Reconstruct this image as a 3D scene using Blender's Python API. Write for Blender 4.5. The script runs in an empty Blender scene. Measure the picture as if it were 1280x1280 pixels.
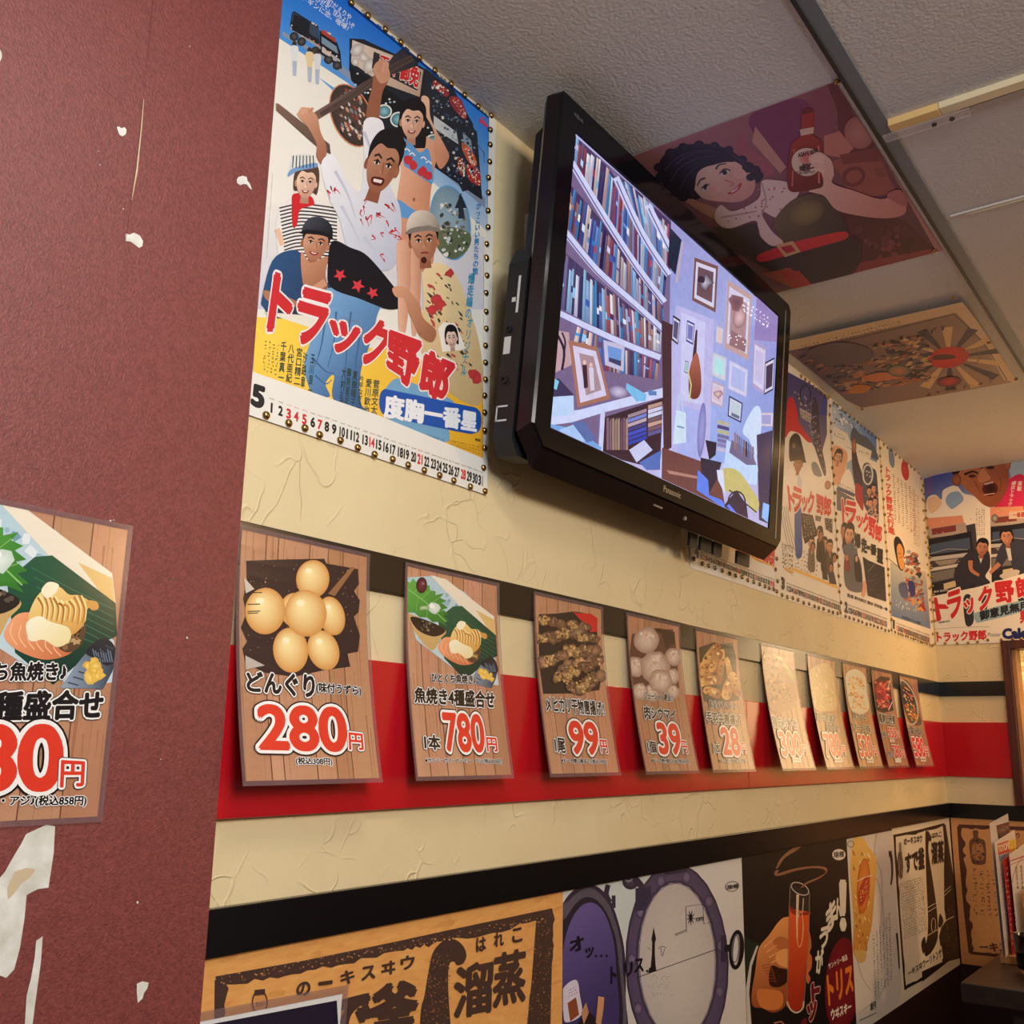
import bpy, bmesh, math, random
import numpy as np
from mathutils import Vector, Matrix
from mathutils.geometry import tessellate_polygon

SC = bpy.context.scene
COL = SC.collection
random.seed(7)

# ------------------------------------------------------------------ camera
CAM = Vector((0, 0, 1.28))
FOC, PITCH, ROLL, YAW = 1256.2, 0.22642, 0.018451, 0.93755
FWD = Vector((math.sin(YAW)*math.cos(PITCH), math.cos(YAW)*math.cos(PITCH), math.sin(PITCH)))
_r = Vector((math.cos(YAW), -math.sin(YAW), 0)); _u = _r.cross(FWD)
RGT = _r*math.cos(ROLL) + _u*math.sin(ROLL)
UPV = -_r*math.sin(ROLL) + _u*math.cos(ROLL)
cd = bpy.data.cameras.new('camera'); cam = bpy.data.objects.new('camera', cd); COL.objects.link(cam)
cd.sensor_width = 36; cd.lens = 36*FOC/1280; cd.clip_start = 0.01
cam.matrix_world = Matrix(((RGT.x, UPV.x, -FWD.x, CAM.x), (RGT.y, UPV.y, -FWD.y, CAM.y), (RGT.z, UPV.z, -FWD.z, CAM.z), (0, 0, 0, 1)))
SC.camera = cam

# ------------------------------------------------------------------ world, lights, exposure
w = bpy.data.worlds.new('world'); SC.world = w; w.use_nodes = True
w.node_tree.nodes['Background'].inputs[0].default_value = (0.62, 0.58, 0.60, 1)
w.node_tree.nodes['Background'].inputs[1].default_value = 0.15
def area(name, loc, size, power, col, target=None, sy=None):
    l = bpy.data.lights.new(name, 'AREA'); l.energy = power; l.color = col; l.size = size
    if sy: l.shape = 'RECTANGLE'; l.size_y = sy
    o = bpy.data.objects.new(name, l); COL.objects.link(o); o.location = loc
    d = (Vector(target)-Vector(loc)) if target else Vector((0, 0, -1))
    o.rotation_euler = d.to_track_quat('-Z', 'Y').to_euler()
    return o
area('ceiling_lamp_far', (-0.1, -1.5, 2.30), 0.6, 42, (1.0, 0.95, 0.88), (0.9, 1.0, 1.5))
area('ceiling_lamp_near', (0.60, 0.18, 2.37), 0.22, 5.5, (1.0, 0.94, 0.86))
area('lamp_by_window', (4.07, 0.36, 1.52), 0.44, 2.2, (1.0, 0.68, 0.36), (1.0, 0.36, 1.56))
area('ceiling_lamp_warm', (3.85, 0.42, 2.34), 0.3, 5.5, (1.0, 0.58, 0.26))
area('warm_fill_back', (3.2, -2.6, 2.2), 0.4, 26.0, (1.0, 0.62, 0.32), (3.4, 1.0, 1.4))  # unseen warm fill, added to tint the far end of the long wall
def bulb(name, loc, power, col, r):
    l = bpy.data.lights.new(name, 'POINT'); l.energy = power; l.color = col; l.shadow_soft_size = r
    o = bpy.data.objects.new(name, l); COL.objects.link(o); o.location = loc
bulb('pendant_lamp', (0.1, -0.45, 1.98), 28, (0.84, 0.90, 1.0), 0.10)
bulb('wall_bulb', (4.12, 0.43, 1.74), 0.7, (1.0, 0.80, 0.52), 0.035)
SC.view_settings.view_transform = 'Standard'
SC.view_settings.look = 'None'
SC.view_settings.exposure = 0.0
SC.view_settings.gamma = 1.0
SC.view_settings.use_curve_mapping = False

# ------------------------------------------------------------------ helpers
def lin(c):
    def f(x):
        x = max(0.0, min(1.0, x/255.0))
        return x/12.92 if x <= 0.04045 else ((x+0.055)/1.055)**2.4
    return (f(c[0]), f(c[1]), f(c[2]), 1.0)
def mix(a, b, t): return tuple(a[i]+(b[i]-a[i])*t for i in range(3))
def jit(c, k):
    d = random.uniform(-k, k); return tuple(max(0, min(255, x+d+random.uniform(-k*.3, k*.3))) for x in c)
def ray(px, py):
    return RGT*((px-640)/FOC) - UPV*((py-640)/FOC) + FWD

def mat(name, c=(128, 128, 128), rough=0.5, metal=0.0, spec=0.5, coat=0.0):
    m = bpy.data.materials.new(name); m.use_nodes = True
    b = m.node_tree.nodes['Principled BSDF']
    b.inputs['Base Color'].default_value = lin(c); b.inputs['Roughness'].default_value = rough
    b.inputs['Metallic'].default_value = metal; b.inputs['Specular IOR Level'].default_value = spec
    b.inputs['Coat Weight'].default_value = coat; b.inputs['Coat Roughness'].default_value = 0.08
    return m
def nn(m, t, **k):
    n = m.node_tree.nodes.new(t)
    for a, v in k.items(): setattr(n, a, v)
    return n
def lk(m, a, b): m.node_tree.links.new(a, b)
def bsdf(m): return m.node_tree.nodes['Principled BSDF']
def add_bump(m, scale, strength, dist, detail=4, rough=0.55, chain=True):
    tc = nn(m, 'ShaderNodeTexCoord'); n = nn(m, 'ShaderNodeTexNoise'); n.inputs['Scale'].default_value = scale
    n.inputs['Detail'].default_value = detail; n.inputs['Roughness'].default_value = rough
    lk(m, tc.outputs['Object'], n.inputs['Vector'])
    b = nn(m, 'ShaderNodeBump'); b.inputs['Strength'].default_value = strength; b.inputs['Distance'].default_value = dist
    lk(m, n.outputs['Fac'], b.inputs['Height'])
    i = bsdf(m).inputs['Normal']
    if chain and i.is_linked: lk(m, i.links[0].from_socket, b.inputs['Normal'])
    lk(m, b.outputs['Normal'], i)
    return n
def mottle(m, c1, c2, scale, detail=5, lo=0.35, hi=0.65):
    tc = nn(m, 'ShaderNodeTexCoord'); n = nn(m, 'ShaderNodeTexNoise'); n.inputs['Scale'].default_value = scale
    n.inputs['Detail'].default_value = detail
    lk(m, tc.outputs['Object'], n.inputs['Vector'])
    r = nn(m, 'ShaderNodeValToRGB'); r.color_ramp.elements[0].position = lo; r.color_ramp.elements[1].position = hi
    r.color_ramp.elements[0].color = lin(c1); r.color_ramp.elements[1].color = lin(c2)
    lk(m, n.outputs['Fac'], r.inputs['Fac']); lk(m, r.outputs['Color'], bsdf(m).inputs['Base Color'])
    return r

def obj(name, bm, m, parent=None, smooth=False, bevel=0.0):
    me = bpy.data.meshes.new(name); bm.to_mesh(me); bm.free()
    for x in (m if isinstance(m, (list, tuple)) else [m]): me.materials.append(x)
    if smooth:
        for p in me.polygons: p.use_smooth = True
    o = bpy.data.objects.new(name, me); COL.objects.link(o)
    if parent: o.parent = parent
    if bevel:
        b = o.modifiers.new('bevel', 'BEVEL'); b.width = bevel; b.segments = 2; b.limit_method = 'ANGLE'
    return o
def tag(o, label, cat, group=None):
    o['label'] = label; o['category'] = cat
    if group: o['group'] = group
    return o
def struct(o): o['kind'] = 'structure'; return o
def empty(name, label, cat, loc=(0, 0, 0), group=None):
    o = bpy.data.objects.new(name, None); COL.objects.link(o); o.location = loc; o.empty_display_size = 0.05
    return tag(o, label, cat, group)
def box(bm, x0, x1, y0, y1, z0, z1, mi=0):
    v = [bm.verts.new(p) for p in ((x0, y0, z0), (x1, y0, z0), (x1, y1, z0), (x0, y1, z0), (x0, y0, z1), (x1, y0, z1), (x1, y1, z1), (x0, y1, z1))]
    for f in ((3, 2, 1, 0), (4, 5, 6, 7), (0, 1, 5, 4), (1, 2, 6, 5), (2, 3, 7, 6), (3, 0, 4, 7)):
        bm.faces.new([v[i] for i in f]).material_index = mi
def boxobj(name, b, m, parent=None, bevel=0.0):
    """box around its own centre"""
    c = ((b[0]+b[1])/2, (b[2]+b[3])/2, (b[4]+b[5])/2)
    bm = bmesh.new(); box(bm, b[0]-c[0], b[1]-c[0], b[2]-c[1], b[3]-c[1], b[4]-c[2], b[5]-c[2])
    o = obj(name, bm, m, parent, bevel=bevel); o.location = c
    return o
def prism(bm, pts, d, mi=0, M=None):
    """closed outline pts (x,y) extruded from z=d[0] to z=d[1]"""
    M = M or Matrix()
    a = [bm.verts.new(M @ Vector((p[0], p[1], d[0]))) for p in pts]; b = [bm.verts.new(M @ Vector((p[0], p[1], d[1]))) for p in pts]
    bm.faces.new(list(reversed(a))).material_index = mi; bm.faces.new(b).material_index = mi
    n = len(pts)
    for i in range(n): bm.faces.new((a[i], a[(i+1) % n], b[(i+1) % n], b[i])).material_index = mi
def lathe(bm, prof, n=24, mi=0, M=None):
    M = M or Matrix(); rows = []
    for r, z in prof:
        rows.append([bm.verts.new(M @ Vector((r*math.cos(2*math.pi*i/n), r*math.sin(2*math.pi*i/n), z))) for i in range(n)])
    for a, b in zip(rows, rows[1:]):
        for i in range(n): bm.faces.new((a[i], a[(i+1) % n], b[(i+1) % n], b[i])).material_index = mi
    if prof[0][0] > 1e-5: bm.faces.new(list(reversed(rows[0]))).material_index = mi
    if prof[-1][0] > 1e-5: bm.faces.new(rows[-1]).material_index = mi

# ------------------------------------------------------------------ printed sheets
_gl = {}
def glyphs(s, off=0.0, sp=1.0):
    k = (s, off, sp)
    if k not in _gl:
        c = bpy.data.curves.new('t', 'FONT'); c.body = s; c.size = 1; c.offset = off; c.resolution_u = 6 if len(s) < 4 else 3
        c.align_x = 'CENTER'; c.space_line = sp
        o = bpy.data.objects.new('t', c); m = bpy.data.meshes.new_from_object(o)
        _gl[k] = ([(v.co.x, v.co.y) for v in m.vertices], [tuple(p.vertices) for p in m.polygons])
        bpy.data.meshes.remove(m); bpy.data.objects.remove(o); bpy.data.curves.remove(c)
    return _gl[k]
def homog(src, dst):
    A = []; b = []
    for (x, y), (u, v) in zip(src, dst):
        A.append([x, y, 1, 0, 0, 0, -u*x, -u*y]); b.append(u)
        A.append([0, 0, 0, x, y, 1, -v*x, -v*y]); b.append(v)
    return np.linalg.solve(np.array(A, float), np.array(b, float))
def spline(p, closed, k=5):
    n = len(p); out = []
    for i in range(n if closed else n-1):
        if closed: a, b, c, d = p[i-1], p[i], p[(i+1) % n], p[(i+2) % n]
        else: a, b, c, d = p[max(i-1, 0)], p[i], p[i+1], p[min(i+2, n-1)]
        for j in range(k):
            t = j/k
            out.append(tuple(0.5*((2*b[q]) + (c[q]-a[q])*t + (2*a[q]-5*b[q]+4*c[q]-d[q])*t*t + (3*b[q]-a[q]-3*c[q]+d[q])*t**3) for q in (0, 1)))
    if not closed: out.append(tuple(p[-1]))
    return out

class Print:
    """a flat (or curled) printed sheet: O top left corner, U right, V down, N out of the printed face"""
    def __init__(s, O, U, V, W, H, base=(235, 232, 222), px=None, bend=None, step=1.2e-5, thick=0.0004):
        s.O = Vector(O); s.U = Vector(U).normalized(); s.V = Vector(V).normalized(); s.N = s.V.cross(s.U).normalized() * -1
        if (CAM-s.O).dot(s.N) < 0: s.N = -s.N
        s.W, s.H, s.bend, s.step, s.thick = W, H, bend, step, thick
        s.h = homog(px, [(0, 0), (W, 0), (W, H), (0, H)]) if px else None
        s.v = []; s.f = []; s.layer = 0; s.vw = (0, 0, 1); s.base = base
    def view(s, x, y, k): s.vw = (x, y, k); return s
    def uv(s, X, Y):
        x = s.vw[0]+X/s.vw[2]; y = s.vw[1]+Y/s.vw[2]
        if s.h is not None:
            h = s.h; d = h[6]*x+h[7]*y+1
            return ((h[0]*x+h[1]*y+h[2])/d, (h[3]*x+h[4]*y+h[5])/d)
        d = ray(x, y); t = (s.O-CAM).dot(s.N)/d.dot(s.N); p = CAM+d*t-s.O
        return (p.dot(s.U), p.dot(s.V))
    def _c(s, c, p):
        if callable(c): return c(p)
        if isinstance(c[0], tuple):            # ((x,y),(x,y),c0,c1) linear gradient
            (x0, y0), (x1, y1), a, b = c; dx, dy = x1-x0, y1-y0
            t = ((p[0]-x0)*dx+(p[1]-y0)*dy)/(dx*dx+dy*dy); return mix(a, b, max(0, min(1, t)))
        return c
    def _add(s, uvs, cols, faces, sub=None):
        s.layer += 1; b = len(s.v)
        if sub:
            s.v += [(u[0], u[1], s.layer+k, c) for u, c, k in zip(uvs, cols, sub)]; s.layer += max(sub)
        else: s.v += [(u[0], u[1], s.layer, c) for u, c in zip(uvs, cols)]
        s.f += [tuple(b+i for i in f) for f in faces]
    def poly(s, pts, c, sm=False):
        if sm: pts = spline(pts, True)
        uvs = [s.uv(*p) for p in pts]; tris = tessellate_polygon([[Vector((u[0], u[1], 0)) for u in uvs]])
        s._add(uvs, [s._c(c, p) for p in pts], tris); return s
    def grad(s, q, c4, n=6):
        uvs = []; cs = []; fs = []
        for j in range(n+1):
            for i in range(n+1):
                a, b = i/n, j/n
                p = [(q[0][k]*(1-a)+q[1][k]*a)*(1-b)+(q[3][k]*(1-a)+q[2][k]*a)*b for k in (0, 1)]
                uvs.append(s.uv(*p)); cs.append(mix(mix(c4[0], c4[1], a), mix(c4[3], c4[2], a), b))
        for j in range(n):
            for i in range(n): k = j*(n+1)+i; fs.append((k, k+1, k+n+2, k+n+1))
        s._add(uvs, cs, fs); return s
    def ell(s, cx, cy, rx, ry, c, ce=None, rot=0, hx=0, hy=0, n=26, a0=0, a1=360):
        r = math.radians(rot); ce = ce or c; cr, sr = math.cos(r), math.sin(r)
        P = []; full = abs(a1-a0) >= 360
        for i in range(n if full else n+1):
            t = math.radians(a0+(a1-a0)*i/n); x, y = rx*math.cos(t), ry*math.sin(t)
            P.append((cx+x*cr-y*sr, cy+x*sr+y*cr))
        C = (cx+hx, cy+hy); mid = [((p[0]*.6+C[0]*.4), (p[1]*.6+C[1]*.4)) for p in P]; m = len(P)
        uvs = [s.uv(*C)]+[s.uv(*p) for p in mid]+[s.uv(*p) for p in P]
        cs = [c]+[mix(c, ce, .42)]*m+[ce]*m; fs = []
        for i in range(m if full else m-1):
            j = (i+1) % m; fs += [(0, 1+i, 1+j), (1+i, 1+m+i, 1+m+j, 1+j)]
        s._add(uvs, cs, fs); return s
    def stroke(s, pts, wd, c, sm=False, tip=None):
        if sm: pts = spline(pts, False, 4)
        n = len(pts); L = []; R = []
        for i, p in enumerate(pts):
            a = pts[max(i-1, 0)]; b = pts[min(i+1, n-1)]; dx, dy = b[0]-a[0], b[1]-a[1]; d = math.hypot(dx, dy) or 1
            k = wd/2 if tip is None else (wd+(tip-wd)*i/(n-1))/2
            L.append((p[0]-dy/d*k, p[1]+dx/d*k)); R.append((p[0]+dy/d*k, p[1]-dx/d*k))
        al = L+R
        s._add([s.uv(*p) for p in al], [s._c(c, p) for p in al], [(i, i+1, n+i+1, n+i) for i in range(n-1)]); return s
    def loop(s, cx, cy, rx, ry, wd, c, rot=0, n=28):
        r = math.radians(rot); cr, sr = math.cos(r), math.sin(r); al = []
        for k in (-wd/2, wd/2):
            for i in range(n):
                t = 2*math.pi*i/n; x, y = (rx+k)*math.cos(t), (ry+k)*math.sin(t); al.append((cx+x*cr-y*sr, cy+x*sr+y*cr))
        s._add([s.uv(*p) for p in al], [s._c(c, p) for p in al], [(i, (i+1) % n, n+(i+1) % n, n+i) for i in range(n)]); return s
    def blob(s, cx, cy, r, c, ce=None, k=0.3, n=9, asp=1, rot=0):
        ro = math.radians(rot); P = []
        for i in range(n):
            t = 2*math.pi*i/n; q = r*random.uniform(1-k, 1+k); x, y = q*math.cos(t), q*asp*math.sin(t)
            P.append((cx+x*math.cos(ro)-y*math.sin(ro), cy+x*math.sin(ro)+y*math.cos(ro)))
        ce = ce or c
        s._add([s.uv(cx, cy)]+[s.uv(*p) for p in P], [c]+[ce]*n, [(0, 1+i, 1+(i+1) % n) for i in range(n)]); return s
    def speck(s, q, n, r0, r1, cols, k=0.4, asp=1, rot=0):
        """random dabs inside quad q, all on one layer"""
        uvs = []; cs = []; fs = []; sub = []
        for kk in range(n):
            a, b = random.random(), random.random(); r = random.uniform(r0, r1)
            p = [(q[0][i]*(1-a)+q[1][i]*a)*(1-b)+(q[3][i]*(1-a)+q[2][i]*a)*b for i in (0, 1)]
            c = random.choice(cols); m = 6; o = len(uvs); ro = math.radians(rot+random.uniform(-15, 15))
            for i in range(m):
                t = 2*math.pi*i/m; z = r*random.uniform(1-k, 1+k); x, y = z*math.cos(t), z*asp*math.sin(t)
                uvs.append(s.uv(p[0]+x*math.cos(ro)-y*math.sin(ro), p[1]+x*math.sin(ro)+y*math.cos(ro))); cs.append(c); sub.append(kk*.4)
            fs.append(tuple(range(o, o+m)))
        s._add(uvs, cs, fs, sub); return s
    def text(s, t, q, c, bold=0.0, rings=(), sp=1.0, vert=False):
        """lettering fitted to the quad q = TL, TR, BR, BL"""
        if vert: t = '\n'.join(t)
        g0, _ = glyphs(t, 0.0, sp)
        if not g0: return s
        x0 = min(p[0] for p in g0); x1 = max(p[0] for p in g0); y0 = min(p[1] for p in g0); y1 = max(p[1] for p in g0)
        if t == '1': x0, x1 = x0-.14, x1+.14
        Q = [s.uv(*p) for p in q]
        for off, cc in list(rings)+[(bold, c)]:
            fs0 = glyphs(t, 0.0, sp)[1]; k = 1 if off < .006 else (6 if off < .06 else (20 if len(t) < 4 else 10)); uvs = []; fs = []; sub = []
            for j in range(k):
                ox, oy = (0, 0) if k == 1 else (off*math.cos(2*math.pi*j/k), off*math.sin(2*math.pi*j/k)); o = len(uvs)
                for x, y in g0:
                    a = (x+ox-x0)/max(x1-x0, 1e-6); b = (y1-y-oy)/max(y1-y0, 1e-6)
                    uvs.append(tuple((Q[0][i]*(1-a)+Q[1][i]*a)*(1-b)+(Q[3][i]*(1-a)+Q[2][i]*a)*b for i in (0, 1))); sub.append(j*(.5 if k < 20 else .3))
                fs += [tuple(o+i for i in f) for f in fs0]
            s._add(uvs, [cc]*len(uvs), fs, sub)
        return s
    def squig(s, q, nx, ny, c, wd, fill=0.75):
        """lines of writing too small to read: cells of short pen strokes"""
        uvs = []; cs = []; fs = []; sub = []
        def P(a, b): return [(q[0][i]*(1-a)+q[1][i]*a)*(1-b)+(q[3][i]*(1-a)+q[2][i]*a)*b for i in (0, 1)]
        for j in range(ny):
            for i in range(nx):
                for kk in range(3):
                    a0 = (i+.5+random.uniform(-.4, .4)*fill)/nx; b0 = (j+.5+random.uniform(-.4, .4)*fill)/ny
                    if random.random() < .5: a1 = a0; b1 = (j+.5+random.uniform(.1, .4)*fill)/ny
                    else: b1 = b0; a1 = (i+.5+random.uniform(.1, .4)*fill)/nx
                    p, r = P(a0, b0), P(a1, b1); dx, dy = r[0]-p[0], r[1]-p[1]; d = math.hypot(dx, dy) or 1; k = wd/2
                    o = len(uvs)
                    for z in ((p[0]-dy/d*k, p[1]+dx/d*k), (r[0]-dy/d*k, r[1]+dx/d*k), (r[0]+dy/d*k, r[1]-dx/d*k), (p[0]+dy/d*k, p[1]-dx/d*k)):
                        uvs.append(s.uv(*z)); cs.append(c); sub.append(kk*.5)
                    fs.append((o, o+1, o+2, o+3))
        s._add(uvs, cs, fs, sub); return s
    def pos(s, u, v, l):
        o = l
        if s.bend:                       # straight between the fold lines, so every printed layer follows the same facets
            t = v/s.H*16; i = math.floor(t); a, b = s.bend(i/16), s.bend((i+1)/16); o += a+(b-a)*(t-i)
        return s.O+s.U*u+s.V*v+s.N*o
    def build(s, name, m, parent=None, wob=None):
        if s.layer*s.step > .0016: s.step = max(.0016/s.layer, 2.2e-6 if s.O.x < 2.5 else 3.2e-6)
        s.top = s.layer*s.step; print('PRINT', name, s.layer, round(s.top*1000, 2))
        bm = bmesh.new(); cl = bm.verts.layers.float_color.new('Col')
        vs = []
        def nv(u, v, l, c):
            x = bm.verts.new((u, v, l)); x[cl] = lin(c); return x
        for u, v, l, c in s.v: vs.append(nv(u, v, l*s.step, c))
        for f in s.f:
            try: bm.faces.new([vs[i] for i in f])
            except ValueError: pass
        for co, no in (((0, 0, 0), (-1, 0, 0)), ((s.W, 0, 0), (1, 0, 0)), ((0, 0, 0), (0, -1, 0)), ((0, s.H, 0), (0, 1, 0))):
            bmesh.ops.bisect_plane(bm, geom=bm.verts[:]+bm.edges[:]+bm.faces[:], dist=1e-7, plane_co=co, plane_no=no, clear_outer=True)
        t = s.thick; B = s.base
        a = [nv(*p, 0, B) for p in ((0, 0), (s.W, 0), (s.W, s.H), (0, s.H))]; b = [nv(*p, -t, B) for p in ((0, 0), (s.W, 0), (s.W, s.H), (0, s.H))]
        bm.faces.new(a); bm.faces.new(list(reversed(b)))
        for i in range(4): bm.faces.new((a[i], b[i], b[(i+1) % 4], a[(i+1) % 4]))
        if s.bend:
            for k in range(1, 16):
                bmesh.ops.bisect_plane(bm, geom=bm.verts[:]+bm.edges[:]+bm.faces[:], dist=1e-7, plane_co=(0, s.H*k/16, 0), plane_no=(0, 1, 0))
        cen = s.pos(s.W/2, s.H/2, 0)
        for v in bm.verts: v.co = s.pos(v.co.x, v.co.y, v.co.z)-cen
        o = obj(name, bm, m, parent); o.location = cen
        if parent: o.location = cen-parent.location
        return o
Z = 1.28            # camera height above the floor; heights in the survey are relative to it
XB = 4.2            # back wall
CEIL = Z+1.112

# ------------------------------------------------------------------ materials of the room
def print_mat(name, rough=0.42, coat=0.0, bump=0.0, fibre=0.0, spec=0.5):
    m = mat(name, rough=rough, coat=coat, spec=spec); at = nn(m, 'ShaderNodeAttribute', attribute_name='Col')
    out = at.outputs['Color']
    if fibre:
        tc = nn(m, 'ShaderNodeTexCoord'); n = nn(m, 'ShaderNodeTexNoise'); n.inputs['Scale'].default_value = 160; n.inputs['Detail'].default_value = 6
        mp = nn(m, 'ShaderNodeMapping'); mp.inputs['Scale'].default_value = (0.25, 1, 1)
        lk(m, tc.outputs['Object'], mp.inputs['Vector']); lk(m, mp.outputs['Vector'], n.inputs['Vector'])
        mx = nn(m, 'ShaderNodeMix', data_type='RGBA', blend_type='OVERLAY'); mx.inputs['Factor'].default_value = fibre
        lk(m, out, mx.inputs['A']); lk(m, n.outputs['Color'], mx.inputs['B']); out = mx.outputs['Result']
        bw = nn(m, 'ShaderNodeRGBToBW'); lk(m, n.outputs['Color'], bw.inputs['Color']); lk(m, bw.outputs['Val'], mx.inputs['B'])
    lk(m, out, bsdf(m).inputs['Base Color'])
    if bump: add_bump(m, 9, bump, 0.01, detail=2)
    return m
M_POSTER = print_mat('poster_paper', 0.40, bump=0.10, fibre=0.10, spec=0.35)
M_KRAFT = print_mat('kraft_paper', 0.6, bump=0.06, fibre=0.35)
M_MENU = print_mat('laminated_menu_print', 0.16, coat=0.0, bump=0.02, fibre=0.10)
M_CEILP = print_mat('ceiling_poster_paper', 0.55, bump=0.08, fibre=0.14)

M_CREAM = mat('cream_plaster', (232, 207, 152), rough=0.62, spec=0.3)
mottle(M_CREAM, (226, 207, 162), (231, 213, 169), 5.0)
add_bump(M_CREAM, 170, 0.22, 0.0015, detail=3)
def trowel(m):
    tc = nn(m, 'ShaderNodeTexCoord'); n = nn(m, 'ShaderNodeTexNoise'); n.inputs['Scale'].default_value = 7; n.inputs['Detail'].default_value = 2
    vm = nn(m, 'ShaderNodeVectorMath', operation='MULTIPLY_ADD'); vm.inputs[1].default_value = (.28, .28, .28)
    lk(m, tc.outputs['Object'], n.inputs['Vector']); lk(m, n.outputs['Color'], vm.inputs[0]); lk(m, tc.outputs['Object'], vm.inputs[2])
    v = nn(m, 'ShaderNodeTexVoronoi', feature='DISTANCE_TO_EDGE'); v.inputs['Scale'].default_value = 11
    lk(m, vm.outputs['Vector'], v.inputs['Vector'])
    r = nn(m, 'ShaderNodeMapRange'); r.inputs['From Max'].default_value = 0.035; r.inputs['To Min'].default_value = 1; r.inputs['To Max'].default_value = 0
    lk(m, v.outputs['Distance'], r.inputs['Value'])
    k = nn(m, 'ShaderNodeTexNoise'); k.inputs['Scale'].default_value = 9
    lk(m, tc.outputs['Object'], k.inputs['Vector'])
    g = nn(m, 'ShaderNodeMapRange'); g.inputs['From Min'].default_value = .48; g.inputs['From Max'].default_value = .62
    lk(m, k.outputs['Fac'], g.inputs['Value'])
    mu = nn(m, 'ShaderNodeMath', operation='MULTIPLY'); lk(m, r.outputs['Result'], mu.inputs[0]); lk(m, g.outputs['Result'], mu.inputs[1])
    b = nn(m, 'ShaderNodeBump'); b.inputs['Strength'].default_value = 0.55; b.inputs['Distance'].default_value = 0.003
    lk(m, mu.outputs['Value'], b.inputs['Height']); i = bsdf(m).inputs['Normal']
    lk(m, i.links[0].from_socket, b.inputs['Normal']); lk(m, b.outputs['Normal'], i)
trowel(M_CREAM)
M_CEIL = mat('textured_ceiling_paper', (216, 212, 206), rough=0.7, spec=0.25)
add_bump(M_CEIL, 150, 0.6, 0.004, detail=3)
M_MAROON = mat('maroon_leather_paper', (122, 58, 55), rough=0.46, spec=0.6)
mottle(M_MAROON, (112, 50, 47), (136, 66, 63), 260, detail=2, lo=.3, hi=.7)
add_bump(M_MAROON, 420, 0.55, 0.0016, detail=3)
add_bump(M_MAROON, 55, 0.15, 0.002, detail=5)
M_TORN = mat('bare_paper_backing', (222, 222, 212), rough=0.8)
mottle(M_TORN, (205, 203, 190), (232, 232, 224), 40)
M_TORN2 = mat('bare_board', (205, 186, 152), rough=0.8); add_bump(M_TORN2, 90, .2, .001)
M_BLACK = mat('black_lacquer', (16, 14, 16), rough=0.22, spec=0.5); add_bump(M_BLACK, 6, 0.03, 0.01)
M_RED = mat('red_lacquer', (190, 22, 32), rough=0.2, spec=0.5); add_bump(M_RED, 5, 0.02, 0.01)
M_WAINS = mat('dark_brown_panel', (48, 24, 20), rough=0.45); add_bump(M_WAINS, 120, 0.1, 0.001)
M_GREY = mat('grey_ceiling_channel', (112, 120, 126), rough=0.45)
add_bump(M_GREY, 200, 0.1, 0.001)
M_CREAMPLASTIC = mat('cream_plastic', (232, 218, 178), rough=0.35); add_bump(M_CREAMPLASTIC, 40, .03, .001)
M_YELLOWPLASTIC = mat('yellowed_plastic', (236, 200, 132), rough=0.35); add_bump(M_YELLOWPLASTIC, 40, .03, .001)
M_WHITE = mat('white_plastic', (225, 222, 212), rough=0.35); add_bump(M_WHITE, 60, .03, .001)
M_DARKSLOT = mat('dark_slot', (30, 28, 30), rough=0.5); add_bump(M_DARKSLOT, 60, .05, .001)
M_CLEAR = mat('clear_plastic', (235, 230, 225), rough=0.1); bsdf(M_CLEAR).inputs['Alpha'].default_value = 0.22
add_bump(M_CLEAR, 12, .03, .002)
M_DWOOD = mat('dark_stained_wood', (78, 36, 26), rough=0.35)
def wood(m, c1, c2, sc, axis=(1, 1, 0.08)):
    tc = nn(m, 'ShaderNodeTexCoord'); mp = nn(m, 'ShaderNodeMapping'); mp.inputs['Scale'].default_value = axis
    n = nn(m, 'ShaderNodeTexNoise'); n.inputs['Scale'].default_value = sc; n.inputs['Detail'].default_value = 6; n.inputs['Distortion'].default_value = .6
    lk(m, tc.outputs['Object'], mp.inputs['Vector']); lk(m, mp.outputs['Vector'], n.inputs['Vector'])
    r = nn(m, 'ShaderNodeValToRGB'); r.color_ramp.elements[0].position = .35; r.color_ramp.elements[1].position = .65
    r.color_ramp.elements[0].color = lin(c1); r.color_ramp.elements[1].color = lin(c2)
    lk(m, n.outputs['Fac'], r.inputs['Fac']); lk(m, r.outputs['Color'], bsdf(m).inputs['Base Color'])
wood(M_DWOOD, (62, 28, 20), (92, 44, 30), 60)
M_LWOOD = mat('light_wood', (196, 138, 84), rough=0.45); wood(M_LWOOD, (178, 118, 66), (206, 150, 96), 60)
M_TABLE = mat('dark_table_top', (58, 40, 32), rough=0.35); wood(M_TABLE, (30, 21, 17), (44, 31, 25), 30, (.1, 1, 1))
M_BRASS = mat('aged_brass', (170, 138, 84), rough=0.28, metal=1.0); add_bump(M_BRASS, 300, .08, .0005)
M_FLOOR = mat('brown_floor', (92, 72, 58), rough=0.5); mottle(M_FLOOR, (82, 62, 50), (104, 84, 68), 8)

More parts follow.
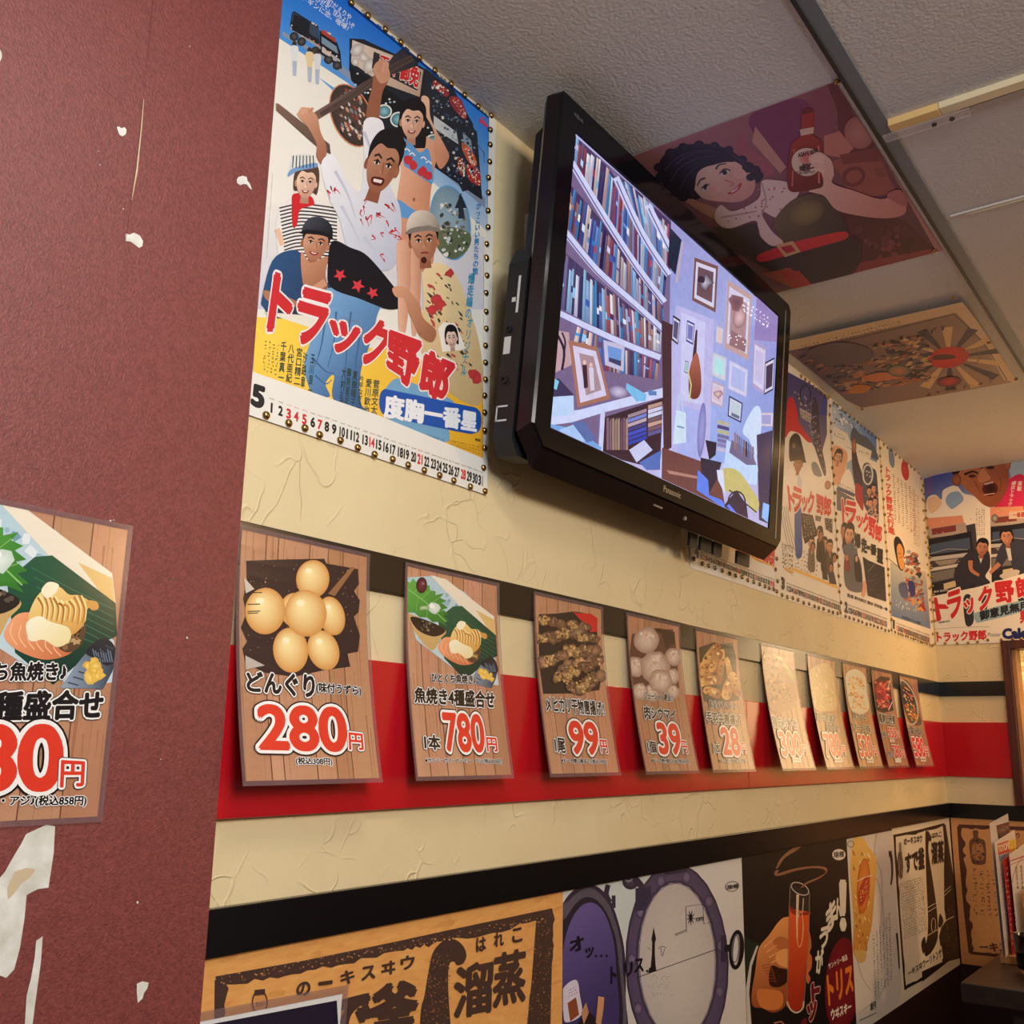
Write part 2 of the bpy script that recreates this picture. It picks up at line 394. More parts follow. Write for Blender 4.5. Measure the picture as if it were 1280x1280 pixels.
# ------------------------------------------------------------------ shell
struct(boxobj('floor', (-1.6, XB+.15, -3.0, 1.15, -.06, 0), M_FLOOR))
struct(boxobj('wall_left', (-1.6, XB+.15, 1.0, 1.12, 0, CEIL), M_CREAM))
WY0, WY1, WZ0, WZ1 = -.35, .755, Z-.19, Z+.41          # opening of the back window
bm = bmesh.new()
for b in ((0, .12, WY1-1.0, 0, 0-CEIL/2, CEIL/2), (0, .12, -4, WY0-1.0, -CEIL/2, CEIL/2), (0, .12, WY0-1, WY1-1, -CEIL/2, WZ0-CEIL/2), (0, .12, WY0-1, WY1-1, WZ1-CEIL/2, CEIL/2)):
    box(bm, *b)
o = struct(obj('wall_back', bm, M_CREAM)); o.location = (XB, 1.0, CEIL/2)

# ceiling with the soft sag of its paper along the wall at the far end
bm = bmesh.new(); NX, NY = 70, 50; rows = []
def sag(x, y):
    k = max(0, min(1, (x-3.0)/1.15)); e = max(0, 1-(1-y)/0.10); c = max(0, 1-(XB-x)/.16)
    return -(0.012*k*e*e) - 0.016*c*c*max(0, min(1, (y-.4)/.6))
for j in range(NY+1):
    y = -3.0+4.0*(1-(1-j/NY)**2.2)
    rows.append([bm.verts.new((-1.6+(XB+1.6)*(1-(1-i/NX)**1.6), y, CEIL+sag(-1.6+(XB+1.6)*(1-(1-i/NX)**1.6), y))) for i in range(NX+1)])
for a, b in zip(rows, rows[1:]):
    for i in range(NX): bm.faces.new((a[i+1], a[i], b[i], b[i+1]))
box(bm, -1.6, XB+.15, -3.0, 1.12, CEIL+.002, CEIL+.06)
o = obj('ceiling', bm, M_CEIL, smooth=False); struct(o)
for p in o.data.polygons: p.use_smooth = len(p.vertices) == 4 and p.index < NX*NY

# maroon papered pillar in front of the wall, with its torn spots
PX = .7695
bm = bmesh.new(); box(bm, -1.6, PX, .975, 1.0, 0, CEIL)
PO = .975
def pil(px, py, off=.0005):
    d = ray(px, py); t = (PO-off)/d.y; p = CAM+d*t; return p
def patch(pts, mi, off, z0=0, z1=0):
    f = [bm.verts.new(pil(*p, off)) for p in pts]; b = [bm.verts.new(pil(*p, 0.0001)) for p in pts]
    bm.faces.new(f).material_index = mi
    for i in range(len(f)): bm.faces.new((f[i], b[i], b[(i+1) % len(f)], f[(i+1) % len(f)])).material_index = mi
def vp(x, y, k, pts): return [(x+a/k, y+b/k) for a, b in pts]
H_ = lambda pts: vp(0, 900, 3.368, pts); P_ = lambda pts: vp(0, 0, 3.879, pts)
patch(P_([(566, 615), (578, 614), (590, 622), (604, 616), (614, 630), (610, 650), (594, 662), (580, 654), (572, 636)]), 1, .0006)
patch(P_([(1148, 872), (1156, 858), (1176, 852), (1196, 858), (1200, 876), (1212, 892), (1222, 920), (1210, 912), (1196, 894), (1182, 892), (1164, 898), (1150, 888)]), 1, .0006)
patch(P_([(610, 1132), (628, 1138), (650, 1128), (678, 1142), (694, 1170), (690, 1194), (674, 1202), (654, 1186), (634, 1172), (608, 1168)]), 1, .0006)
patch(H_([(196, 440), (232, 448), (226, 560), (204, 706), (160, 712), (112, 736), (104, 830), (84, 960), (60, 1050), (26, 1086), (-40, 1060), (-60, 800), (-30, 700), (20, 640), (60, 570), (90, 520), (110, 480), (150, 462)]), 1, .0006)
patch(H_([(60, 640), (110, 622), (150, 628), (130, 660), (90, 690), (60, 730), (34, 756), (30, 710), (48, 668)]), 2, .0009)
patch(H_([(152, 930), (180, 910), (172, 1020), (150, 1180), (136, 1290), (104, 1290), (112, 1160), (130, 1090), (146, 1000)]), 1, .0007)
patch(H_([(576, 1110), (600, 1100), (626, 1106), (620, 1130), (606, 1150), (600, 1172), (580, 1192), (576, 1150)]), 1, .0006)
for c, r in (((138, 651), 1.6), ((142, 650), .8), ((234, 797), 1.5), ((80, 950), .6), ((123, 189), .6), ((237, 58), .7), ((154, 261), .8), ((125, 206), .8), ((201, 949), .8), ((172, 1128), 1.5)):
    patch([(c[0]+r*math.cos(t*1.05)*random.uniform(.7, 1.2), c[1]+r*math.sin(t*1.05)*random.uniform(.7, 1.3)) for t in range(6)], 1, .0005)
patch([(-6, 58), (-2, 58), (2, 66), (2.5, 72), (0, 77), (-6, 77)], 1, .0006)
# lifted edge of the paper seam
patch([(179.4, 124), (180.2, 124), (177.5, 160), (172, 215), (165, 250), (164.4, 250), (170.5, 210), (175.5, 165)], 2, .0012)
patch([(191.5, 0), (192.0, 0), (180.3, 120), (179.9, 120)], 0, .0008); patch([(164.5, 250), (165, 250), (157.5, 300), (157, 300)], 0, .0008)
o = obj('pillar', bm, [M_MAROON, M_TORN, M_TORN2]); struct(o)
o['label'] = 'maroon papered pillar with torn white spots left of the wall'

# boards along the two walls
def rail(n, x0, x1, z0, z1, m, th): return struct(boxobj(n, (x0, x1, 1-th, 1.0, Z+z0, Z+z1), m, bevel=.0012))
def brail(n, y0, y1, z0, z1, m, th): return struct(boxobj(n, (XB-th, XB, y0, y1, Z+z0, Z+z1), m, bevel=.0012))
TH = .008
rail('trim_1', PX, XB, .209, .264, M_BLACK, TH); brail('trim_2', WY1, 1-TH, .209, .264, M_BLACK, TH)
rail('trim_3', PX, 2.312, -.092, .110, M_RED, .010); rail('trim_4', 2.313, XB, -.092, .110, M_RED, .010); brail('trim_5', WY1, 1-.010, -.092, .110, M_RED, .010)
rail('trim_6', PX, XB, -.243, -.190, M_BLACK, .012); brail('trim_7', -1.6, 1-.012, -.243, -.190, M_BLACK, .012)
rail('wainscot_left', PX, XB, -1.28, -.243, M_WAINS, .005); brail('wainscot_back', -3.0, 1-.005, -1.28, -.243, M_WAINS, .005)

# ceiling channels
struct(boxobj('trim_8', (-1.6, XB, .416, .441, CEIL-.0035, CEIL), M_GREY)); struct(boxobj('trim_9', (-1.6, XB, .4405, .447, CEIL-.006, CEIL), M_DARKSLOT))

# ------------------------------------------------------------------ window at the back
win = boxobj('window_1', (XB-.02, XB+.10, WY1-.026, WY1+.004, WZ0, WZ1+.004), M_DWOOD, bevel=.002); struct(win); win.name = 'window_1'
def wpart(n, b, m):
    o = boxobj(n, b, m, bevel=.0015); l = o.location.copy(); o.parent = win; o.location = l-win.location; return o
wpart('frame_head', (XB-.02, XB+.10, WY0, WY1-.026, WZ1-.028, WZ1+.004), M_DWOOD); wpart('frame_jamb', (XB-.02, XB+.10, WY0, WY0+.03, WZ0, WZ1-.028), M_DWOOD)
wpart('inner_jamb', (XB+.0, XB+.10, WY1-.042, WY1-.026, WZ0, WZ1-.028), M_LWOOD); wpart('sill', (XB-.0, XB+.10, WY0+.03, WY1-.042, WZ0, WZ0+.02), M_LWOOD)
M_WOVEN = mat('backlit_woven_blind', (236, 196, 120), rough=0.7)
def woven(m):
    tc = nn(m, 'ShaderNodeTexCoord'); mp = nn(m, 'ShaderNodeMapping'); mp.inputs['Rotation'].default_value = (0, 0, 0)
    se = nn(m, 'ShaderNodeSeparateXYZ'); cb = nn(m, 'ShaderNodeCombineXYZ'); lk(m, tc.outputs['Object'], se.inputs[0]); lk(m, se.outputs['Y'], cb.inputs['X']); lk(m, se.outputs['Z'], cb.inputs['Y'])
    br = nn(m, 'ShaderNodeTexBrick'); br.inputs['Scale'].default_value = 1; br.inputs['Brick Width'].default_value = .022; br.inputs['Row Height'].default_value = .018; br.inputs['Mortar Size'].default_value = .0006
    br.inputs['Color1'].default_value = lin((250, 212, 130)); br.inputs['Color2'].default_value = lin((212, 160, 84)); br.inputs['Mortar'].default_value = lin((150, 100, 45))
    lk(m, cb.outputs[0], br.inputs['Vector']); b = bsdf(m)
    lk(m, br.outputs['Color'], b.inputs['Base Color']); lk(m, br.outputs['Color'], b.inputs['Emission Color']); b.inputs['Emission Strength'].default_value = 1.0
woven(M_WOVEN)
wpart('pane', (XB+.085, XB+.095, WY0+.03, WY1-.042, WZ0+.02, WZ1-.028), M_WOVEN)
# ------------------------------------------------------------------ television on the wall, tipped down by five degrees
TC = Vector((1.7505, .8545, Z+.763)); TU = Vector((0, -.0889, .996)); TN = Vector((0, -.996, -.0889))
TM = Matrix(((1, 0, TN.x), (0, TU.y, TN.y), (0, TU.z, TN.z)))
M_GLOSSBLACK = mat('gloss_black_plastic', (10, 11, 16), rough=0.13, spec=0.28); add_bump(M_GLOSSBLACK, 5, .02, .01)
M_MATBLACK = mat('matt_black_plastic', (24, 24, 27), rough=0.5); add_bump(M_MATBLACK, 300, .1, .0005)
M_CHIN = mat('dark_tinted_plastic', (24, 15, 19), rough=0.25); add_bump(M_CHIN, 5, .02, .01)
M_SILVER = mat('silver_lettering', (176, 172, 160), rough=0.35, metal=.6); add_bump(M_SILVER, 200, .03, .0005)
tv = empty('television', 'large black flat television tipped down on the wall showing a room of bookshelves', 'television', TC)
def tvv(p): return TM @ Vector(p)
def octo(x0, x1, y0, y1, c, z):
    c4 = c if isinstance(c, tuple) else (c,)*4      # bottom left, bottom right, top right, top left
    return [tvv(p+(z,)) for p in ((x0+c4[0], y0), (x1-c4[1], y0), (x1, y0+c4[1]), (x1, y1-c4[2]), (x1-c4[2], y1), (x0+c4[3], y1), (x0, y1-c4[3]), (x0, y0+c4[0]))]
def loft(bm, loops, mi=None, cap0=False, cap1=False):
    R = [[bm.verts.new(p) for p in l] for l in loops]; n = len(R[0])
    for k, (a, b) in enumerate(zip(R, R[1:])):
        for i in range(n): bm.faces.new((a[i], a[(i+1) % n], b[(i+1) % n], b[i])).material_index = mi[k] if mi else 0
    if cap0: bm.faces.new(list(reversed(R[0])))
    if cap1: bm.faces.new(R[-1])
SX, SY = .4565, .261
bm = bmesh.new()
loft(bm, [octo(-SX, SX, -SY, SY, .0005, -.001), octo(-SX-.002, SX+.002, -SY-.002, SY+.002, .0008, .004), octo(-.503, .530, -.297, .313, (.03, .018, .014, .006), .004),
          octo(-.507, .534, -.300, .317, (.034, .02, .016, .008), .000), octo(-.509, .536, -.330, .319, (.050, .03, .02, .010), -.026), octo(-.503, .530, -.326, .313, (.05, .03, .02, .012), -.034)], [0, 0, 0, 1, 1])
o = obj('bezel', bm, [M_GLOSSBLACK, M_CHIN], tv); 
bm = bmesh.new()
loft(bm, [octo(-.503, .530, -.326, .313, (.05, .03, .02, .012), -.034), octo(-.49, .515, -.30, .30, .03, -.040), octo(-.485, .51, -.29, .29, .03, -.062), octo(-.38, .40, -.22, .22, .05, -.088)], cap0=True, cap1=True)
obj('back_cover', bm, M_MATBLACK, tv)
bm = bmesh.new()
for z0, z1 in ((.0046, .0052),):
    for side in (0,):
        prism(bm, [(.495, -.28), (.4985, -.28), (.4985, .29), (.495, .29)], (.004, .0052), M=TM.to_4x4())
obj('trim_line', bm, M_SILVER, tv)
bm = bmesh.new(); prism(bm, [(-.507, -.27), (-.507, .015), (-.492, .045), (-.44, .05), (-.44, -.315), (-.490, -.315), (-.507, -.29)], (-.036, -.075), M=TM.to_4x4())
pp = obj('side_port_panel', bm, M_MATBLACK, tv)
M_LABEL = mat('white_label', (205, 208, 208), rough=.5); add_bump(M_LABEL, 300, .03, .0003)
def sidebox(bm, y0, y1, z0, z1, x=-.5076):
    v = [bm.verts.new(tvv(p)) for p in ((x, y0, z0), (x, y0, z1), (x, y1, z1), (x, y1, z0))]; bm.faces.new(v)
for y0, y1, z0, z1 in ((-.055, -.047, -.062, -.054), (-.145, -.115, -.070, -.056), (-.075, -.010, -.052, -.047), (-.26, -.257, -.072, -.050), (-.236, -.233, -.072, -.050), (-.26, -.233, -.073, -.070)):
    bm = bmesh.new(); sidebox(bm, y0, y1, z0, z1); obj('port_label', bm, M_LABEL, pp)
for y, r in ((-.102, .006), (-.19, .007)):
    bm = bmesh.new(); lathe(bm, [(r, 0), (r, .004), (r*.55, .004), (r*.55, .001), (0, .001)], 16, M=Matrix.Translation(tvv((-.507, y, -.062))) @ Matrix.Rotation(-math.pi/2, 4, 'Y'))
    obj('socket', bm, M_MATBLACK, pp)
# lettering on the lower frame
def letters(name, t, cx, cy, w, h, m, parent, z=.0043):
    g, fs = glyphs(t, .012); x0 = min(p[0] for p in g); x1 = max(p[0] for p in g); y0 = min(p[1] for p in g); y1 = max(p[1] for p in g)
    bm = bmesh.new(); vs = [bm.verts.new(tvv((cx+((x-x0)/(x1-x0)-.5)*w, cy+((y-y0)/(y1-y0)-.5)*h, z))) for x, y in g]
    for f in fs:
        try: bm.faces.new([vs[i] for i in f])
        except ValueError: pass
    return obj(name, bm, m, parent)
letters('maker_lettering', 'Panasonic', -.03, -.279, .072, .0125, M_SILVER, tv)
letters('corner_lettering', 'VIErA', -.455, .290, .030, .007, mat('dim_lettering', (90, 96, 104), rough=.4), tv)
bm = bmesh.new()
for k in range(4): prism(bm, [(-.075+k*.009, -.3145), (-.069+k*.009, -.3145), (-.069+k*.009, -.3115), (-.075+k*.009, -.3115)], (-.013, -.0085), M=TM.to_4x4())
obj('control_marks', bm, M_SILVER, tv)
bm = bmesh.new(); prism(bm, [(.055, -.3175), (.062, -.3175), (.062, -.3105), (.055, -.3105)], (-.013, -.0085), M=TM.to_4x4()); obj('power_light', bm, M_SILVER, tv)
for x, x1 in ((.165, .20), (.217, .27), (.282, .325), (.409, .479)):
    bm = bmesh.new(); prism(bm, [(x, -.352), (x1, -.352), (x1, -.322), (x, -.322)], (-.050, -.056), M=TM.to_4x4()); obj('bracket_tab', bm, M_MATBLACK, tv)
# bracket reaching to the wall
bm = bmesh.new(); yb = 1.0-TC.y
box(bm, -.22, .24, yb-.012, yb-.0005, -.16, .16); box(bm, -.20, -.16, .08, yb-.012, -.12, .12); box(bm, .18, .22, .08, yb-.012, -.12, .12)
obj('wall_bracket', bm, M_MATBLACK, tv)

# ------------------------------------------------------------------ the picture on the screen
M_SCREEN = mat('lit_screen', (10, 10, 12), rough=.12); at = nn(M_SCREEN, 'ShaderNodeAttribute', attribute_name='Col')
_tc = nn(M_SCREEN, 'ShaderNodeTexCoord'); _nz = nn(M_SCREEN, 'ShaderNodeTexNoise'); _nz.inputs['Scale'].default_value = 60; _nz.inputs['Detail'].default_value = 3
_mr = nn(M_SCREEN, 'ShaderNodeMapRange'); _mr.inputs['To Min'].default_value = .82; _mr.inputs['To Max'].default_value = 1.12
lk(M_SCREEN, _tc.outputs['Object'], _nz.inputs['Vector']); lk(M_SCREEN, _nz.outputs['Fac'], _mr.inputs['Value'])
lk(M_SCREEN, at.outputs['Color'], bsdf(M_SCREEN).inputs['Emission Color']); lk(M_SCREEN, _mr.outputs['Result'], bsdf(M_SCREEN).inputs['Emission Strength'])
P = Print(TC-Vector((SX, 0, 0))+TU*SY+TN*.0005, (1, 0, 0), -TU, 2*SX, 2*SY, (186, 182, 228))
P.view(620, 100, 3.2)
WALLC = (176, 172, 222); BK = [(224, 226, 250), (120, 170, 232), (64, 96, 176), (150, 200, 240), (176, 130, 120), (92, 64, 92), (40, 44, 92), (200, 196, 226), (110, 90, 130), (232, 206, 200), (60, 150, 214), (170, 70, 92), (236, 238, 252)]
P.grad([(660, 200), (1160, 600), (1160, 1340), (660, 1300)], [(150, 140, 200), (186, 180, 226), (150, 170, 226), (160, 178, 236)])
P.poly([(290, 200), (700, 560), (690, 1300), (660, 1560), (180, 1420)], (120, 100, 140))
def lerp_line(L, t):
    k = t*(len(L)-1); i = min(int(k), len(L)-2); f = k-i
    return (L[i][0]*(1-f)+L[i+1][0]*f, L[i][1]*(1-f)+L[i+1][1]*f)
def books(top, bot, n, bg=(70, 54, 96)):
    P.poly(top+bot[::-1], bg)
    t = 0
    while t < 1:
        d = random.uniform(.5, 1.5)/n; t1 = min(1, t+d*.93); h = random.choice((0, .02, .08, .16, .22))
        a, b = lerp_line(top, t), lerp_line(top, t1); c, e = lerp_line(bot, t1), lerp_line(bot, t)
        a = (a[0]*(1-h)+e[0]*h, a[1]*(1-h)+e[1]*h); b = (b[0]*(1-h)+c[0]*h, b[1]*(1-h)+c[1]*h); k = jit(random.choice(BK), 18)
        P.poly([a, b, c, e], ((a, b, mix(k, (255, 255, 255), .12), mix(k, (30, 20, 60), .3))))
        if random.random() < .5:
            f0 = random.uniform(.2, .6); f1 = f0+random.uniform(.05, .2)
            q = [(a[0]+(e[0]-a[0])*f, a[1]+(e[1]-a[1])*f) for f in (f0, f1)]; r = [(b[0]+(c[0]-b[0])*f, b[1]+(c[1]-b[1])*f) for f in (f0, f1)]
            P.poly([q[0], r[0], r[1], q[1]], jit(random.choice(BK), 25))
        t += d
books([(312, 218), (450, 350), (560, 520), (690, 690)], [(304, 320), (430, 530), (560, 730), (672, 880)], 40)
books([(470, 370), (560, 440), (700, 570)], [(500, 400), (590, 600), (692, 780)], 24)
books([(298, 420), (420, 560), (540, 740), (668, 905)], [(276, 575), (400, 740), (540, 862), (670, 990)], 42)
books([(262, 680), (400, 800), (530, 900), (662, 1005)], [(240, 905), (400, 990), (540, 1050), (656, 1092)], 40)
books([(330, 960), (440, 1020), (540, 1075), (652, 1125)], [(290, 1130), (440, 1165), (540, 1180), (642, 1200)], 30)
SH = (206, 210, 246)
for L in ([(300, 330), (430, 545), (560, 745), (672, 890)], [(478, 390), (580, 610), (690, 780)], [(606, 500), (650, 590), (690, 670)], [(272, 605), (400, 760), (540, 885), (672, 1005)], [(236, 928), (400, 1006), (540, 1068), (656, 1112)]):
    P.stroke(L, 26, SH, sm=True); P.stroke([(x+2, y+14) for x, y in L], 5, (110, 96, 150), sm=True)
P.poly([(230, 1000), (290, 1010), (300, 1140), (215, 1180)], (196, 160, 170)); P.stroke([(262, 1160), (270, 1080), (238, 1010)], 10, (40, 26, 50), True); P.stroke([(268, 1100), (275, 1050), (262, 1010)], 7, (40, 26, 50), True)
# desk board with picture frames
P.poly([(190, 1330), (330, 1320), (670, 1230), (680, 1266), (430, 1330), (300, 1370), (185, 1385)], (206, 214, 250))
P.poly([(205, 1200), (250, 1195), (310, 1260), (300, 1300), (200, 1290)], (60, 50, 90)); P.poly([(208, 1180), (250, 1205), (240, 1240), (200, 1220)], (130, 206, 236))
P.poly([(190, 1270), (308, 1262), (310, 1340), (188, 1350)], (190, 214, 250))
P.poly([(288, 1040), (405, 1070), (455, 1275), (325, 1310)], (168, 112, 96)); P.poly([(305, 1062), (398, 1085), (440, 1262), (335, 1292)], (214, 206, 236)); P.poly([(330, 1092), (388, 1106), (420, 1240), (358, 1262)], (170, 140, 150))
for x, y in ((352, 1130), (378, 1140)):
    P.ell(x, y, 7, 9, (232, 190, 180)); P.poly([(x-9, y+10), (x+9, y+10), (x+14, y+100), (x-2, y+104)], (60, 34, 52) if x < 360 else (216, 206, 226))
P.poly([(428, 1040), (512, 1062), (508, 1166), (434, 1140)], (196, 190, 220)); P.poly([(444, 1062), (500, 1078), (498, 1146), (448, 1126)], (110, 150, 216)); P.poly([(450, 1110), (498, 1124), (498, 1146), (450, 1126)], (60, 60, 100))
P.ell(488, 1248, 40, 26, (206, 200, 230), (120, 100, 140), 12); P.poly([(520, 1212), (600, 1258), (596, 1284), (560, 1286), (518, 1236)], (120, 190, 236)); P.poly([(604, 1240), (640, 1246), (640, 1262), (610, 1262)], (90, 130, 190))
# lower bookcase
P.poly([(430, 1350), (672, 1270), (660, 1560), (420, 1500)], (54, 32, 50)); P.stroke([(425, 1330), (415, 1510)], 18, (206, 206, 244)); P.stroke([(676, 1230), (660, 1590)], 16, (196, 200, 242))
P.poly([(185, 1370), (330, 1400), (420, 1470), (410, 1520), (200, 1400)], (120, 170, 232)); P.poly([(250, 1400), (330, 1370), (370, 1440), (300, 1460)], (170, 200, 246)); P.poly([(300, 1370), (350, 1365), (400, 1440), (360, 1450)], (90, 110, 170))
for x in range(440, 520, 11): P.poly([(x, 1352+random.uniform(0, 18)), (x+9, 1350), (x+9, 1480), (x, 1480)], jit(random.choice(((130, 100, 120), (90, 60, 80), (70, 80, 140), (160, 130, 120))), 20))
for i in range(7):
    y = 1340+i*18; P.poly([(525, y), (600, y-26), (600, y-12), (525, y+14)], jit(random.choice(((60, 80, 190), (100, 120, 200), (170, 150, 170), (60, 60, 130))), 15)); P.poly([(606, y-38), (662, y-54), (662, y-40), (606, y-22)], jit(random.choice(((190, 150, 140), (120, 90, 110), (200, 200, 230), (90, 90, 150))), 15))
P.poly([(530, 1480), (590, 1440), (624, 1480), (560, 1530)], (200, 202, 240)); P.poly([(570, 1530), (660, 1480), (650, 1560), (600, 1560)], (80, 110, 190))
# door, floor
P.poly([(660, 960), (705, 980), (700, 1470), (668, 1490)], (70, 40, 52)); P.poly([(700, 1040), (720, 900), (870, 960), (850, 1560), (700, 1530)], (188, 184, 234)); P.poly([(740, 930), (835, 970), (826, 1300), (735, 1280)], (204, 202, 244)); P.poly([(735, 1300), (826, 1330), (815, 1520), (720, 1510)], (170, 178, 238))
P.poly([(662, 1470), (860, 1540), (900, 1620), (930, 1800), (660, 1620)], (110, 64, 66)); P.poly([(680, 1560), (830, 1590), (830, 1600), (690, 1575)], (180, 130, 120))
P.grad([(870, 960), (1160, 1000), (1160, 1500), (850, 1540)], [(170, 172, 226), (150, 152, 214), (130, 150, 220), (150, 176, 240)])
def frame(q, fc, inner, k=.16):
    cx = sum(p[0] for p in q)/4; cy = sum(p[1] for p in q)/4; P.poly(q, fc); P.poly([(p[0]+(cx-p[0])*k, p[1]+(cy-p[1])*k) for p in q], (214, 208, 234)); P.poly([(p[0]+(cx-p[0])*(k+.18), p[1]+(cy-p[1])*(k+.18)) for p in q], inner)
P.poly([(694, 590), (740, 640), (716, 780), (684, 740)], (34, 40, 64)); P.stroke([(745, 650), (722, 810)], 6, (200, 170, 170))
frame([(792, 710), (886, 745), (876, 930), (782, 882)], (120, 84, 82), (110, 80, 90)); P.blob(832, 812, 30, (206, 196, 216), (70, 50, 66), .5); P.blob(820, 800, 15, (60, 44, 60))
frame([(925, 800), (1022, 862), (1008, 1122), (912, 1070)], (196, 160, 160), (176, 140, 146)); P.ell(972, 950, 26, 44, (226, 190, 190), (150, 110, 120), 10); P.blob(962, 890, 30, (110, 70, 84), (140, 96, 106)); P.poly([(940, 1000), (1000, 1040), (994, 1090), (930, 1060)], (150, 110, 120))
frame([(706, 940), (735, 960), (725, 1060), (700, 1040)], (40, 30, 50), (90, 80, 120)); frame([(762, 960), (792, 975), (786, 1060), (758, 1045)], (50, 60, 140), (120, 120, 190))
frame([(880, 980), (908, 995), (902, 1060), (876, 1050)], (196, 180, 190), (222, 200, 190)); frame([(866, 1090), (920, 1112), (915, 1205), (860, 1180)], (196, 206, 210), (176, 226, 230)); frame([(862, 1202), (912, 1224), (905, 1312), (856, 1290)], (190, 164, 184), (216, 190, 206)); P.blob(884, 1256, 16, (230, 206, 180), (150, 100, 150), .4)
frame([(932, 1120), (1006, 1160), (1000, 1270), (926, 1235)], (196, 196, 236), (176, 186, 236), .1); frame([(930, 1262), (985, 1292), (978, 1372), (924, 1345)], (40, 60, 110), (190, 206, 220)); P.poly([(940, 1330), (972, 1345), (970, 1358), (938, 1342)], (90, 110, 140))
frame([(1030, 1040), (1080, 1070), (1070, 1260), (1022, 1225)], (176, 160, 206), (200, 190, 230)); frame([(1074, 1130), (1112, 1110), (1106, 1240), (1070, 1260)], (24, 22, 44), (60, 50, 80), .1); P.poly([(1040, 860), (1140, 960), (1136, 1050), (1030, 1040)], (150, 130, 190)); frame([(1050, 1330), (1110, 1330), (1106, 1388), (1048, 1384)], (196, 180, 196), (160, 160, 210)); frame([(754, 1122), (768, 1128), (764, 1175), (750, 1168)], (60, 80, 110), (150, 200, 196))
P.squig([(985, 870), (1095, 950), (1090, 1000), (980, 925)], 7, 3, (246, 246, 255), 5)
for i in range(9): P.ell(random.uniform(925, 1000), random.uniform(1020, 1060), 3, 3, (250, 250, 255))
# bags, chair, desk, lamp
P.stroke([(800, 1000), (790, 1120)], 7, (70, 40, 48), tip=16); P.poly([(778, 1130), (800, 1090), (815, 1150), (818, 1240), (800, 1275), (772, 1265), (768, 1190)], ((778, 1130), (800, 1270), (170, 96, 76), (110, 50, 44)), True); P.stroke([(764, 1160), (778, 1220), (770, 1290)], 5, (206, 210, 130))
P.poly([(718, 1320), (756, 1330), (758, 1450), (705, 1458)], (206, 226, 246)); P.stroke([(722, 1320), (735, 1250), (745, 1330)], 5, (190, 206, 236), True); P.stroke([(722, 1385), (750, 1392)], 7, (120, 150, 190))
P.ell(820, 1400, 16, 110, (156, 160, 222), (120, 116, 180), 4)
P.poly([(835, 1440), (880, 1450), (876, 1500), (850, 1520)], (30, 26, 52)); P.poly([(815, 1510), (900, 1530), (880, 1600), (845, 1660), (820, 1580)], (36, 30, 60)); P.poly([(805, 1560), (846, 1600), (850, 1660), (900, 1680), (930, 1720), (890, 1700), (800, 1640)], (90, 130, 240))
for i in range(7): P.poly([(884, 1360+i*18), (930, 1372+i*18), (930, 1386+i*18), (882, 1374+i*18)], jit(random.choice(((190, 176, 206), (120, 110, 160), (200, 190, 160), (90, 80, 130))), 15))
P.poly([(1030, 1310), (1056, 1318), (1058, 1400), (1040, 1500), (1010, 1440), (985, 1400)], (206, 222, 250), True); P.poly([(1040, 1420), (1110, 1400), (1100, 1780), (1050, 1760)], (52, 44, 82))
P.poly([(920, 1440), (1040, 1500), (1046, 1560), (1040, 1620), (900, 1600), (915, 1500)], (190, 214, 250)); P.poly([(940, 1440), (1020, 1490), (1040, 1540), (1000, 1540), (930, 1490)], (110, 100, 140))
for i in range(9): x = 950+i*9; P.poly([(x, 1410+i*7), (x+7, 1412+i*7), (x+7, 1480+i*6), (x, 1474+i*6)], jit(random.choice(((60, 40, 60), (130, 100, 110), (96, 106, 160))), 15))
P.poly([(900, 1560), (960, 1560), (1010, 1620), (1050, 1690), (1030, 1730), (980, 1660), (910, 1640)], (200, 186, 120), True); P.poly([(880, 1560), (905, 1560), (915, 1660), (885, 1600)], (214, 222, 250))
P.poly([(910, 1700), (960, 1640), (1000, 1700), (1010, 1790), (940, 1760)], (44, 34, 66)); P.loop(960, 1690, 34, 44, 6, (30, 22, 50)); P.stroke([(925, 1700), (1000, 1790)], 12, (90, 130, 255)); P.poly([(1066, 1690), (1092, 1700), (1084, 1770), (1060, 1750)], (140, 190, 250)); P.stroke([(930, 1640), (1040, 1730)], 5, (40, 30, 50))
P.build('screen', M_SCREEN, tv)

# white cable duct on the wall behind the television
boxobj_ = boxobj('cable_duct', (1.383, 1.408, .986, 1.0, Z+.72, Z+.965), M_WHITE, bevel=.002); tag(boxobj_, 'white plastic cable duct running up the wall behind the television', 'cable duct')
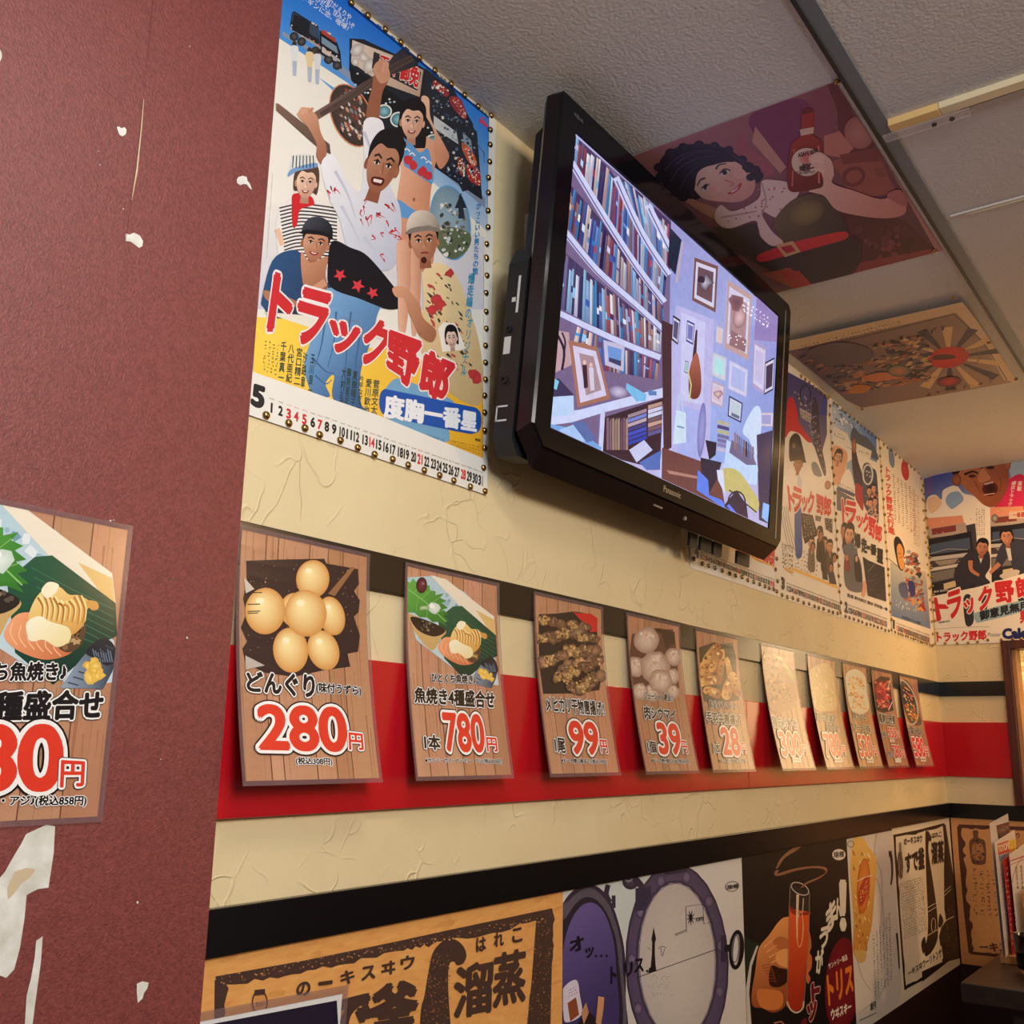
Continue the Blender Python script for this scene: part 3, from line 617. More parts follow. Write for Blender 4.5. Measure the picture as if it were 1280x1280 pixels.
# ------------------------------------------------------------------ figures for the printed posters
SKIN = (214, 158, 126); SKIND = (150, 96, 70); HAIR = (26, 22, 26)
def face(P, cx, cy, w, h, rot=0, skin=SKIN, hair=HAIR, style='short', mouth='smile', hat=None, edge=None):
    """a plain printed face; rot in degrees, w/h half sizes"""
    r = math.radians(rot); cr, sr = math.cos(r), math.sin(r)
    T = lambda x, y: (cx+x*w*cr-y*h*sr, cy+x*w*sr+y*h*cr)
    S = lambda L: [T(*p) for p in L]
    edge = edge or mix(skin, (90, 40, 26), .38)
    if style == 'long': P.poly(S([(-1.15, -.2), (-1.0, -1.0), (0, -1.4), (1.0, -1.0), (1.2, -.1), (1.3, 1.3), (.9, 1.5), (-.9, 1.5), (-1.3, 1.2)]), hair, True)
    if style == 'bob': P.poly(S([(-1.15, .5), (-1.2, -.5), (-.7, -1.25), (.2, -1.4), (1.0, -1.05), (1.25, -.2), (1.15, .7), (.7, .6), (-.7, .6)]), hair, True)
    P.poly(S([(-.34, .6), (.34, .6), (.42, 1.35), (-.42, 1.35)]), edge)
    P.ell(*T(-.96, .1), .16*w, .22*h, edge, edge, rot); P.ell(*T(.96, .1), .16*w, .22*h, skin, edge, rot)
    P.poly(S([(-.92, -.45), (-.55, -.92), (.1, -1.0), (.68, -.8), (.95, -.3), (.9, .25), (.62, .72), (.2, 1.0), (-.18, 1.0), (-.62, .7), (-.9, .2)]), (T(-.5, -.3), T(.9, .9), mix(skin, (255, 240, 220), .18), edge), True)
    P.poly(S([(.55, -.2), (.9, -.2), (.84, .3), (.5, .75), (.2, .96), (.45, .5)]), mix(skin, edge, .55), True)
    if style in ('short', 'long', 'bob'):
        P.poly(S([(-.98, -.05), (-1.08, -.6), (-.75, -1.12), (0, -1.32), (.75, -1.14), (1.08, -.6), (.98, -.02), (.86, -.42), (.5, -.66), (0, -.62), (-.5, -.7), (-.84, -.4)]), hair, True)
    for sx in (-1, 1):
        P.poly(S([(sx*.14, -.24), (sx*.4, -.36), (sx*.66, -.26), (sx*.64, -.18), (sx*.4, -.27), (sx*.16, -.17)]), mix(hair, edge, .15))
        P.ell(*T(sx*.38, -.03), .19*w, .085*h, (244, 238, 230), (214, 200, 190), rot); P.ell(*T(sx*.38, -.03), .085*w, .085*h, (24, 16, 14), None, rot); P.stroke(S([(sx*.18, -.03), (sx*.38, -.13), (sx*.58, -.04)]), .05*h, (40, 22, 18))
    P.stroke(S([(.04, -.1), (.13, .28), (-.1, .33)]), .06*h, mix(skin, edge, .8)); P.ell(*T(-.02, .27), .12*w, .09*h, mix(skin, (255, 255, 255), .12), skin, rot)
    if mouth == 'open': P.ell(*T(0, .6), .3*w, .22*h, (60, 14, 16), (120, 36, 32), rot); P.poly(S([(-.22, .48), (.22, .48), (.18, .56), (-.18, .56)]), (240, 234, 226))
    elif mouth == 'grit': P.poly(S([(-.36, .5), (.36, .46), (.3, .72), (-.3, .74)]), (90, 26, 24), True); P.poly(S([(-.28, .55), (.28, .52), (.24, .64), (-.24, .66)]), (238, 230, 220))
    elif mouth == 'smile': P.poly(S([(-.34, .5), (0, .56), (.34, .5), (.2, .68), (-.2, .68)]), (150, 40, 44), True); P.poly(S([(-.24, .535), (0, .575), (.24, .535), (.1, .62), (-.1, .62)]), (248, 240, 234))
    else: P.stroke(S([(-.26, .58), (0, .56), (.26, .6)]), .09*h, (140, 52, 48))
    if hat: P.poly(S([(-1.15, -.45), (-1.1, -1.0), (-.6, -1.45), (.3, -1.5), (1.0, -1.1), (1.15, -.5), (.5, -.72), (-.5, -.7)]), (T(-.6, -1.4), T(.8, -.4), mix(hat, (255, 255, 255), .15), mix(hat, (0, 0, 0), .35)), True); P.poly(S([(-1.3, -.4), (-.9, -.66), (0, -.74), (1.0, -.62), (1.2, -.4), (.4, -.5), (-.5, -.46)]), mix(hat, (0, 0, 0), .4), True)
def lorry(P, T, body=(34, 36, 46), art=None, lamps=18):
    """decorated lorry drawn in the unit square given by T(x,y)"""
    S = lambda L: [T(*p) for p in L]
    P.poly(S([(0, .1), (.04, 0), (.56, .02), (.58, .62), (.0, .62)]), body); P.poly(S([(.02, .06), (.55, .08), (.555, .44), (.02, .42)]), art or (60, 74, 92))
    P.poly(S([(.58, .12), (.95, .16), (1, .4), (.99, .9), (.58, .86)]), mix(body, (0, 0, 0), .3)); P.poly(S([(.62, .28), (.93, .3), (.95, .5), (.62, .5)]), (120, 146, 166)); P.poly(S([(.62, .05), (.92, .08), (.93, .2), (.62, .18)]), (170, 66, 52))
    P.poly(S([(.0, .62), (.6, .62), (.6, .72), (.02, .72)]), (150, 156, 160)); P.poly(S([(.62, .62), (.97, .64), (.97, .8), (.62, .78)]), (170, 172, 174))
    for x in (.1, .24, .5, .74, .9): c = T(x, .88); e = T(x+.07, .88); k = math.hypot(e[0]-c[0], e[1]-c[1]); P.ell(c[0], c[1], k, k, (90, 92, 94), (16, 16, 18), n=14)
    for i in range(lamps):
        c = T(random.uniform(.02, .98), random.choice((.03, .64, .68, .74, .55, .6))); P.ell(c[0], c[1], 4, 4, random.choice(((244, 206, 150), (240, 240, 232), (214, 70, 54), (240, 150, 60))), n=7)
def bil(q): return lambda x, y: tuple((q[0][k]*(1-x)+q[1][k]*x)*(1-y)+(q[3][k]*(1-x)+q[2][k]*x)*y for k in (0, 1))
RED = (206, 44, 52); WHT = (240, 238, 230)

# ------------------------------------------------------------------ May calendar poster
P = Print((.772, .9985, Z+1.107), (1, 0, 0), (0, 0, -1), .514, .704, (234, 232, 224), step=8e-6)
A = (310, 0, 3.8788); B = (300, 310, 3.7647)
P.view(*A)
P.grad([(20, 0), (1170, 0), (1170, 1300), (20, 1300)], [(240, 238, 226), (240, 238, 226), (240, 236, 220), (236, 232, 226)])
P.poly([(60, 1000), (300, 960), (600, 1010), (1150, 1150), (1170, 1500), (40, 1500)], ((500, 950), (500, 1300), (238, 234, 222), (206, 206, 222)))
P.grad([(150, -260), (1172, 520), (1166, 1130), (140, 190)], [(16, 96, 206), (30, 120, 224), (190, 208, 224), (70, 150, 226)], 10)
P.poly([(164, 172), (340, 270), (420, 330), (560, 440), (760, 620), (900, 800), (1150, 1010), (1150, 960), (900, 740), (700, 520), (470, 330), (168, 150)], (134, 150, 176)); P.poly([(150, 185), (480, 400), (560, 470), (560, 520), (140, 240)], (238, 236, 224))
P.text('のどかの町だえりや', [(300, -80), (505, 75), (492, 100), (285, -50)], (226, 232, 240), .01); P.text('にぎやかだぞ、住みよいぞ', [(270, -70), (520, 118), (508, 142), (262, -40)], (226, 232, 240), .01); P.text('マドギンに恋、喧嘩！', [(240, -50), (492, 128), (480, 150), (232, -22)], (226, 232, 240), .01)
lorry(P, bil([(215, 48), (440, 185), (460, 355), (195, 175)]), (30, 34, 46)); P.poly([(222, 66), (300, 108), (296, 190), (212, 145)], (26, 30, 40)); P.text('日本', [(362, 225), (402, 255), (400, 280), (360, 250)], (230, 200, 190), .03)
for x, y, c in ((225, 240, (226, 230, 232)), (298, 270, (232, 206, 160)), (335, 280, (222, 222, 224))):
    P.ell(x, y-28, 11, 13, (60, 44, 40)); P.poly([(x-18, y-14), (x+18, y-12), (x+14, y+48), (x+10, y+124), (x-6, y+124), (x-12, y+48)], c, True); P.poly([(x-10, y+56), (x+12, y+56), (x+8, y+130), (x-8, y+126)], (176, 190, 206))
# big lorry
P.poly([(492, 186), (560, 190), (830, 318), (850, 330), (1000, 440), (1090, 600), (1130, 900), (1136, 970), (930, 830), (640, 620), (490, 340)], (34, 38, 48)); P.poly([(506, 194), (700, 268), (850, 340), (832, 470), (640, 400), (500, 300)], ((500, 200), (830, 460), (224, 206, 190), (190, 160, 140)))
for x, y, r in ((530, 240, 36), (590, 320, 38), (560, 280, 26), (520, 300, 20)): P.blob(x, y, r, (236, 234, 226), (176, 168, 160), .25)
P.poly([(610, 250), (840, 350), (820, 440), (600, 330)], (54, 46, 50)); P.text('天下御免', [(640, 262), (836, 330), (822, 425), (636, 330)], (206, 46, 44), .05, [(.09, (240, 232, 226))])
P.poly([(490, 320), (640, 410), (800, 520), (900, 640), (880, 690), (650, 540), (500, 390)], (24, 26, 32))
for k in range(40): t = random.random(); P.ell(500+t*560+random.uniform(-8, 8), 345+t*400+random.uniform(-14, 60), 6, 5, random.choice(((236, 236, 232), (150, 190, 206), (206, 206, 200))), n=7)
for x, y, r in ((660, 540, 34), (730, 580, 38), (900, 690, 40)): P.ell(x, y, r, r*.9, (150, 200, 206), (30, 90, 110)); P.loop(x, y, r, r*.9, 7, (230, 232, 226))
P.poly([(860, 330), (1000, 440), (1040, 560), (1110, 640), (1130, 900), (1040, 930), (900, 640), (850, 480)], (40, 44, 54)); P.poly([(900, 560), (1010, 640), (1020, 700), (900, 620)], (196, 204, 206)); P.poly([(1040, 640), (1080, 680), (1092, 760), (1050, 720)], (140, 160, 176))
for q, c in (([(905, 390), (970, 440), (960, 470), (900, 420)], (150, 54, 60)), ([(980, 470), (1030, 480), (1060, 560), (1040, 575), (985, 510)], (156, 54, 66)), ([(1040, 690), (1090, 740), (1110, 800), (1080, 800), (1040, 730)], (206, 90, 56)), ([(1060, 800), (1120, 830), (1124, 900), (1070, 870)], (176, 50, 50)), ([(1020, 760), (1050, 800), (1046, 860), (1016, 820)], (130, 40, 40))): P.poly(q, c, True); P.speck(q, 26, 2.5, 5, [(246, 206, 170), (240, 240, 232), (230, 120, 80)])
P.speck([(870, 370), (1090, 620), (1125, 930), (960, 860)], 120, 3, 8, [(150, 160, 170), (90, 110, 130), (20, 22, 28), (206, 206, 200), (60, 80, 110)])
P.poly([(1128, 570), (1165, 610), (1160, 620), (1118, 590)], (206, 70, 110)); P.loop(1138, 585, 16, 16, 3, (196, 70, 120))
P.stroke([(1105, 690), (1150, 750)], 2.5, (90, 100, 120)); P.stroke([(1140, 730), (1146, 790)], 2.5, (90, 100, 120))
# round inset pictures
P.ell(500, 560, 92, 156, (90, 70, 60), (60, 50, 48), -22); P.loop(500, 560, 94, 158, 6, (206, 130, 90), -22); P.speck([(440, 440), (540, 440), (580, 690), (440, 660)], 90, 6, 16, [(40, 40, 46), (150, 70, 54), (206, 196, 190), (120, 130, 140), (80, 60, 50), (200, 150, 120)], asp=.5, rot=60)
# wooden pole held overhead
P.poly([(320, 545), (640, 350), (705, 270), (760, 222), (836, 280), (820, 320), (700, 360), (640, 400), (340, 580)], ((320, 560), (820, 280), (120, 96, 84), (44, 46, 56))); 
for k in range(9): a = k/9; P.stroke([(345+a*10, 548+a*18), (520, 440+a*30), (680, 320+a*50), (800, 262+a*40)], 3.2, jit((84, 66, 62), 18), True)
P.poly([(134, 500), (150, 505), (395, 700), (400, 750), (340, 720), (134, 535)], ((134, 510), (400, 740), (140, 112, 92), (90, 74, 70)))
for k in range(4): P.stroke([(140, 512+k*8), (260, 600+k*14), (385, 715+k*8)], 2.6, jit((96, 72, 60), 12), True)
# woman in blue swimwear
P.poly([(690, 660), (760, 650), (800, 690), (860, 660), (920, 720), (900, 830), (880, 1000), (900, 1180), (880, 1300), (740, 1300), (720, 1000), (740, 820), (700, 740)], ((700, 800), (900, 900), (236, 186, 156), (204, 140, 108)), True)
P.poly([(840, 470), (876, 480), (886, 580), (960, 720), (972, 770), (930, 820), (900, 740), (900, 640), (850, 540)], ((850, 500), (960, 780), (236, 190, 160), (200, 136, 106)), True)
face(P, 795, 590, 56, 84, 4, (236, 188, 160), HAIR, 'long', 'smile')
BLUE = (96, 156, 214)
P.poly([(776, 690), (830, 740), (870, 720), (890, 800), (894, 880), (820, 830), (752, 790)], BLUE, True); P.stroke([(755, 795), (893, 890)], 14, BLUE); P.stroke([(770, 690), (740, 660)], 9, BLUE)
for x, y in ((775, 780), (800, 800), (845, 830), (868, 850)): P.blob(x, y, 24, (206, 50, 60), (190, 60, 70), .25)
for x, y in ((770, 730), (795, 750), (850, 770), (875, 790)): P.stroke([(x-14, y), (x, y-8), (x+14, y+6)], 6, (236, 238, 240), True)
P.ell(803, 968, 6, 9, (150, 90, 66)); P.poly([(725, 970), (790, 1010), (830, 1040), (770, 1060), (730, 1040)], BLUE, True)
# town in the right inset
P.ell(980, 1080, 94, 178, (150, 176, 190), (120, 150, 170), -8); P.loop(980, 1080, 95, 180, 6, (90, 160, 216), -8); P.poly([(900, 1140), (960, 1100), (1070, 1130), (1070, 1200), (1000, 1256), (930, 1220)], (96, 110, 80), True); P.speck([(920, 980), (1050, 1000), (1060, 1230), (950, 1240)], 60, 5, 12, [(226, 226, 220), (60, 66, 60), (130, 120, 100), (200, 206, 206)]); P.poly([(1020, 950), (1032, 935), (1050, 1060), (1018, 1060)], (50, 54, 64)); P.poly([(1000, 1010), (1030, 940), (1060, 1010)], (44, 48, 60))
# woman in cap and stripes
P.poly([(140, 1050), (190, 970), (260, 950), (330, 980), (420, 1030), (440, 1180), (420, 1290), (180, 1290), (140, 1200)], (232, 230, 226), True)
for k in range(17): P.stroke([(150+k*2, 1010+k*17), (260, 990+k*17), (430, 1010+k*17)], 7, (36, 38, 48), True)
P.poly([(220, 940), (300, 950), (320, 990), (300, 1000), (250, 1020), (236, 1090), (215, 1100), (210, 1000)], (206, 40, 46), True); P.stroke([(140, 1110), (165, 1190)], 26, (232, 190, 160))
face(P, 280, 885, 50, 76, 6, (240, 200, 174), (90, 66, 54), 'bob', 'smile'); P.poly([(205, 790), (235, 750), (300, 750), (328, 800), (250, 810), (206, 840)], (226, 226, 222), True); P.poly([(192, 858), (210, 820), (320, 790), (330, 812), (240, 830)], (120, 160, 206), True)
for k in range(7): P.stroke([(218+k*16, 755), (214+k*17, 815)], 5, (50, 56, 70))
# man in the middle, white shirt
P.poly([(570, 560), (600, 420), (612, 370), (680, 380), (650, 450), (636, 560), (640, 600), (600, 610)], ((600, 400), (600, 600), (160, 100, 76), (150, 96, 70)), True); P.poly([(605, 330), (625, 300), (660, 290), (685, 350), (680, 390), (640, 405), (612, 360)], (206, 150, 120), True)
P.poly([(240, 560), (270, 520), (330, 560), (350, 640), (380, 720), (360, 800), (330, 760), (330, 700), (290, 620)], ((250, 540), (370, 780), (214, 160, 130), (160, 104, 80)), True)
for k in range(4): P.stroke([(612+k*19, 350), (628+k*16, 305)], 13, jit((210, 156, 126), 10), True); P.stroke([(240+k*18, 560-k*4), (262+k*17, 524)], 14, jit((210, 156, 126), 10), True)
SHIRT = (232, 234, 240)
P.poly([(352, 800), (410, 750), (470, 860), (540, 930), (560, 780), (560, 590), (640, 580), (660, 650), (640, 760), (700, 930), (735, 1010), (740, 1150), (700, 1300), (560, 1300), (480, 1200), (440, 1060), (390, 960)], ((360, 800), (740, 1250), (242, 242, 246), (190, 196, 216)), True)
for a, b, c_ in (((560, 640), (600, 760), (590, 900)), ((420, 830), (480, 940), (520, 1060)), ((560, 1150), (620, 1230), (640, 1290)), ((660, 1100), (690, 1180), (680, 1280)), ((450, 1000), (500, 1090), (540, 1180))): P.stroke([a, b, c_], 16, (196, 202, 220), True, 4)
for k in range(26):
    x, y = random.choice(((550, 970), (560, 1080), (640, 1030), (690, 1010), (660, 1130), (700, 1110), (410, 930), (600, 1150), (640, 1250), (540, 1030), (680, 1060), (575, 1000), (720, 1130)))
    x += random.uniform(-16, 16); y += random.uniform(-16, 16); P.stroke([(x, y), (x+random.uniform(-26, 26), y+random.uniform(-24, 24)), (x+random.uniform(-10, 30), y+random.uniform(10, 34))], 8, (196, 40, 50), True, 2)
face(P, 650, 800, 78, 138, 17, (176, 116, 86), HAIR, 'short', 'grit')
# man in denim, lower left
face(P, 325, 1180, 64, 84, 10, (196, 136, 104), HAIR, 'short', 'smile', (30, 34, 48))
P.view(*B)
P.poly([(100, 240), (150, 60), (240, 10), (290, 40), (300, 160), (330, 220), (420, 160), (420, 230), (390, 340), (170, 340), (110, 280)], ((100, 100), (400, 300), (44, 84, 130), (36, 58, 92)), True); P.poly([(285, 20), (330, 70), (410, 40), (400, 120), (410, 200), (370, 230), (300, 190)], ((290, 60), (400, 220), (200, 144, 112), (150, 96, 70)), True); P.stroke([(340, 200), (400, 160)], 34, (206, 150, 118)); P.poly([(110, 200), (180, 220), (260, 250), (250, 280), (130, 250)], (176, 120, 92), True); P.poly([(150, 260), (400, 300), (400, 390), (160, 350)], (40, 52, 74))
# trousers, sash, floor
P.poly([(72, 325), (300, 340), (700, 470), (1140, 640), (1140, 990), (60, 590)], ((70, 300), (1100, 900), (248, 214, 84), (238, 176, 44)))
P.grad([(100, 300), (440, 330), (700, 470), (640, 480)], [(232, 228, 214)]*4)
JE = (104, 152, 200)
P.poly([(410, 190), (640, 250), (640, 330), (600, 480), (570, 560), (560, 660), (570, 740), (600, 778), (440, 720), (440, 600), (400, 640), (420, 700), (340, 690), (300, 560), (330, 440), (360, 380)], ((330, 400), (600, 650), (120, 168, 214), (54, 96, 146)), True)
for L in ([(450, 300), (440, 440), (410, 560)], [(520, 300), (500, 480), (490, 660)], [(560, 420), (540, 580), (560, 720)], [(340, 520), (400, 580), (440, 590)], [(350, 600), (400, 640), (430, 620)], [(400, 330), (380, 460), (350, 560)]): P.stroke(L, 10, (62, 104, 152), True, 3)
P.poly([(660, 740), (720, 620), (820, 640), (1000, 720), (940, 760), (980, 860), (960, 915), (760, 860)], (116, 168, 206), True)
P.poly([(430, -30), (520, 0), (600, 40), (720, 180), (775, 260), (700, 290), (560, 240), (430, 190), (410, 110)], (18, 20, 30), True)
def star(x, y, r, rot, c=(214, 60, 70)): P.poly([(x+(r if k % 2 == 0 else r*.45)*math.cos(math.radians(rot+36*k)), y+(r if k % 2 == 0 else r*.45)*math.sin(math.radians(rot+36*k))) for k in range(10)], c)
star(468, 128, 32, 20); star(552, 178, 34, 10); star(622, 212, 30, 30)
# legs of the woman, man in the patterned shirt
P.poly([(735, -20), (800, -20), (800, 120), (790, 300), (770, 420), (745, 380), (740, 150)], ((740, 0), (800, 0), (232, 184, 156), (204, 146, 118)), True); P.poly([(805, -20), (850, -20), (850, 150), (835, 380), (805, 380)], ((805, 0), (850, 0), (226, 176, 148), (196, 138, 110)), True)
YS = (226, 204, 156)
P.poly([(860, 110), (930, 70), (1000, 110), (1060, 230), (1130, 480), (1140, 700), (1090, 740), (960, 660), (850, 480), (860, 260)], ((860, 100), (1130, 700), (236, 214, 168), (196, 168, 120)), True)
P.speck([(870, 110), (990, 130), (1130, 690), (900, 560)], 70, 7, 17, [(60, 56, 50), (76, 66, 52), (190, 70, 70), (50, 60, 50)], .6, .4, 50)
for x, y in ((920, 240), (940, 270), (900, 290), (985, 120), (1110, 610), (1090, 590)): P.blob(x, y, 24, (206, 60, 66), (176, 60, 60), .35)
P.poly([(715, 190), (770, 185), (840, 260), (860, 330), (920, 390), (900, 445), (840, 410), (790, 300), (770, 240), (730, 230)], ((720, 190), (900, 420), (216, 160, 126), (160, 104, 78)), True)
P.poly([(930, 380), (955, 350), (1010, 355), (1060, 470), (1040, 480), (950, 490)], (238, 232, 220)); face(P, 993, 425, 26, 46, -6, (240, 206, 190), HAIR, 'bob', 'smile')
P.view(*A); face(P, 850, 1170, 68, 98, -4, (190, 130, 100), HAIR, 'short', 'flat', (220, 206, 190)); P.ell(850, 1262, 14, 16, (70, 26, 22))
P.text('かっこいい男たちの旅', [(1105, 985), (1128, 985), (1112, 1330), (1085, 1330)], (60, 140, 200), .02, vert=True); P.view(*B); P.text('爆走編の', [(1075, 120), (1105, 120), (1085, 330), (1055, 330)], (60, 150, 190), .02, vert=True); P.text('オリジナル', [(1068, 330), (1096, 330), (1062, 600), (1034, 600)], (60, 150, 170), .02, vert=True)
# names, title, calendar strip
NM = (40, 66, 60)
for t, x, y, h, k in (('菅原文太', 640, 620, 160, 30), ('愛川欽也', 605, 615, 165, 28), ('片平なぎさ', 570, 600, 150, 22), ('夏樹陽子', 540, 580, 165, 24), ('藤原釜足', 512, 565, 165, 22), ('大村弘', 488, 560, 165, 20), ('宮口精二', 278, 470, 170, 28), ('八代亜紀', 240, 455, 175, 28), ('千葉真一', 204, 440, 170, 26), ('汐路章', 305, 490, 165, 20), ('玉川良一', 340, 500, 170, 20)):
    P.text(t, [(x-k*.5, y), (x+k*.5, y+4), (x+k*.5-14, y+h+4), (x-k*.5-14, y+h)], NM, .02, vert=True)
P.squig([(110, 430), (185, 455), (170, 605), (100, 575)], 4, 9, (70, 74, 56), 3.2)
T4 = ((.085, (244, 232, 230)),)
for t, q in (('ト', [(165, 128), (255, 160), (222, 385), (130, 380)]), ('ラ', [(285, 192), (432, 232), (355, 465), (262, 430)]), ('ッ', [(425, 335), (560, 380), (510, 515), (430, 470)]), ('ク', [(600, 330), (725, 372), (640, 575), (566, 525)]), ('野', [(700, 392), (850, 450), (812, 670), (690, 560)]), ('郎', [(868, 480), (1010, 540), (945, 735), (842, 665)])):
    P.text(t, q, RED, .055, T4)
P.squig([(462, 315), (560, 345), (560, 360), (462, 330)], 8, 1, (120, 110, 90), 3)
bx = [(672, 668), (720, 672), (1040, 738), (1110, 755), (1132, 790), (1128, 850), (1100, 872), (1040, 868), (740, 805), (680, 790), (655, 755), (654, 700)]
P.poly(bx, (30, 84, 176), True); P.text('度胸一番星', [(680, 690), (1112, 775), (1108, 865), (676, 795)], (240, 242, 246), .05)
P.squig([(815, 858), (960, 896), (958, 915), (815, 870)], 22, 1, (60, 90, 130), 2); P.squig([(975, 900), (1125, 930), (1122, 975), (975, 920)], 26, 3, (120, 90, 40), 2.2); P.text('東映', [(1103, 895), (1128, 900), (1128, 914), (1103, 908)], (70, 60, 40), .02)
P.poly([(30, 575), (60, 585), (640, 785), (1140, 990), (1200, 1010), (1200, 1200), (20, 830)], (236, 234, 226))
P.text('5', [(62, 645), (112, 662), (100, 755), (52, 735)], (34, 36, 42), .06)
WD = ['mon', 'tue', 'wed', 'thu', 'fri', 'sat', 'sun']; dx = [146, 188, 226, 262, 300, 340, 373, 406, 440, 478, 511, 545, 586, 618, 650, 684, 716, 752, 780, 814, 844, 876, 907, 934, 962, 990, 1018, 1048, 1076, 1103, 1130]
for i, x in enumerate(dx):
    y = 751+(x-146)*.3495+ (0 if x > 400 else 2); wq = (9 if i < 9 else 12)*(1-.12*i/31); c = (206, 44, 56) if i+1 in (3, 4, 5, 7, 14, 21, 28) else (24, 24, 26); h = 21
    P.text(str(i+1), [(x-wq, y-h-wq*.3), (x+wq, y-h+wq*.3), (x+wq-2, y+h+wq*.3), (x-wq-2, y+h-wq*.3)], c, .05)
    P.text(WD[i % 7], [(x-10, y-48), (x+12, y-41), (x+12, y-34), (x-10, y-41)], (96, 92, 92) if c[0] < 100 else (206, 100, 100), .0)
# edge stripes of the sheet
P.view(*A)
for i in range(11): x = 497+i*67; y = 18+i*54.4; P.poly([(x+14, y+8), (x+60, y+44), (x+56, y+54), (x+10, y+18)], (226, 228, 236)); P.stroke([(x-8, y+2), (x+62, y+58)], 7, (26, 60, 130))
for x, y, t in ((560, 62, '紅葉'), (728, 198, '青葉'), (940, 380, '信濃'), (1140, 540, '安芸')): P.poly([(x-22, y-26), (x+20, y+10), (x+24, y+26), (x-18, y-8)], (214, 206, 160)); P.text(t, [(x-14, y-17), (x+16, y+8), (x+18, y+20), (x-12, y-4)], (50, 50, 50), .03)
P.poly([(1166, 530), (1240, 530), (1200, 1340), (1152, 1340)], (236, 234, 224)); P.view(*B); P.poly([(1144, -40), (1200, -40), (1180, 1200), (1138, 1160)], (236, 234, 224))
P.view(*A); P.squig([(112, 840), (118, 840), (90, 1250), (84, 1250)], 1, 60, (120, 110, 110), 1.6)
may = P.build('calendar_poster', M_POSTER); MAYTOP = P.top
tag(may, 'largest calendar poster, a man in a white shirt under blue sky, left of the television', 'poster', 'calendar posters on the walls')
# ------------------------------------------------------------------ laminated menu cards
M_FILM = mat('laminate_film_edge', (150, 120, 120), rough=.12); bsdf(M_FILM).inputs['Alpha'].default_value = .45; add_bump(M_FILM, 20, .03, .001)
WHR = ((.115, (30, 26, 28)), (.085, (246, 244, 240)))
WHS = ((.095, (246, 244, 240)),)
PRICE = (226, 62, 42)
def planks(P, q, seed):
    st = random.getstate(); random.seed(seed); n = 6
    L = lambda a, b: tuple((q[0][k]*(1-a)+q[1][k]*a)*(1-b)+(q[3][k]*(1-a)+q[2][k]*a)*b for k in (0, 1))
    e = [0]+sorted(random.uniform((i-.3)/n, (i+.3)/n) for i in range(1, n))+[1]
    for a, b in zip(e, e[1:]):
        c = jit((190, 140, 106), 9); P.grad([L(a, -.02), L(b, -.02), L(b, 1.02), L(a, 1.02)], [jit(c, 8) for _ in range(4)], 2)
        for _ in range(16):
            x = random.uniform(a, b); y0 = random.uniform(-.1, .8); y1 = y0+random.uniform(.1, .5); d = random.uniform(-.004, .004)
            P.stroke([L(x, y0), L(x+d, (y0+y1)/2), L(x, y1)], random.uniform(.003, .011)*(q[1][0]-q[0][0]), jit(mix(c, (110, 62, 38), random.uniform(.15, .45)), 6), True, 0)
        if random.random() < .5:
            x, y = random.uniform(a+.02, b-.02), random.uniform(.1, .9); w = (q[1][0]-q[0][0])
            for k in (1, .7, .4): P.ell(*L(x, y), .02*w*k, .05*w*k, mix(c, (110, 62, 38), .5-.3*k), n=12)
    for a in e[1:-1]: P.stroke([L(a, -.02), L(a, 1.02)], .006*(q[1][0]-q[0][0]), (112, 70, 50))
    random.setstate(st)
def menu(x0, px, view, art, label, out=.037, wid=.2205, group='laminated menu cards along the red band', wall=None):
    yw = .9915 if wall is None else wall
    P = Print((x0, yw-.0007, Z+.2525), (1, 0, 0), (0, 0, -1), wid, .300, (180, 132, 100), px=px, bend=(lambda t: out*max(t, 0)**1.7) if out else None, thick=.0006)
    P.view(*view); k = view[2]
    q = [((x-view[0])*k, (y-view[1])*k) for x, y in px]; planks(P, q, int(x0*100)); art(P, q)
    e = empty('menu_card', label, 'menu card', (x0+wid/2, yw, Z+.2525), group)
    P.build('printed_card', M_MENU, e)
    F = Print((x0, yw-.0007, Z+.2525), (1, 0, 0), (0, 0, -1), wid, .300, bend=P.bend)
    bm = bmesh.new(); n = 14; m = .0055; rows = []
    def ringv(u, v, l): return bm.verts.new(F.pos(u, v, l)-e.location)
    a = []; b = []
    for l, r in ((.0008, 0),):
        pts = [(-m+ (wid+2*m)*i/4, -m) for i in range(4)]+[(wid+m, -m+(.3+2*m)*i/n) for i in range(n)]+[(wid+m-(wid+2*m)*i/4, .3+m) for i in range(4)]+[(-m, .3+m-(.3+2*m)*i/n) for i in range(n)]
        i2 = [(min(max(u, 0.0004), wid-.0004), min(max(v, .0004), .2996)) for u, v in pts]
        A_ = [ringv(u, v, .0012) for u, v in pts]; B_ = [ringv(u, v, .0012) for u, v in i2]; C_ = [ringv(u, v, .0003) for u, v in pts]; N_ = len(pts)
        for i in range(N_):
            j = (i+1) % N_; bm.faces.new((A_[i], A_[j], B_[j], B_[i])); bm.faces.new((C_[j], C_[i], A_[i], A_[j]))
    obj('laminate_edge', bm, M_FILM, e)
    return e
def price(P, t, q, yen): P.text(t, q, PRICE, .035, ((.105, (34, 24, 24)), (.082, (248, 246, 242)))); P.text('円', yen, PRICE, .03, ((.13, (34, 24, 24)), (.10, (248, 246, 242))))
BLK = (30, 26, 28)
def title(P, t, q, b=.03): P.text(t, q, BLK, b, ((.125, (40, 34, 34)), (.10, (248, 246, 242))))
I = (280, 640, 3.3684); J = (650, 720, 4.129); Q = (930, 780, 5.12)

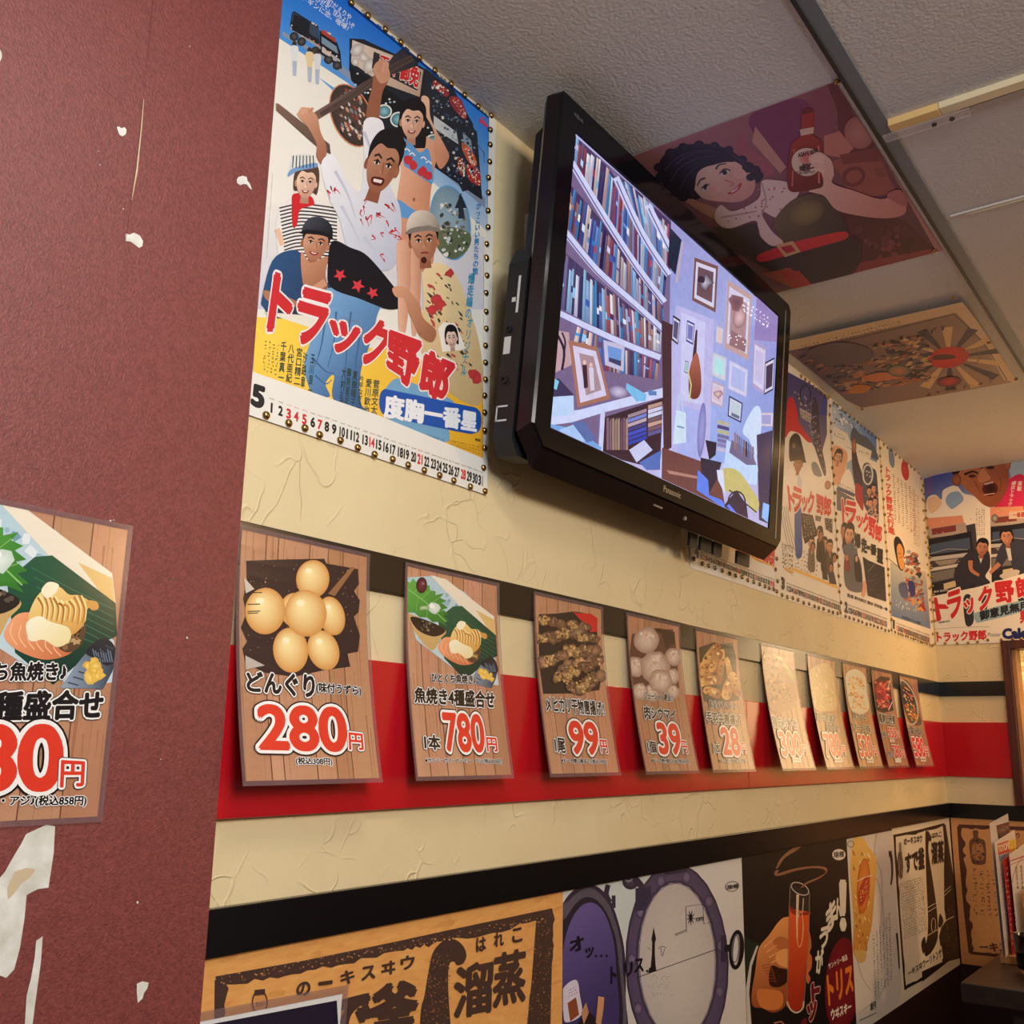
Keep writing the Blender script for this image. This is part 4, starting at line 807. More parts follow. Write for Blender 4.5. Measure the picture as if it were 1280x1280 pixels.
def egg(P, x, y, rx, ry, rot=0): P.ell(x, y, rx, ry, (255, 238, 176), (214, 150, 78), rot, -rx*.25, -ry*.35, 34); P.ell(x-rx*.25, y-ry*.42, rx*.22, ry*.16, (255, 250, 220), (255, 236, 176), rot)
def art1(P, q):
    P.poly([(105, 215), (240, 205), (430, 195), (440, 215), (575, 235), (580, 300), (560, 330), (585, 370), (580, 420), (560, 440), (585, 520), (575, 590), (530, 600), (540, 655), (420, 675), (300, 705), (180, 690), (100, 650), (90, 590), (110, 560), (85, 500), (110, 440), (95, 380), (110, 300)], (56, 40, 40))
    P.speck([(110, 225), (560, 225), (570, 600), (100, 600)], 110, 1, 3, [(150, 120, 100), (110, 84, 74), (200, 180, 160)])
    P.poly([(450, 345), (545, 225), (560, 230), (478, 355)], (150, 106, 70)); P.poly([(95, 285), (140, 335), (105, 355)], (206, 196, 180)); P.poly([(100, 620), (180, 660), (100, 680)], (190, 180, 170))
    egg(P, 310, 420, 62, 74, 0); egg(P, 465, 440, 56, 84, -12); egg(P, 384, 284, 70, 82, 4); egg(P, 186, 428, 84, 100, 8); egg(P, 290, 592, 74, 96, 0); egg(P, 428, 588, 66, 86, -14); egg(P, 356, 432, 88, 100, 0)
    for y in (352, 402, 432, 440): P.stroke([(112, y), (150+random.uniform(0, 24), y-3)], 4, (60, 44, 44))
    title(P, 'どんぐり', [(102, 690), (385, 695), (380, 790), (104, 770)], .045); title(P, '(味付うずら)', [(392, 725), (580, 738), (578, 782), (390, 775)], .045)
    price(P, '280', [(145, 830), (500, 835), (500, 1010), (142, 1010)], [(515, 935), (570, 940), (570, 1005), (512, 1005)])
    P.text('(税込308円)', [(284, 1042), (434, 1042), (434, 1075), (284, 1075)], BLK, .04, ((.12, (248, 246, 242)),))
def fishart(P, T):
    """grilled fish plate in unit coordinates"""
    S = lambda L: [T(*p) for p in L]; E = lambda x, y: T(x, y)
    def R(r): a, b = T(0, 0), T(1, 0); return r*math.hypot(b[0]-a[0], b[1]-a[1])
    P.poly(S([(.0, .05), (.30, 0), (.62, .12), (.93, .34), (.98, .98), (.75, 1.0), (.45, .86), (.1, .66), (.02, .4)]), (S([(0, 0)])[0], S([(1, 1)])[0], (176, 206, 216), (206, 220, 226))); P.speck(S([(.28, .05), (.6, .3), (.9, .95), (.1, .6)]), 46, R(.012), R(.04), [(150, 186, 200), (226, 234, 238), (120, 160, 178)])
    P.poly(S([(.25, .0), (.42, .02), (.95, .32), (.97, .50), (.62, .30)]), (238, 228, 206)); P.poly(S([(.75, .28), (.95, .35), (.97, .52), (.88, .44)]), (226, 190, 120))
    P.poly(S([(.34, .42), (.50, .28), (.60, .26), (.97, .50), (.98, .70), (.90, .74), (.62, .98), (.40, .80)]), ((S([(.5, .3)])[0], S([(.8, .9)])[0], (34, 88, 62), (14, 54, 44))), False)
    for k in range(7): P.stroke(S([(.48+k*.015, .34+k*.05), (.72+k*.02, .44+k*.05), (.96, .54+k*.045)]), R(.006), (50, 110, 80))
    P.poly(S([(.02, .42), (.16, .44), (.42, .52), (.36, .62), (.27, .74), (.10, .60)]), (206, 170, 110), True); P.poly(S([(.04, .44), (.22, .45), (.42, .52), (.30, .60), (.12, .56)]), (44, 36, 34), True); P.speck(S([(.06, .46), (.3, .47), (.4, .53), (.14, .56)]), 20, R(.006), R(.02), [(90, 80, 70), (24, 20, 20), (140, 120, 90)])
    le = [(-.02, .08), (.03, .10), (.06, .05), (.10, .09), (.15, .05), (.18, .11), (.24, .10), (.25, .15), (.31, .15), (.31, .19), (.40, .16), (.36, .21), (.43, .23), (.38, .26), (.45, .30), (.39, .32), (.46, .36), (.40, .38), (.47, .43), (.40, .43), (.44, .48), (.34, .45), (.28, .46), (.22, .42), (.14, .43), (.08, .39), (.0, .40)]
    P.poly(S(le), (S([(0, .1)])[0], S([(.4, .42)])[0], (104, 178, 76), (54, 122, 46))); P.stroke(S([(.0, .16), (.2, .27), (.43, .44)]), R(.010), (140, 196, 110))
    for a_, b_ in (((.08, .19), (.16, .08)), ((.16, .24), (.28, .13)), ((.24, .30), (.36, .20)), ((.12, .22), (.10, .37)), ((.22, .29), (.22, .42)), ((.32, .36), (.42, .32))): P.stroke(S([a_, b_]), R(.005), (134, 190, 104))
    P.ell(*E(.155, .11), R(.06), R(.09), (112, 42, 58), (60, 16, 30)); P.blob(*E(.17, .09), R(.02), (150, 90, 104)); P.blob(*E(.30, .32), R(.07), (232, 240, 230), (196, 214, 200), .2); P.blob(*E(.27, .30), R(.03), (250, 252, 248)); P.blob(*E(.18, .33), R(.06), (206, 214, 190), (120, 170, 100), .3, asp=.5)
    P.poly(S([(.34, .68), (.42, .59), (.58, .60), (.74, .70), (.72, .80), (.58, .84), (.44, .80), (.35, .74)]), (S([(.4, .6)])[0], S([(.7, .82)])[0], (240, 166, 118), (206, 116, 74)), True)
    for k in range(6): P.stroke(S([(.38+k*.05, .64+k*.015), (.37+k*.05, .70+k*.015), (.41+k*.05, .76+k*.012)]), R(.006), (250, 196, 156), True)
    P.poly(S([(.68, .66), (.76, .60), (.80, .66), (.77, .76), (.70, .80), (.64, .76)]), (92, 66, 44), True); P.speck(S([(.68, .64), (.78, .62), (.76, .77), (.68, .78)]), 24, R(.006), R(.018), [(60, 42, 30), (140, 104, 66), (190, 160, 110)])
    P.poly(S([(.47, .62), (.50, .52), (.56, .45), (.64, .43), (.70, .47), (.76, .47), (.83, .51), (.80, .56), (.79, .63), (.72, .70), (.60, .70), (.52, .68)]), (S([(.52, .45)])[0], S([(.76, .72)])[0], (246, 216, 140), (214, 156, 74)), True)
    for k in range(9): x = .52+k*.03; P.stroke(S([(x, .50-.03*math.sin(k)), (x+.03, .55), (x+.02, .63+.01*math.sin(k*2))]), R(.014), jit((184, 116, 48), 20), True, R(.004)); P.stroke(S([(x+.012, .49-.02*math.sin(k)), (x+.04, .54), (x+.035, .62)]), R(.010), jit((252, 232, 164), 8), True, R(.003))
    P.poly(S([(.46, .64), (.53, .60), (.60, .63), (.70, .66), (.71, .73), (.64, .77), (.56, .73), (.50, .74), (.47, .72)]), (S([(.5, .6)])[0], S([(.66, .78)])[0], (252, 246, 218), (240, 222, 162)), True); P.poly(S([(.54, .46), (.58, .41), (.64, .42), (.62, .47), (.57, .50)]), (250, 240, 206), True); P.poly(S([(.80, .50), (.86, .50), (.87, .54), (.83, .55)]), (214, 160, 80), True)
    P.poly(S([(.66, 1.0), (.74, .88), (.82, .78), (.88, .72), (.95, .74), (.98, .82), (.95, .92), (.90, 1.02)]), (S([(.70, .9)])[0], S([(.97, .85)])[0], (150, 166, 184), (40, 50, 66))); P.poly(S([(.80, .80), (.88, .72), (.95, .74), (.98, .84), (.92, .88), (.86, .84)]), (28, 34, 48), True)
    for k in range(8): P.stroke(S([(.70+k*.03, .97-k*.03), (.76+k*.028, .99-k*.03)]), R(.008), (54, 66, 84)); P.stroke(S([(.84+k*.014, .78+.01*(k%3)), (.86+k*.013, .86)]), R(.006), (110, 130, 150))
    for k in range(12): P.blob(*E(.85+random.uniform(-.05, .05), .91+random.uniform(-.05, .04)), R(random.uniform(.02, .045)), jit((250, 220, 120), 12), jit((226, 176, 70), 12), .35)
def art2(P, q):
    fishart(P, bil([(780, 252), (1160, 300), (1165, 740), (780, 680)]))
    title(P, 'ひとくち魚焼き♪', [(878, 680), (1062, 690), (1060, 726), (876, 718)], .045); title(P, '魚焼き4種盛合せ', [(805, 742), (1135, 758), (1133, 828), (802, 805)], .045)
    title(P, '1本', [(832, 940), (896, 945), (896, 1005), (832, 1002)], .04); price(P, '780', [(915, 850), (1078, 860), (1080, 1008), (920, 1006)], [(1090, 950), (1130, 953), (1132, 1008), (1090, 1008)])
    P.text('※サワラ・サバ・サーモン・アジ♪(税込858円)', [(828, 1038), (1145, 1040), (1145, 1062), (828, 1062)], BLK, .04, ((.11, (246, 244, 240)),))
def fry(P, x, y, r, rot, ln=2.4):
    r *= 1.28
    c = math.cos(math.radians(rot)); s = math.sin(math.radians(rot))
    for k in range(9): t = k/8*ln-ln/2; P.blob(x+c*t*r+random.uniform(-.15, .15)*r, y+s*t*r+random.uniform(-.15, .15)*r, r*random.uniform(.45, .7), jit((168, 130, 96), 26), jit((96, 66, 50), 20), .35)
    for k in range(14): t = random.uniform(-ln/2, -ln/5); P.blob(x+c*t*r+random.uniform(-.5, .5)*r, y+s*t*r+random.uniform(-.5, .5)*r, r*random.uniform(.12, .3), jit((222, 186, 120), 22), jit((150, 110, 66), 20), .4)
    for k in range(16): t = random.uniform(-ln/2, ln/2); P.blob(x+c*t*r-s*random.uniform(-.5, .5)*r, y+s*t*r+c*random.uniform(-.5, .5)*r, r*random.uniform(.05, .14), jit(random.choice(((206, 180, 140), (70, 46, 38), (140, 110, 90))), 15), None, .4)
def art3(P, q):
    P.poly([(110, 200), (200, 195), (290, 182), (380, 195), (410, 215), (415, 320), (425, 400), (430, 540), (420, 590), (300, 610), (130, 615), (118, 500), (112, 380)], (46, 36, 36)); P.poly([(282, 182), (300, 190), (375, 192), (412, 215), (414, 285), (380, 290), (340, 240)], (206, 40, 40))
    for x, y, r, a in ((180, 240, 34, 14), (320, 262, 30, 12), (160, 322, 36, -6), (270, 298, 34, 4), (370, 320, 30, 4), (330, 385, 40, -4), (190, 430, 36, -22), (370, 450, 38, -14), (235, 490, 34, -50), (330, 480, 36, -16), (265, 555, 30, 70), (370, 545, 40, -38)): fry(P, x, y, r, a)
    title(P, 'メヒカリ干物唐揚げ!!', [(138, 625), (435, 650), (440, 722), (140, 705)], .04); title(P, '1尾', [(170, 838), (222, 845), (222, 915), (172, 912)], .04)
    price(P, '99', [(248, 755), (388, 762), (395, 918), (255, 915)], [(402, 845), (436, 848), (440, 912), (404, 910)])
    P.text('※お一人様10尾まで♪(税込109円)', [(195, 940), (430, 945), (430, 970), (196, 970)], BLK, .04, ((.11, (246, 244, 240)),))
def dump(P, x, y, r):
    P.blob(x, y, r, (238, 222, 206), (170, 136, 120), .08, 16, 1.05)
    for k in range(10): a = random.uniform(0, 6.28); d = random.uniform(.2, .8)*r; P.stroke([(x+math.cos(a)*d*.3, y-r*.3+math.sin(a)*d*.3), (x+math.cos(a+.3)*d*.7, y+math.sin(a)*d*.7), (x+math.cos(a+.4)*d, y+r*.3+math.sin(a)*d*.6)], r*.07, jit((206, 176, 158), 18), True, 1)
    P.blob(x, y-r*.35, r*.34, (196, 150, 128), (226, 204, 186), .3); 
    for k in range(5): P.blob(x+random.uniform(-.5, .5)*r, y-r*random.uniform(.2, .7), r*.16, (244, 232, 220), (214, 190, 172), .4)
def art4(P, q):
    P.poly([(590, 300), (700, 275), (800, 275), (815, 330), (828, 440), (836, 580), (760, 600), (640, 620), (585, 560), (580, 420)], (96, 62, 52)); P.poly([(700, 270), (730, 270), (810, 290), (815, 345), (770, 380), (745, 300)], (58, 34, 30))
    for a in ((668, 330, 66), (806, 420, 44), (610, 470, 52), (800, 520, 40), (710, 470, 78), (690, 610, 44), (630, 600, 44), (740, 545, 60), (800, 600, 36)): dump(P, *a)
    title(P, 'ジューシィ～絶品!!', [(648, 600), (796, 610), (796, 648), (650, 640)], .045); title(P, '肉シウマイ', [(645, 672), (808, 690), (808, 748), (648, 738)], .045)
    title(P, '1個', [(648, 850), (692, 855), (694, 912), (650, 910)], .04); price(P, '39', [(705, 762), (815, 768), (822, 916), (712, 912)], [(825, 848), (850, 850), (854, 910), (828, 908)])
    P.text('※お一人様何個でもOK♪(税込43円)', [(665, 938), (854, 940), (856, 965), (668, 964)], BLK, .04, ((.11, (246, 244, 240)),))
def wing(P, x, y, l, w, rot):
    c, s = math.cos(math.radians(rot)), math.sin(math.radians(rot)); T = lambda a, b: (x+a*l*c-b*w*s, y+a*l*s+b*w*c)
    P.poly([T(*p) for p in ((-.5, -.3), (-.1, -.5), (.35, -.45), (.55, 0), (.35, .45), (-.1, .4), (-.5, .3))], (T(-.3, -.5), T(.3, .5), (240, 186, 104), (150, 78, 36)), True)
    for k in range(8): P.blob(*T(random.uniform(-.4, .45), random.uniform(-.35, .35)), w*random.uniform(.08, .2), jit(random.choice(((110, 50, 26), (250, 214, 140), (176, 100, 50))), 16), None, .5)
def art5(P, q):
    P.poly([(935, 365), (1010, 340), (1040, 350), (1105, 345), (1125, 420), (1130, 560), (1140, 640), (1000, 660), (955, 640), (945, 500)], (44, 36, 34))
    for a in ((1000, 400, 120, 52, -52), (985, 470, 90, 60, 10), (990, 540, 120, 52, -8), (1045, 470, 170, 36, 96), (1090, 500, 150, 34, 80), (1085, 580, 110, 60, -70), (1118, 560, 120, 50, 76), (1000, 600, 90, 50, 20), (1020, 440, 110, 40, -60), (970, 510, 70, 44, 30)): wing(P, *a)
    title(P, '揚げたてスパイシー!!', [(978, 640), (1118, 655), (1118, 688), (980, 678)], .045); title(P, '手羽中唐揚げ', [(960, 695), (1138, 718), (1140, 768), (963, 752)], .045)
    title(P, '1本', [(986, 855), (1020, 858), (1022, 912), (988, 910)], .04); price(P, '28', [(1030, 780), (1118, 788), (1124, 918), (1038, 914)], [(1130, 858), (1152, 860), (1156, 912), (1132, 910)])
    P.text('※お一人様10本まで♪(税込31円)', [(1010, 936), (1146, 938), (1148, 960), (1012, 958)], BLK, .04, ((.11, (246, 244, 240)),))
def dish(P, q, cols, plate=None):
    P.poly(q, (70, 52, 44), True)
    if plate: P.poly([(x*1.0, y-6) for x, y in q], plate, True)
    P.speck(q, 130, 5, 14, cols, .45, .5, 50)
def art6(P, q):
    P.poly([(132, 190), (180, 175), (250, 220), (325, 300), (330, 400), (350, 480), (300, 540), (200, 560), (160, 500), (145, 380)], (150, 96, 56), True); P.poly([(190, 190), (250, 215), (330, 320), (330, 370), (260, 260)], (150, 160, 90), True); P.speck([(140, 200), (250, 230), (330, 500), (180, 520)], 110, 4, 12, [(120, 70, 40), (206, 150, 90), (170, 110, 60), (90, 54, 34)])
    title(P, '鶏皮ポン酢', [(180, 580), (345, 610), (348, 668), (188, 655)], .04); price(P, '300', [(215, 685), (350, 695), (362, 832), (232, 835)], [(358, 770), (388, 772), (392, 832), (364, 830)]); P.poly([(288, 850), (345, 850), (346, 880), (289, 880)], (238, 234, 226)); P.text('(税込330円)', [(292, 857), (342, 857), (343, 873), (293, 873)], BLK, .02)
def art7(P, q):
    P.poly([(430, 300), (520, 255), (575, 300), (590, 400), (600, 540), (520, 560), (460, 540), (440, 420)], (206, 176, 120), True); P.speck([(440, 290), (570, 290), (595, 540), (460, 540)], 110, 5, 15, [(240, 222, 170), (214, 180, 110), (236, 226, 196), (170, 170, 90)], .4, .4, 60)
    title(P, '鶏の唐揚げ', [(470, 565), (590, 590), (592, 635), (474, 612)], .045); title(P, '盛り合せ', [(525, 635), (605, 645), (606, 690), (528, 682)], .045); price(P, '780', [(500, 702), (598, 706), (606, 838), (512, 838)], [(608, 778), (634, 780), (636, 836), (612, 836)]); P.poly([(555, 850), (607, 850), (608, 880), (556, 880)], (238, 234, 226)); P.text('(税込858円)', [(558, 857), (604, 857), (605, 873), (559, 873)], BLK, .02)
def art8(P, q):
    P.poly([(660, 320), (720, 285), (780, 330), (795, 440), (805, 540), (740, 580), (690, 540), (668, 430)], (226, 222, 206), True); P.speck([(672, 330), (770, 350), (795, 540), (690, 540)], 110, 5, 13, [(240, 190, 90), (214, 150, 60), (250, 220, 140), (150, 150, 60), (226, 120, 50)], .4, .4, 50)
    title(P, '焼きそば', [(700, 560), (780, 578), (782, 615), (704, 604)], .045); title(P, 'ソース味', [(695, 625), (805, 645), (808, 690), (700, 680)], .045); price(P, '530', [(720, 705), (800, 712), (808, 836), (732, 836)], [(812, 775), (832, 778), (836, 834), (816, 832)]); P.poly([(764, 848), (808, 848), (809, 874), (766, 874)], (238, 234, 226)); P.text('(税込583円)', [(768, 854), (805, 854), (806, 868), (769, 868)], BLK, .02)
def art9(P, q):
    P.poly([(840, 375), (880, 340), (940, 345), (950, 440), (965, 560), (900, 575), (860, 560), (848, 460)], (54, 36, 34)); P.ell(895, 440, 46, 76, (206, 56, 52), (130, 24, 30), -8); P.speck([(850, 380), (935, 370), (950, 545), (870, 545)], 70, 5, 14, [(190, 40, 44), (230, 96, 84), (140, 24, 30), (240, 160, 120)]); P.stroke([(942, 360), (930, 420)], 6, (226, 210, 196)); P.stroke([(960, 500), (932, 560)], 6, (226, 210, 196))
    title(P, '馬刺し赤身', [(868, 580), (970, 590), (972, 648), (874, 640)], .045); title(P, '(並)', [(882, 692), (912, 694), (914, 728), (884, 726)], .045); price(P, '550', [(918, 668), (968, 672), (974, 730), (924, 728)], [(974, 690), (990, 692), (992, 728), (976, 728)]); title(P, '(上)', [(905, 815), (938, 816), (940, 852), (907, 850)], .045); price(P, '780', [(938, 778), (986, 780), (992, 852), (944, 850)], [(992, 808), (1010, 810), (1012, 850), (994, 848)])
    P.poly([(948, 858), (984, 858), (985, 884), (949, 884)], (238, 234, 226)); P.poly([(926, 738), (958, 738), (959, 760), (927, 760)], (216, 200, 190))
def art10(P, q):
    P.poly([(1012, 375), (1050, 360), (1100, 450), (1130, 560), (1140, 640), (1080, 640), (1040, 560), (1018, 450)], (70, 60, 56), True); P.loop(1040, 500, 70, 150, 8, (206, 196, 186), -18); P.speck([(1018, 400), (1070, 400), (1135, 620), (1060, 620)], 90, 5, 13, [(236, 150, 70), (206, 90, 50), (250, 196, 110), (60, 50, 46), (226, 120, 60)], .4, .4, 50)
    title(P, 'もつ鍋ちゃんぽん', [(1042, 650), (1140, 662), (1143, 712), (1048, 706)], .045); price(P, '580', [(1068, 728), (1140, 732), (1148, 842), (1082, 842)], [(1144, 785), (1166, 788), (1168, 838), (1148, 836)]); P.poly([(1112, 848), (1146, 848), (1147, 872), (1113, 872)], (238, 234, 226)); P.text('(税込638円)', [(1115, 854), (1144, 854), (1145, 867), (1116, 867)], BLK, .02)
MP = [[(304,664),(461,694),(466,973),(302,980)],[(511,707),(622,732),(631,968),(516,972)],[(670.6,743.7),(753.7,761),(768,964),(684.4,967.5)],[(786,768.5),(850.5,783.5),(867.5,961),(803.8,964)],[(871.6,787.3),(923.2,800),(938.2,959.8),(886.9,960.5)],[(953,806.4),(993.5,815.5),(1014.4,958.7),(973.4,959.7)],[(1010.5,820),(1043.7,827.9),(1061.8,957.7),(1029.2,957.7)],[(1054.4,828.8),(1082.9,834.3),(1098.4,954.8),(1071,955.4)],[(1090.2,838.6),(1115.2,842.9),(1131.2,956.2),(1107.3,956.8)],[(1125.3,844.5),(1147.2,848.8),(1162.4,954.4),(1141.9,955.2)]]
ML = [(.785, I, art1, 'laminated menu card of six yellow eggs priced 280 on the red band', .043), (1.091, I, art2, 'laminated menu card of grilled fish on a leaf priced 780, on the red band', .036),
      (1.422, J, art3, 'laminated menu card of small fried fish priced 99, below the television', .037), (1.744, J, art4, 'laminated menu card of pale meat dumplings priced 39', .039), (2.051, J, art5, 'laminated menu card of glazed chicken wings priced 28', .033),
      (2.42, Q, art6, 'shiny curled menu card of browned pieces priced 300', .043), (2.745, Q, art7, 'curled menu card of pale fried pieces priced 780, right of the 300 card', .039), (3.04, Q, art8, 'curled menu card of orange noodles on a white plate priced 530', .034),
      (3.32, Q, art9, 'curled menu card of red meat with two prices', .036), (3.638, Q, art10, 'curled menu card of orange stew in a dark bowl, nearest the corner', .036)]
for px, (x0, vw, art, lab, out) in zip(MP, ML):
    if vw is J and False: pass
    menu(x0, px, vw, art, lab, out)
# the same fish card once more on the pillar, running out of the picture
G = (0, 620, 4.2667)
def artp(P, q):
    fishart(P, bil([(-260, -40), (640, 140), (640, 1010), (-310, 1060)]))
    P.view(0, 620, 4.2667)
    title(P, 'ひとくち魚焼き♪', [(-330, 890), (350, 890), (345, 985), (-340, 990)], .045); title(P, '魚焼き4種盛合せ', [(-640, 1060), (545, 1040), (535, 1190), (-660, 1210)], .045); P.view(0, 900, 3.3684)
    price(P, '780', [(-330, 30), (255, 30), (245, 295), (-350, 300)], [(255, 175), (350, 180), (345, 280), (250, 285)]); title(P, '1本', [(-560, 150), (-390, 150), (-390, 290), (-570, 290)], .04)
    P.text('※サワラ・サバ・サーモン・アジ♪(税込858円)', [(-620, 322), (360, 322), (355, 368), (-625, 375)], BLK, .04, ((.11, (246, 244, 240)),))
    P.poly([(480, -30), (500, -30)], PRICE) if False else None
pw = .9745; zt = .2195; zb = -.0815
d = (lambda x, z: (640+FOC*(Vector((x, pw, z)).dot(RGT))/(Vector((x, pw, z)).dot(FWD)), 640-FOC*(Vector((x, pw, z)).dot(UPV))/(Vector((x, pw, z)).dot(FWD))))
x1 = .6185; x0 = x1-.2205
st_ = [d(x0, zt), d(x1, zt), d(x1, zb), d(x0, zb)]
P0 = None
def menu_pillar():
    global Z
    z = Z; Z = z+zt-.2525
    e = menu(x0, st_, G, artp, 'laminated menu card of grilled fish on the maroon pillar, cut by the picture edge', 0, wall=pw)
    Z = z
menu_pillar()
# ------------------------------------------------------------------ posters below the black band
INK = (66, 42, 34)
def rough_line(P, pts, wd, c, k=.5, n=8):
    """a heavy printed line with a ragged edge"""
    L = []; 
    for (x0, y0), (x1, y1) in zip(pts, pts[1:]):
        for i in range(n): t = i/n; L.append((x0+(x1-x0)*t, y0+(y1-y0)*t))
    L.append(pts[-1]); A_ = []; B_ = []
    for i, p in enumerate(L):
        a = L[max(i-1, 0)]; b = L[min(i+1, len(L)-1)]; d = math.hypot(b[0]-a[0], b[1]-a[1]) or 1; nx, ny = -(b[1]-a[1])/d, (b[0]-a[0])/d
        A_.append((p[0]-nx*wd/2, p[1]-ny*wd/2)); z = wd/2*(1+random.uniform(-k, k*1.5)); B_.append((p[0]+nx*z, p[1]+ny*z))
    P.poly(A_+B_[::-1], c)
KR = (226, 162, 88)
P = Print((.7695, .9945, Z-.2435), (1, 0, 0), (0, 0, -1), .7515, .515, KR)
P.view(230, 980, 2.612)
P.speck([(60, 560), (1230, 350), (1230, 800), (40, 800)], 90, 10, 40, [(220, 154, 80), (230, 168, 94), (214, 150, 78)], .5, .3, -12)
rough_line(P, [(105, 645), (400, 592), (700, 530), (860, 495), (1205, 422)], 34, INK, .35, 12); rough_line(P, [(1185, 424), (1180, 560), (1150, 700), (1120, 1200)], -46, INK, .1); rough_line(P, [(118, 640), (116, 800), (100, 1000)], -36, INK, .5, 6)
P.poly([(1150, 440), (1205, 420), (1196, 800), (1100, 1300), (1120, 784), (1135, 640)], INK)
P.poly([(765, 1200), (770, 784), (785, 690), (800, 600), (815, 545), (850, 510), (885, 508), (912, 530), (922, 560), (912, 585), (892, 592), (880, 580), (866, 590), (862, 640), (865, 720), (870, 784), (900, 1200)], INK, True)
P.speck([(110, 625), (1200, 425), (1200, 445), (120, 655)], 160, 1.2, 3.4, [(206, 150, 90), (150, 104, 66)]); P.speck([(800, 560), (870, 540), (868, 800), (775, 800)], 150, 1, 3, [(150, 104, 66), (110, 74, 50)]); P.speck([(1150, 450), (1200, 440), (1195, 800), (1115, 800)], 130, 1, 3, [(160, 112, 70), (120, 82, 54)])
for i, (t, x, y) in enumerate((('の', 388, 664), ('ー', 460, 650), ('キ', 532, 626), ('ス', 600, 612), ('ヰ', 665, 596), ('ウ', 728, 578))):
    r = 21; P.text(t, [(x-r, y-r+8 if t != 'ー' else y-2), (x+r, y-r if t != 'ー' else y-8), (x+r, y+r if t != 'ー' else y), (x-r, y+r+8 if t != 'ー' else y+6)], INK, .04)
for t, x, y in (('は', 968, 522), ('れ', 1026, 506), ('こ', 1086, 492)): P.text(t, [(x-15, y-18), (x+15, y-24), (x+15, y+20), (x-15, y+26)], INK, .04)
P.text('溜', [(885, 600), (1005, 575), (1002, 740), (880, 765)], INK, .035); P.text('蒸', [(1012, 560), (1112, 538), (1110, 706), (1008, 728)], INK, .035); P.text('釜', [(612, 668), (760, 640), (752, 830), (604, 850)], INK, .055); P.text('で', [(468, 712), (606, 690), (600, 850), (460, 870)], INK, .055); P.text('す', [(330, 740), (458, 715), (450, 890), (322, 900)], INK, .055)
P.loop(245, 712, 24, 38, 4, INK); P.poly([(228, 672), (262, 668), (262, 686), (228, 690)], INK); P.text('ウヰスキー', [(230, 694), (262, 690), (262, 704), (230, 708)], KR, .02); P.text('サントリー', [(232, 712), (262, 708), (262, 724), (232, 728)], INK, .03)
o = P.build('advert_poster', M_KRAFT); tag(o, 'tan advert poster with dark block lettering, under the black band beside the maroon pillar', 'poster', 'old advert posters under the black band')

P = Print((1.5215, .9945, Z-.2435), (1, 0, 0), (0, 0, -1), .745, .515, (214, 209, 200))
P.view(690, 980, 4.129)
P.grad([(40, 540), (980, 370), (1010, 1400), (40, 1500)], [(216, 214, 208), (226, 222, 214), (214, 206, 196), (206, 204, 206)]); P.poly([(250, 520), (480, 480), (440, 620), (380, 780), (320, 640)], (206, 216, 212), True)
DP = (56, 46, 66); PU = (104, 88, 122)
P.poly([(20, 720), (60, 610), (120, 540), (180, 516), (250, 540), (310, 620), (355, 760), (378, 900), (380, 1100), (360, 1320), (0, 1320)], DP, True); P.poly([(40, 700), (90, 600), (160, 545), (210, 540), (270, 590), (310, 660), (350, 800), (365, 950), (360, 1320), (20, 1320)], (92, 84, 96), True); P.poly([(40, 780), (80, 680), (140, 600), (200, 585), (260, 630), (305, 720), (340, 880), (345, 1320), (30, 1320)], (44, 36, 52), True)
P.poly([(52, 1320), (55, 900), (85, 740), (140, 640), (205, 612), (262, 655), (305, 760), (330, 930), (325, 1320)], ((60, 700), (300, 1100), (106, 90, 150), (66, 54, 104)), True)
P.stroke([(290, 520), (280, 570), (300, 610)], 26, DP, True); P.stroke([(318, 575), (318, 640)], 20, DP); P.ell(405, 505, 42, 40, (80, 72, 90), (40, 34, 48)); P.loop(395, 490, 16, 12, 8, (150, 140, 156)); P.stroke([(430, 490), (470, 540), (480, 580)], 34, DP, True)
P.ell(645, 930, 266, 520, (112, 96, 128), (84, 72, 100), -1.5); P.loop(645, 930, 262, 516, 10, (60, 50, 72), -1.5)
for k in range(11): a = math.radians(18+k*33); P.ell(645+232*math.cos(a), 930+458*math.sin(a), 22, 30, (130, 114, 142), (84, 72, 100)); P.loop(645+232*math.cos(a), 930+458*math.sin(a), 22, 30, 4, (62, 52, 74))
for x, y, w_, h_ in ((640, 440, 60, 20), (470, 590, 40, 60), (885, 850, 14, 70)): P.poly([(x-w_, y-h_+w_*.2), (x+w_, y-h_-w_*.1), (x+w_, y+h_-w_*.1), (x-w_, y+h_+w_*.2)], (60, 50, 74))
P.loop(645, 915, 205, 412, 18, (70, 60, 84), -1.5); P.ell(645, 915, 200, 406, (212, 204, 196), (196, 188, 182), -1.5); P.loop(645, 915, 196, 402, 4, (120, 108, 130), -1.5)
P.stroke([(435, 1000), (850, 852)], 4, (40, 34, 36)); P.poly([(495, 975), (500, 950), (508, 945), (514, 880), (516, 820), (512, 800), (518, 770), (523, 738), (530, 770), (536, 800), (530, 820), (530, 880), (534, 940), (538, 965)], (28, 24, 28)); P.stroke([(548, 850), (565, 838), (590, 846)], 3, (60, 54, 56), True); P.stroke([(560, 845), (568, 890), (580, 850)], 3, (60, 54, 56), True); P.stroke([(492, 850), (500, 845), (506, 858)], 3, (60, 54, 56))
for k in range(46): t = random.random(); P.ell(500+t*110+random.uniform(-20, 20), 985+random.uniform(0, 1)**1.4*110+t*8, 1.8, 1.8, (60, 54, 56), n=6)
P.stroke([(632, 782), (692, 760), (688, 632), (776, 620), (782, 722), (832, 710)], 3, (50, 44, 46)); P.stroke([(632, 776), (690, 752)], 3, (50, 44, 46))
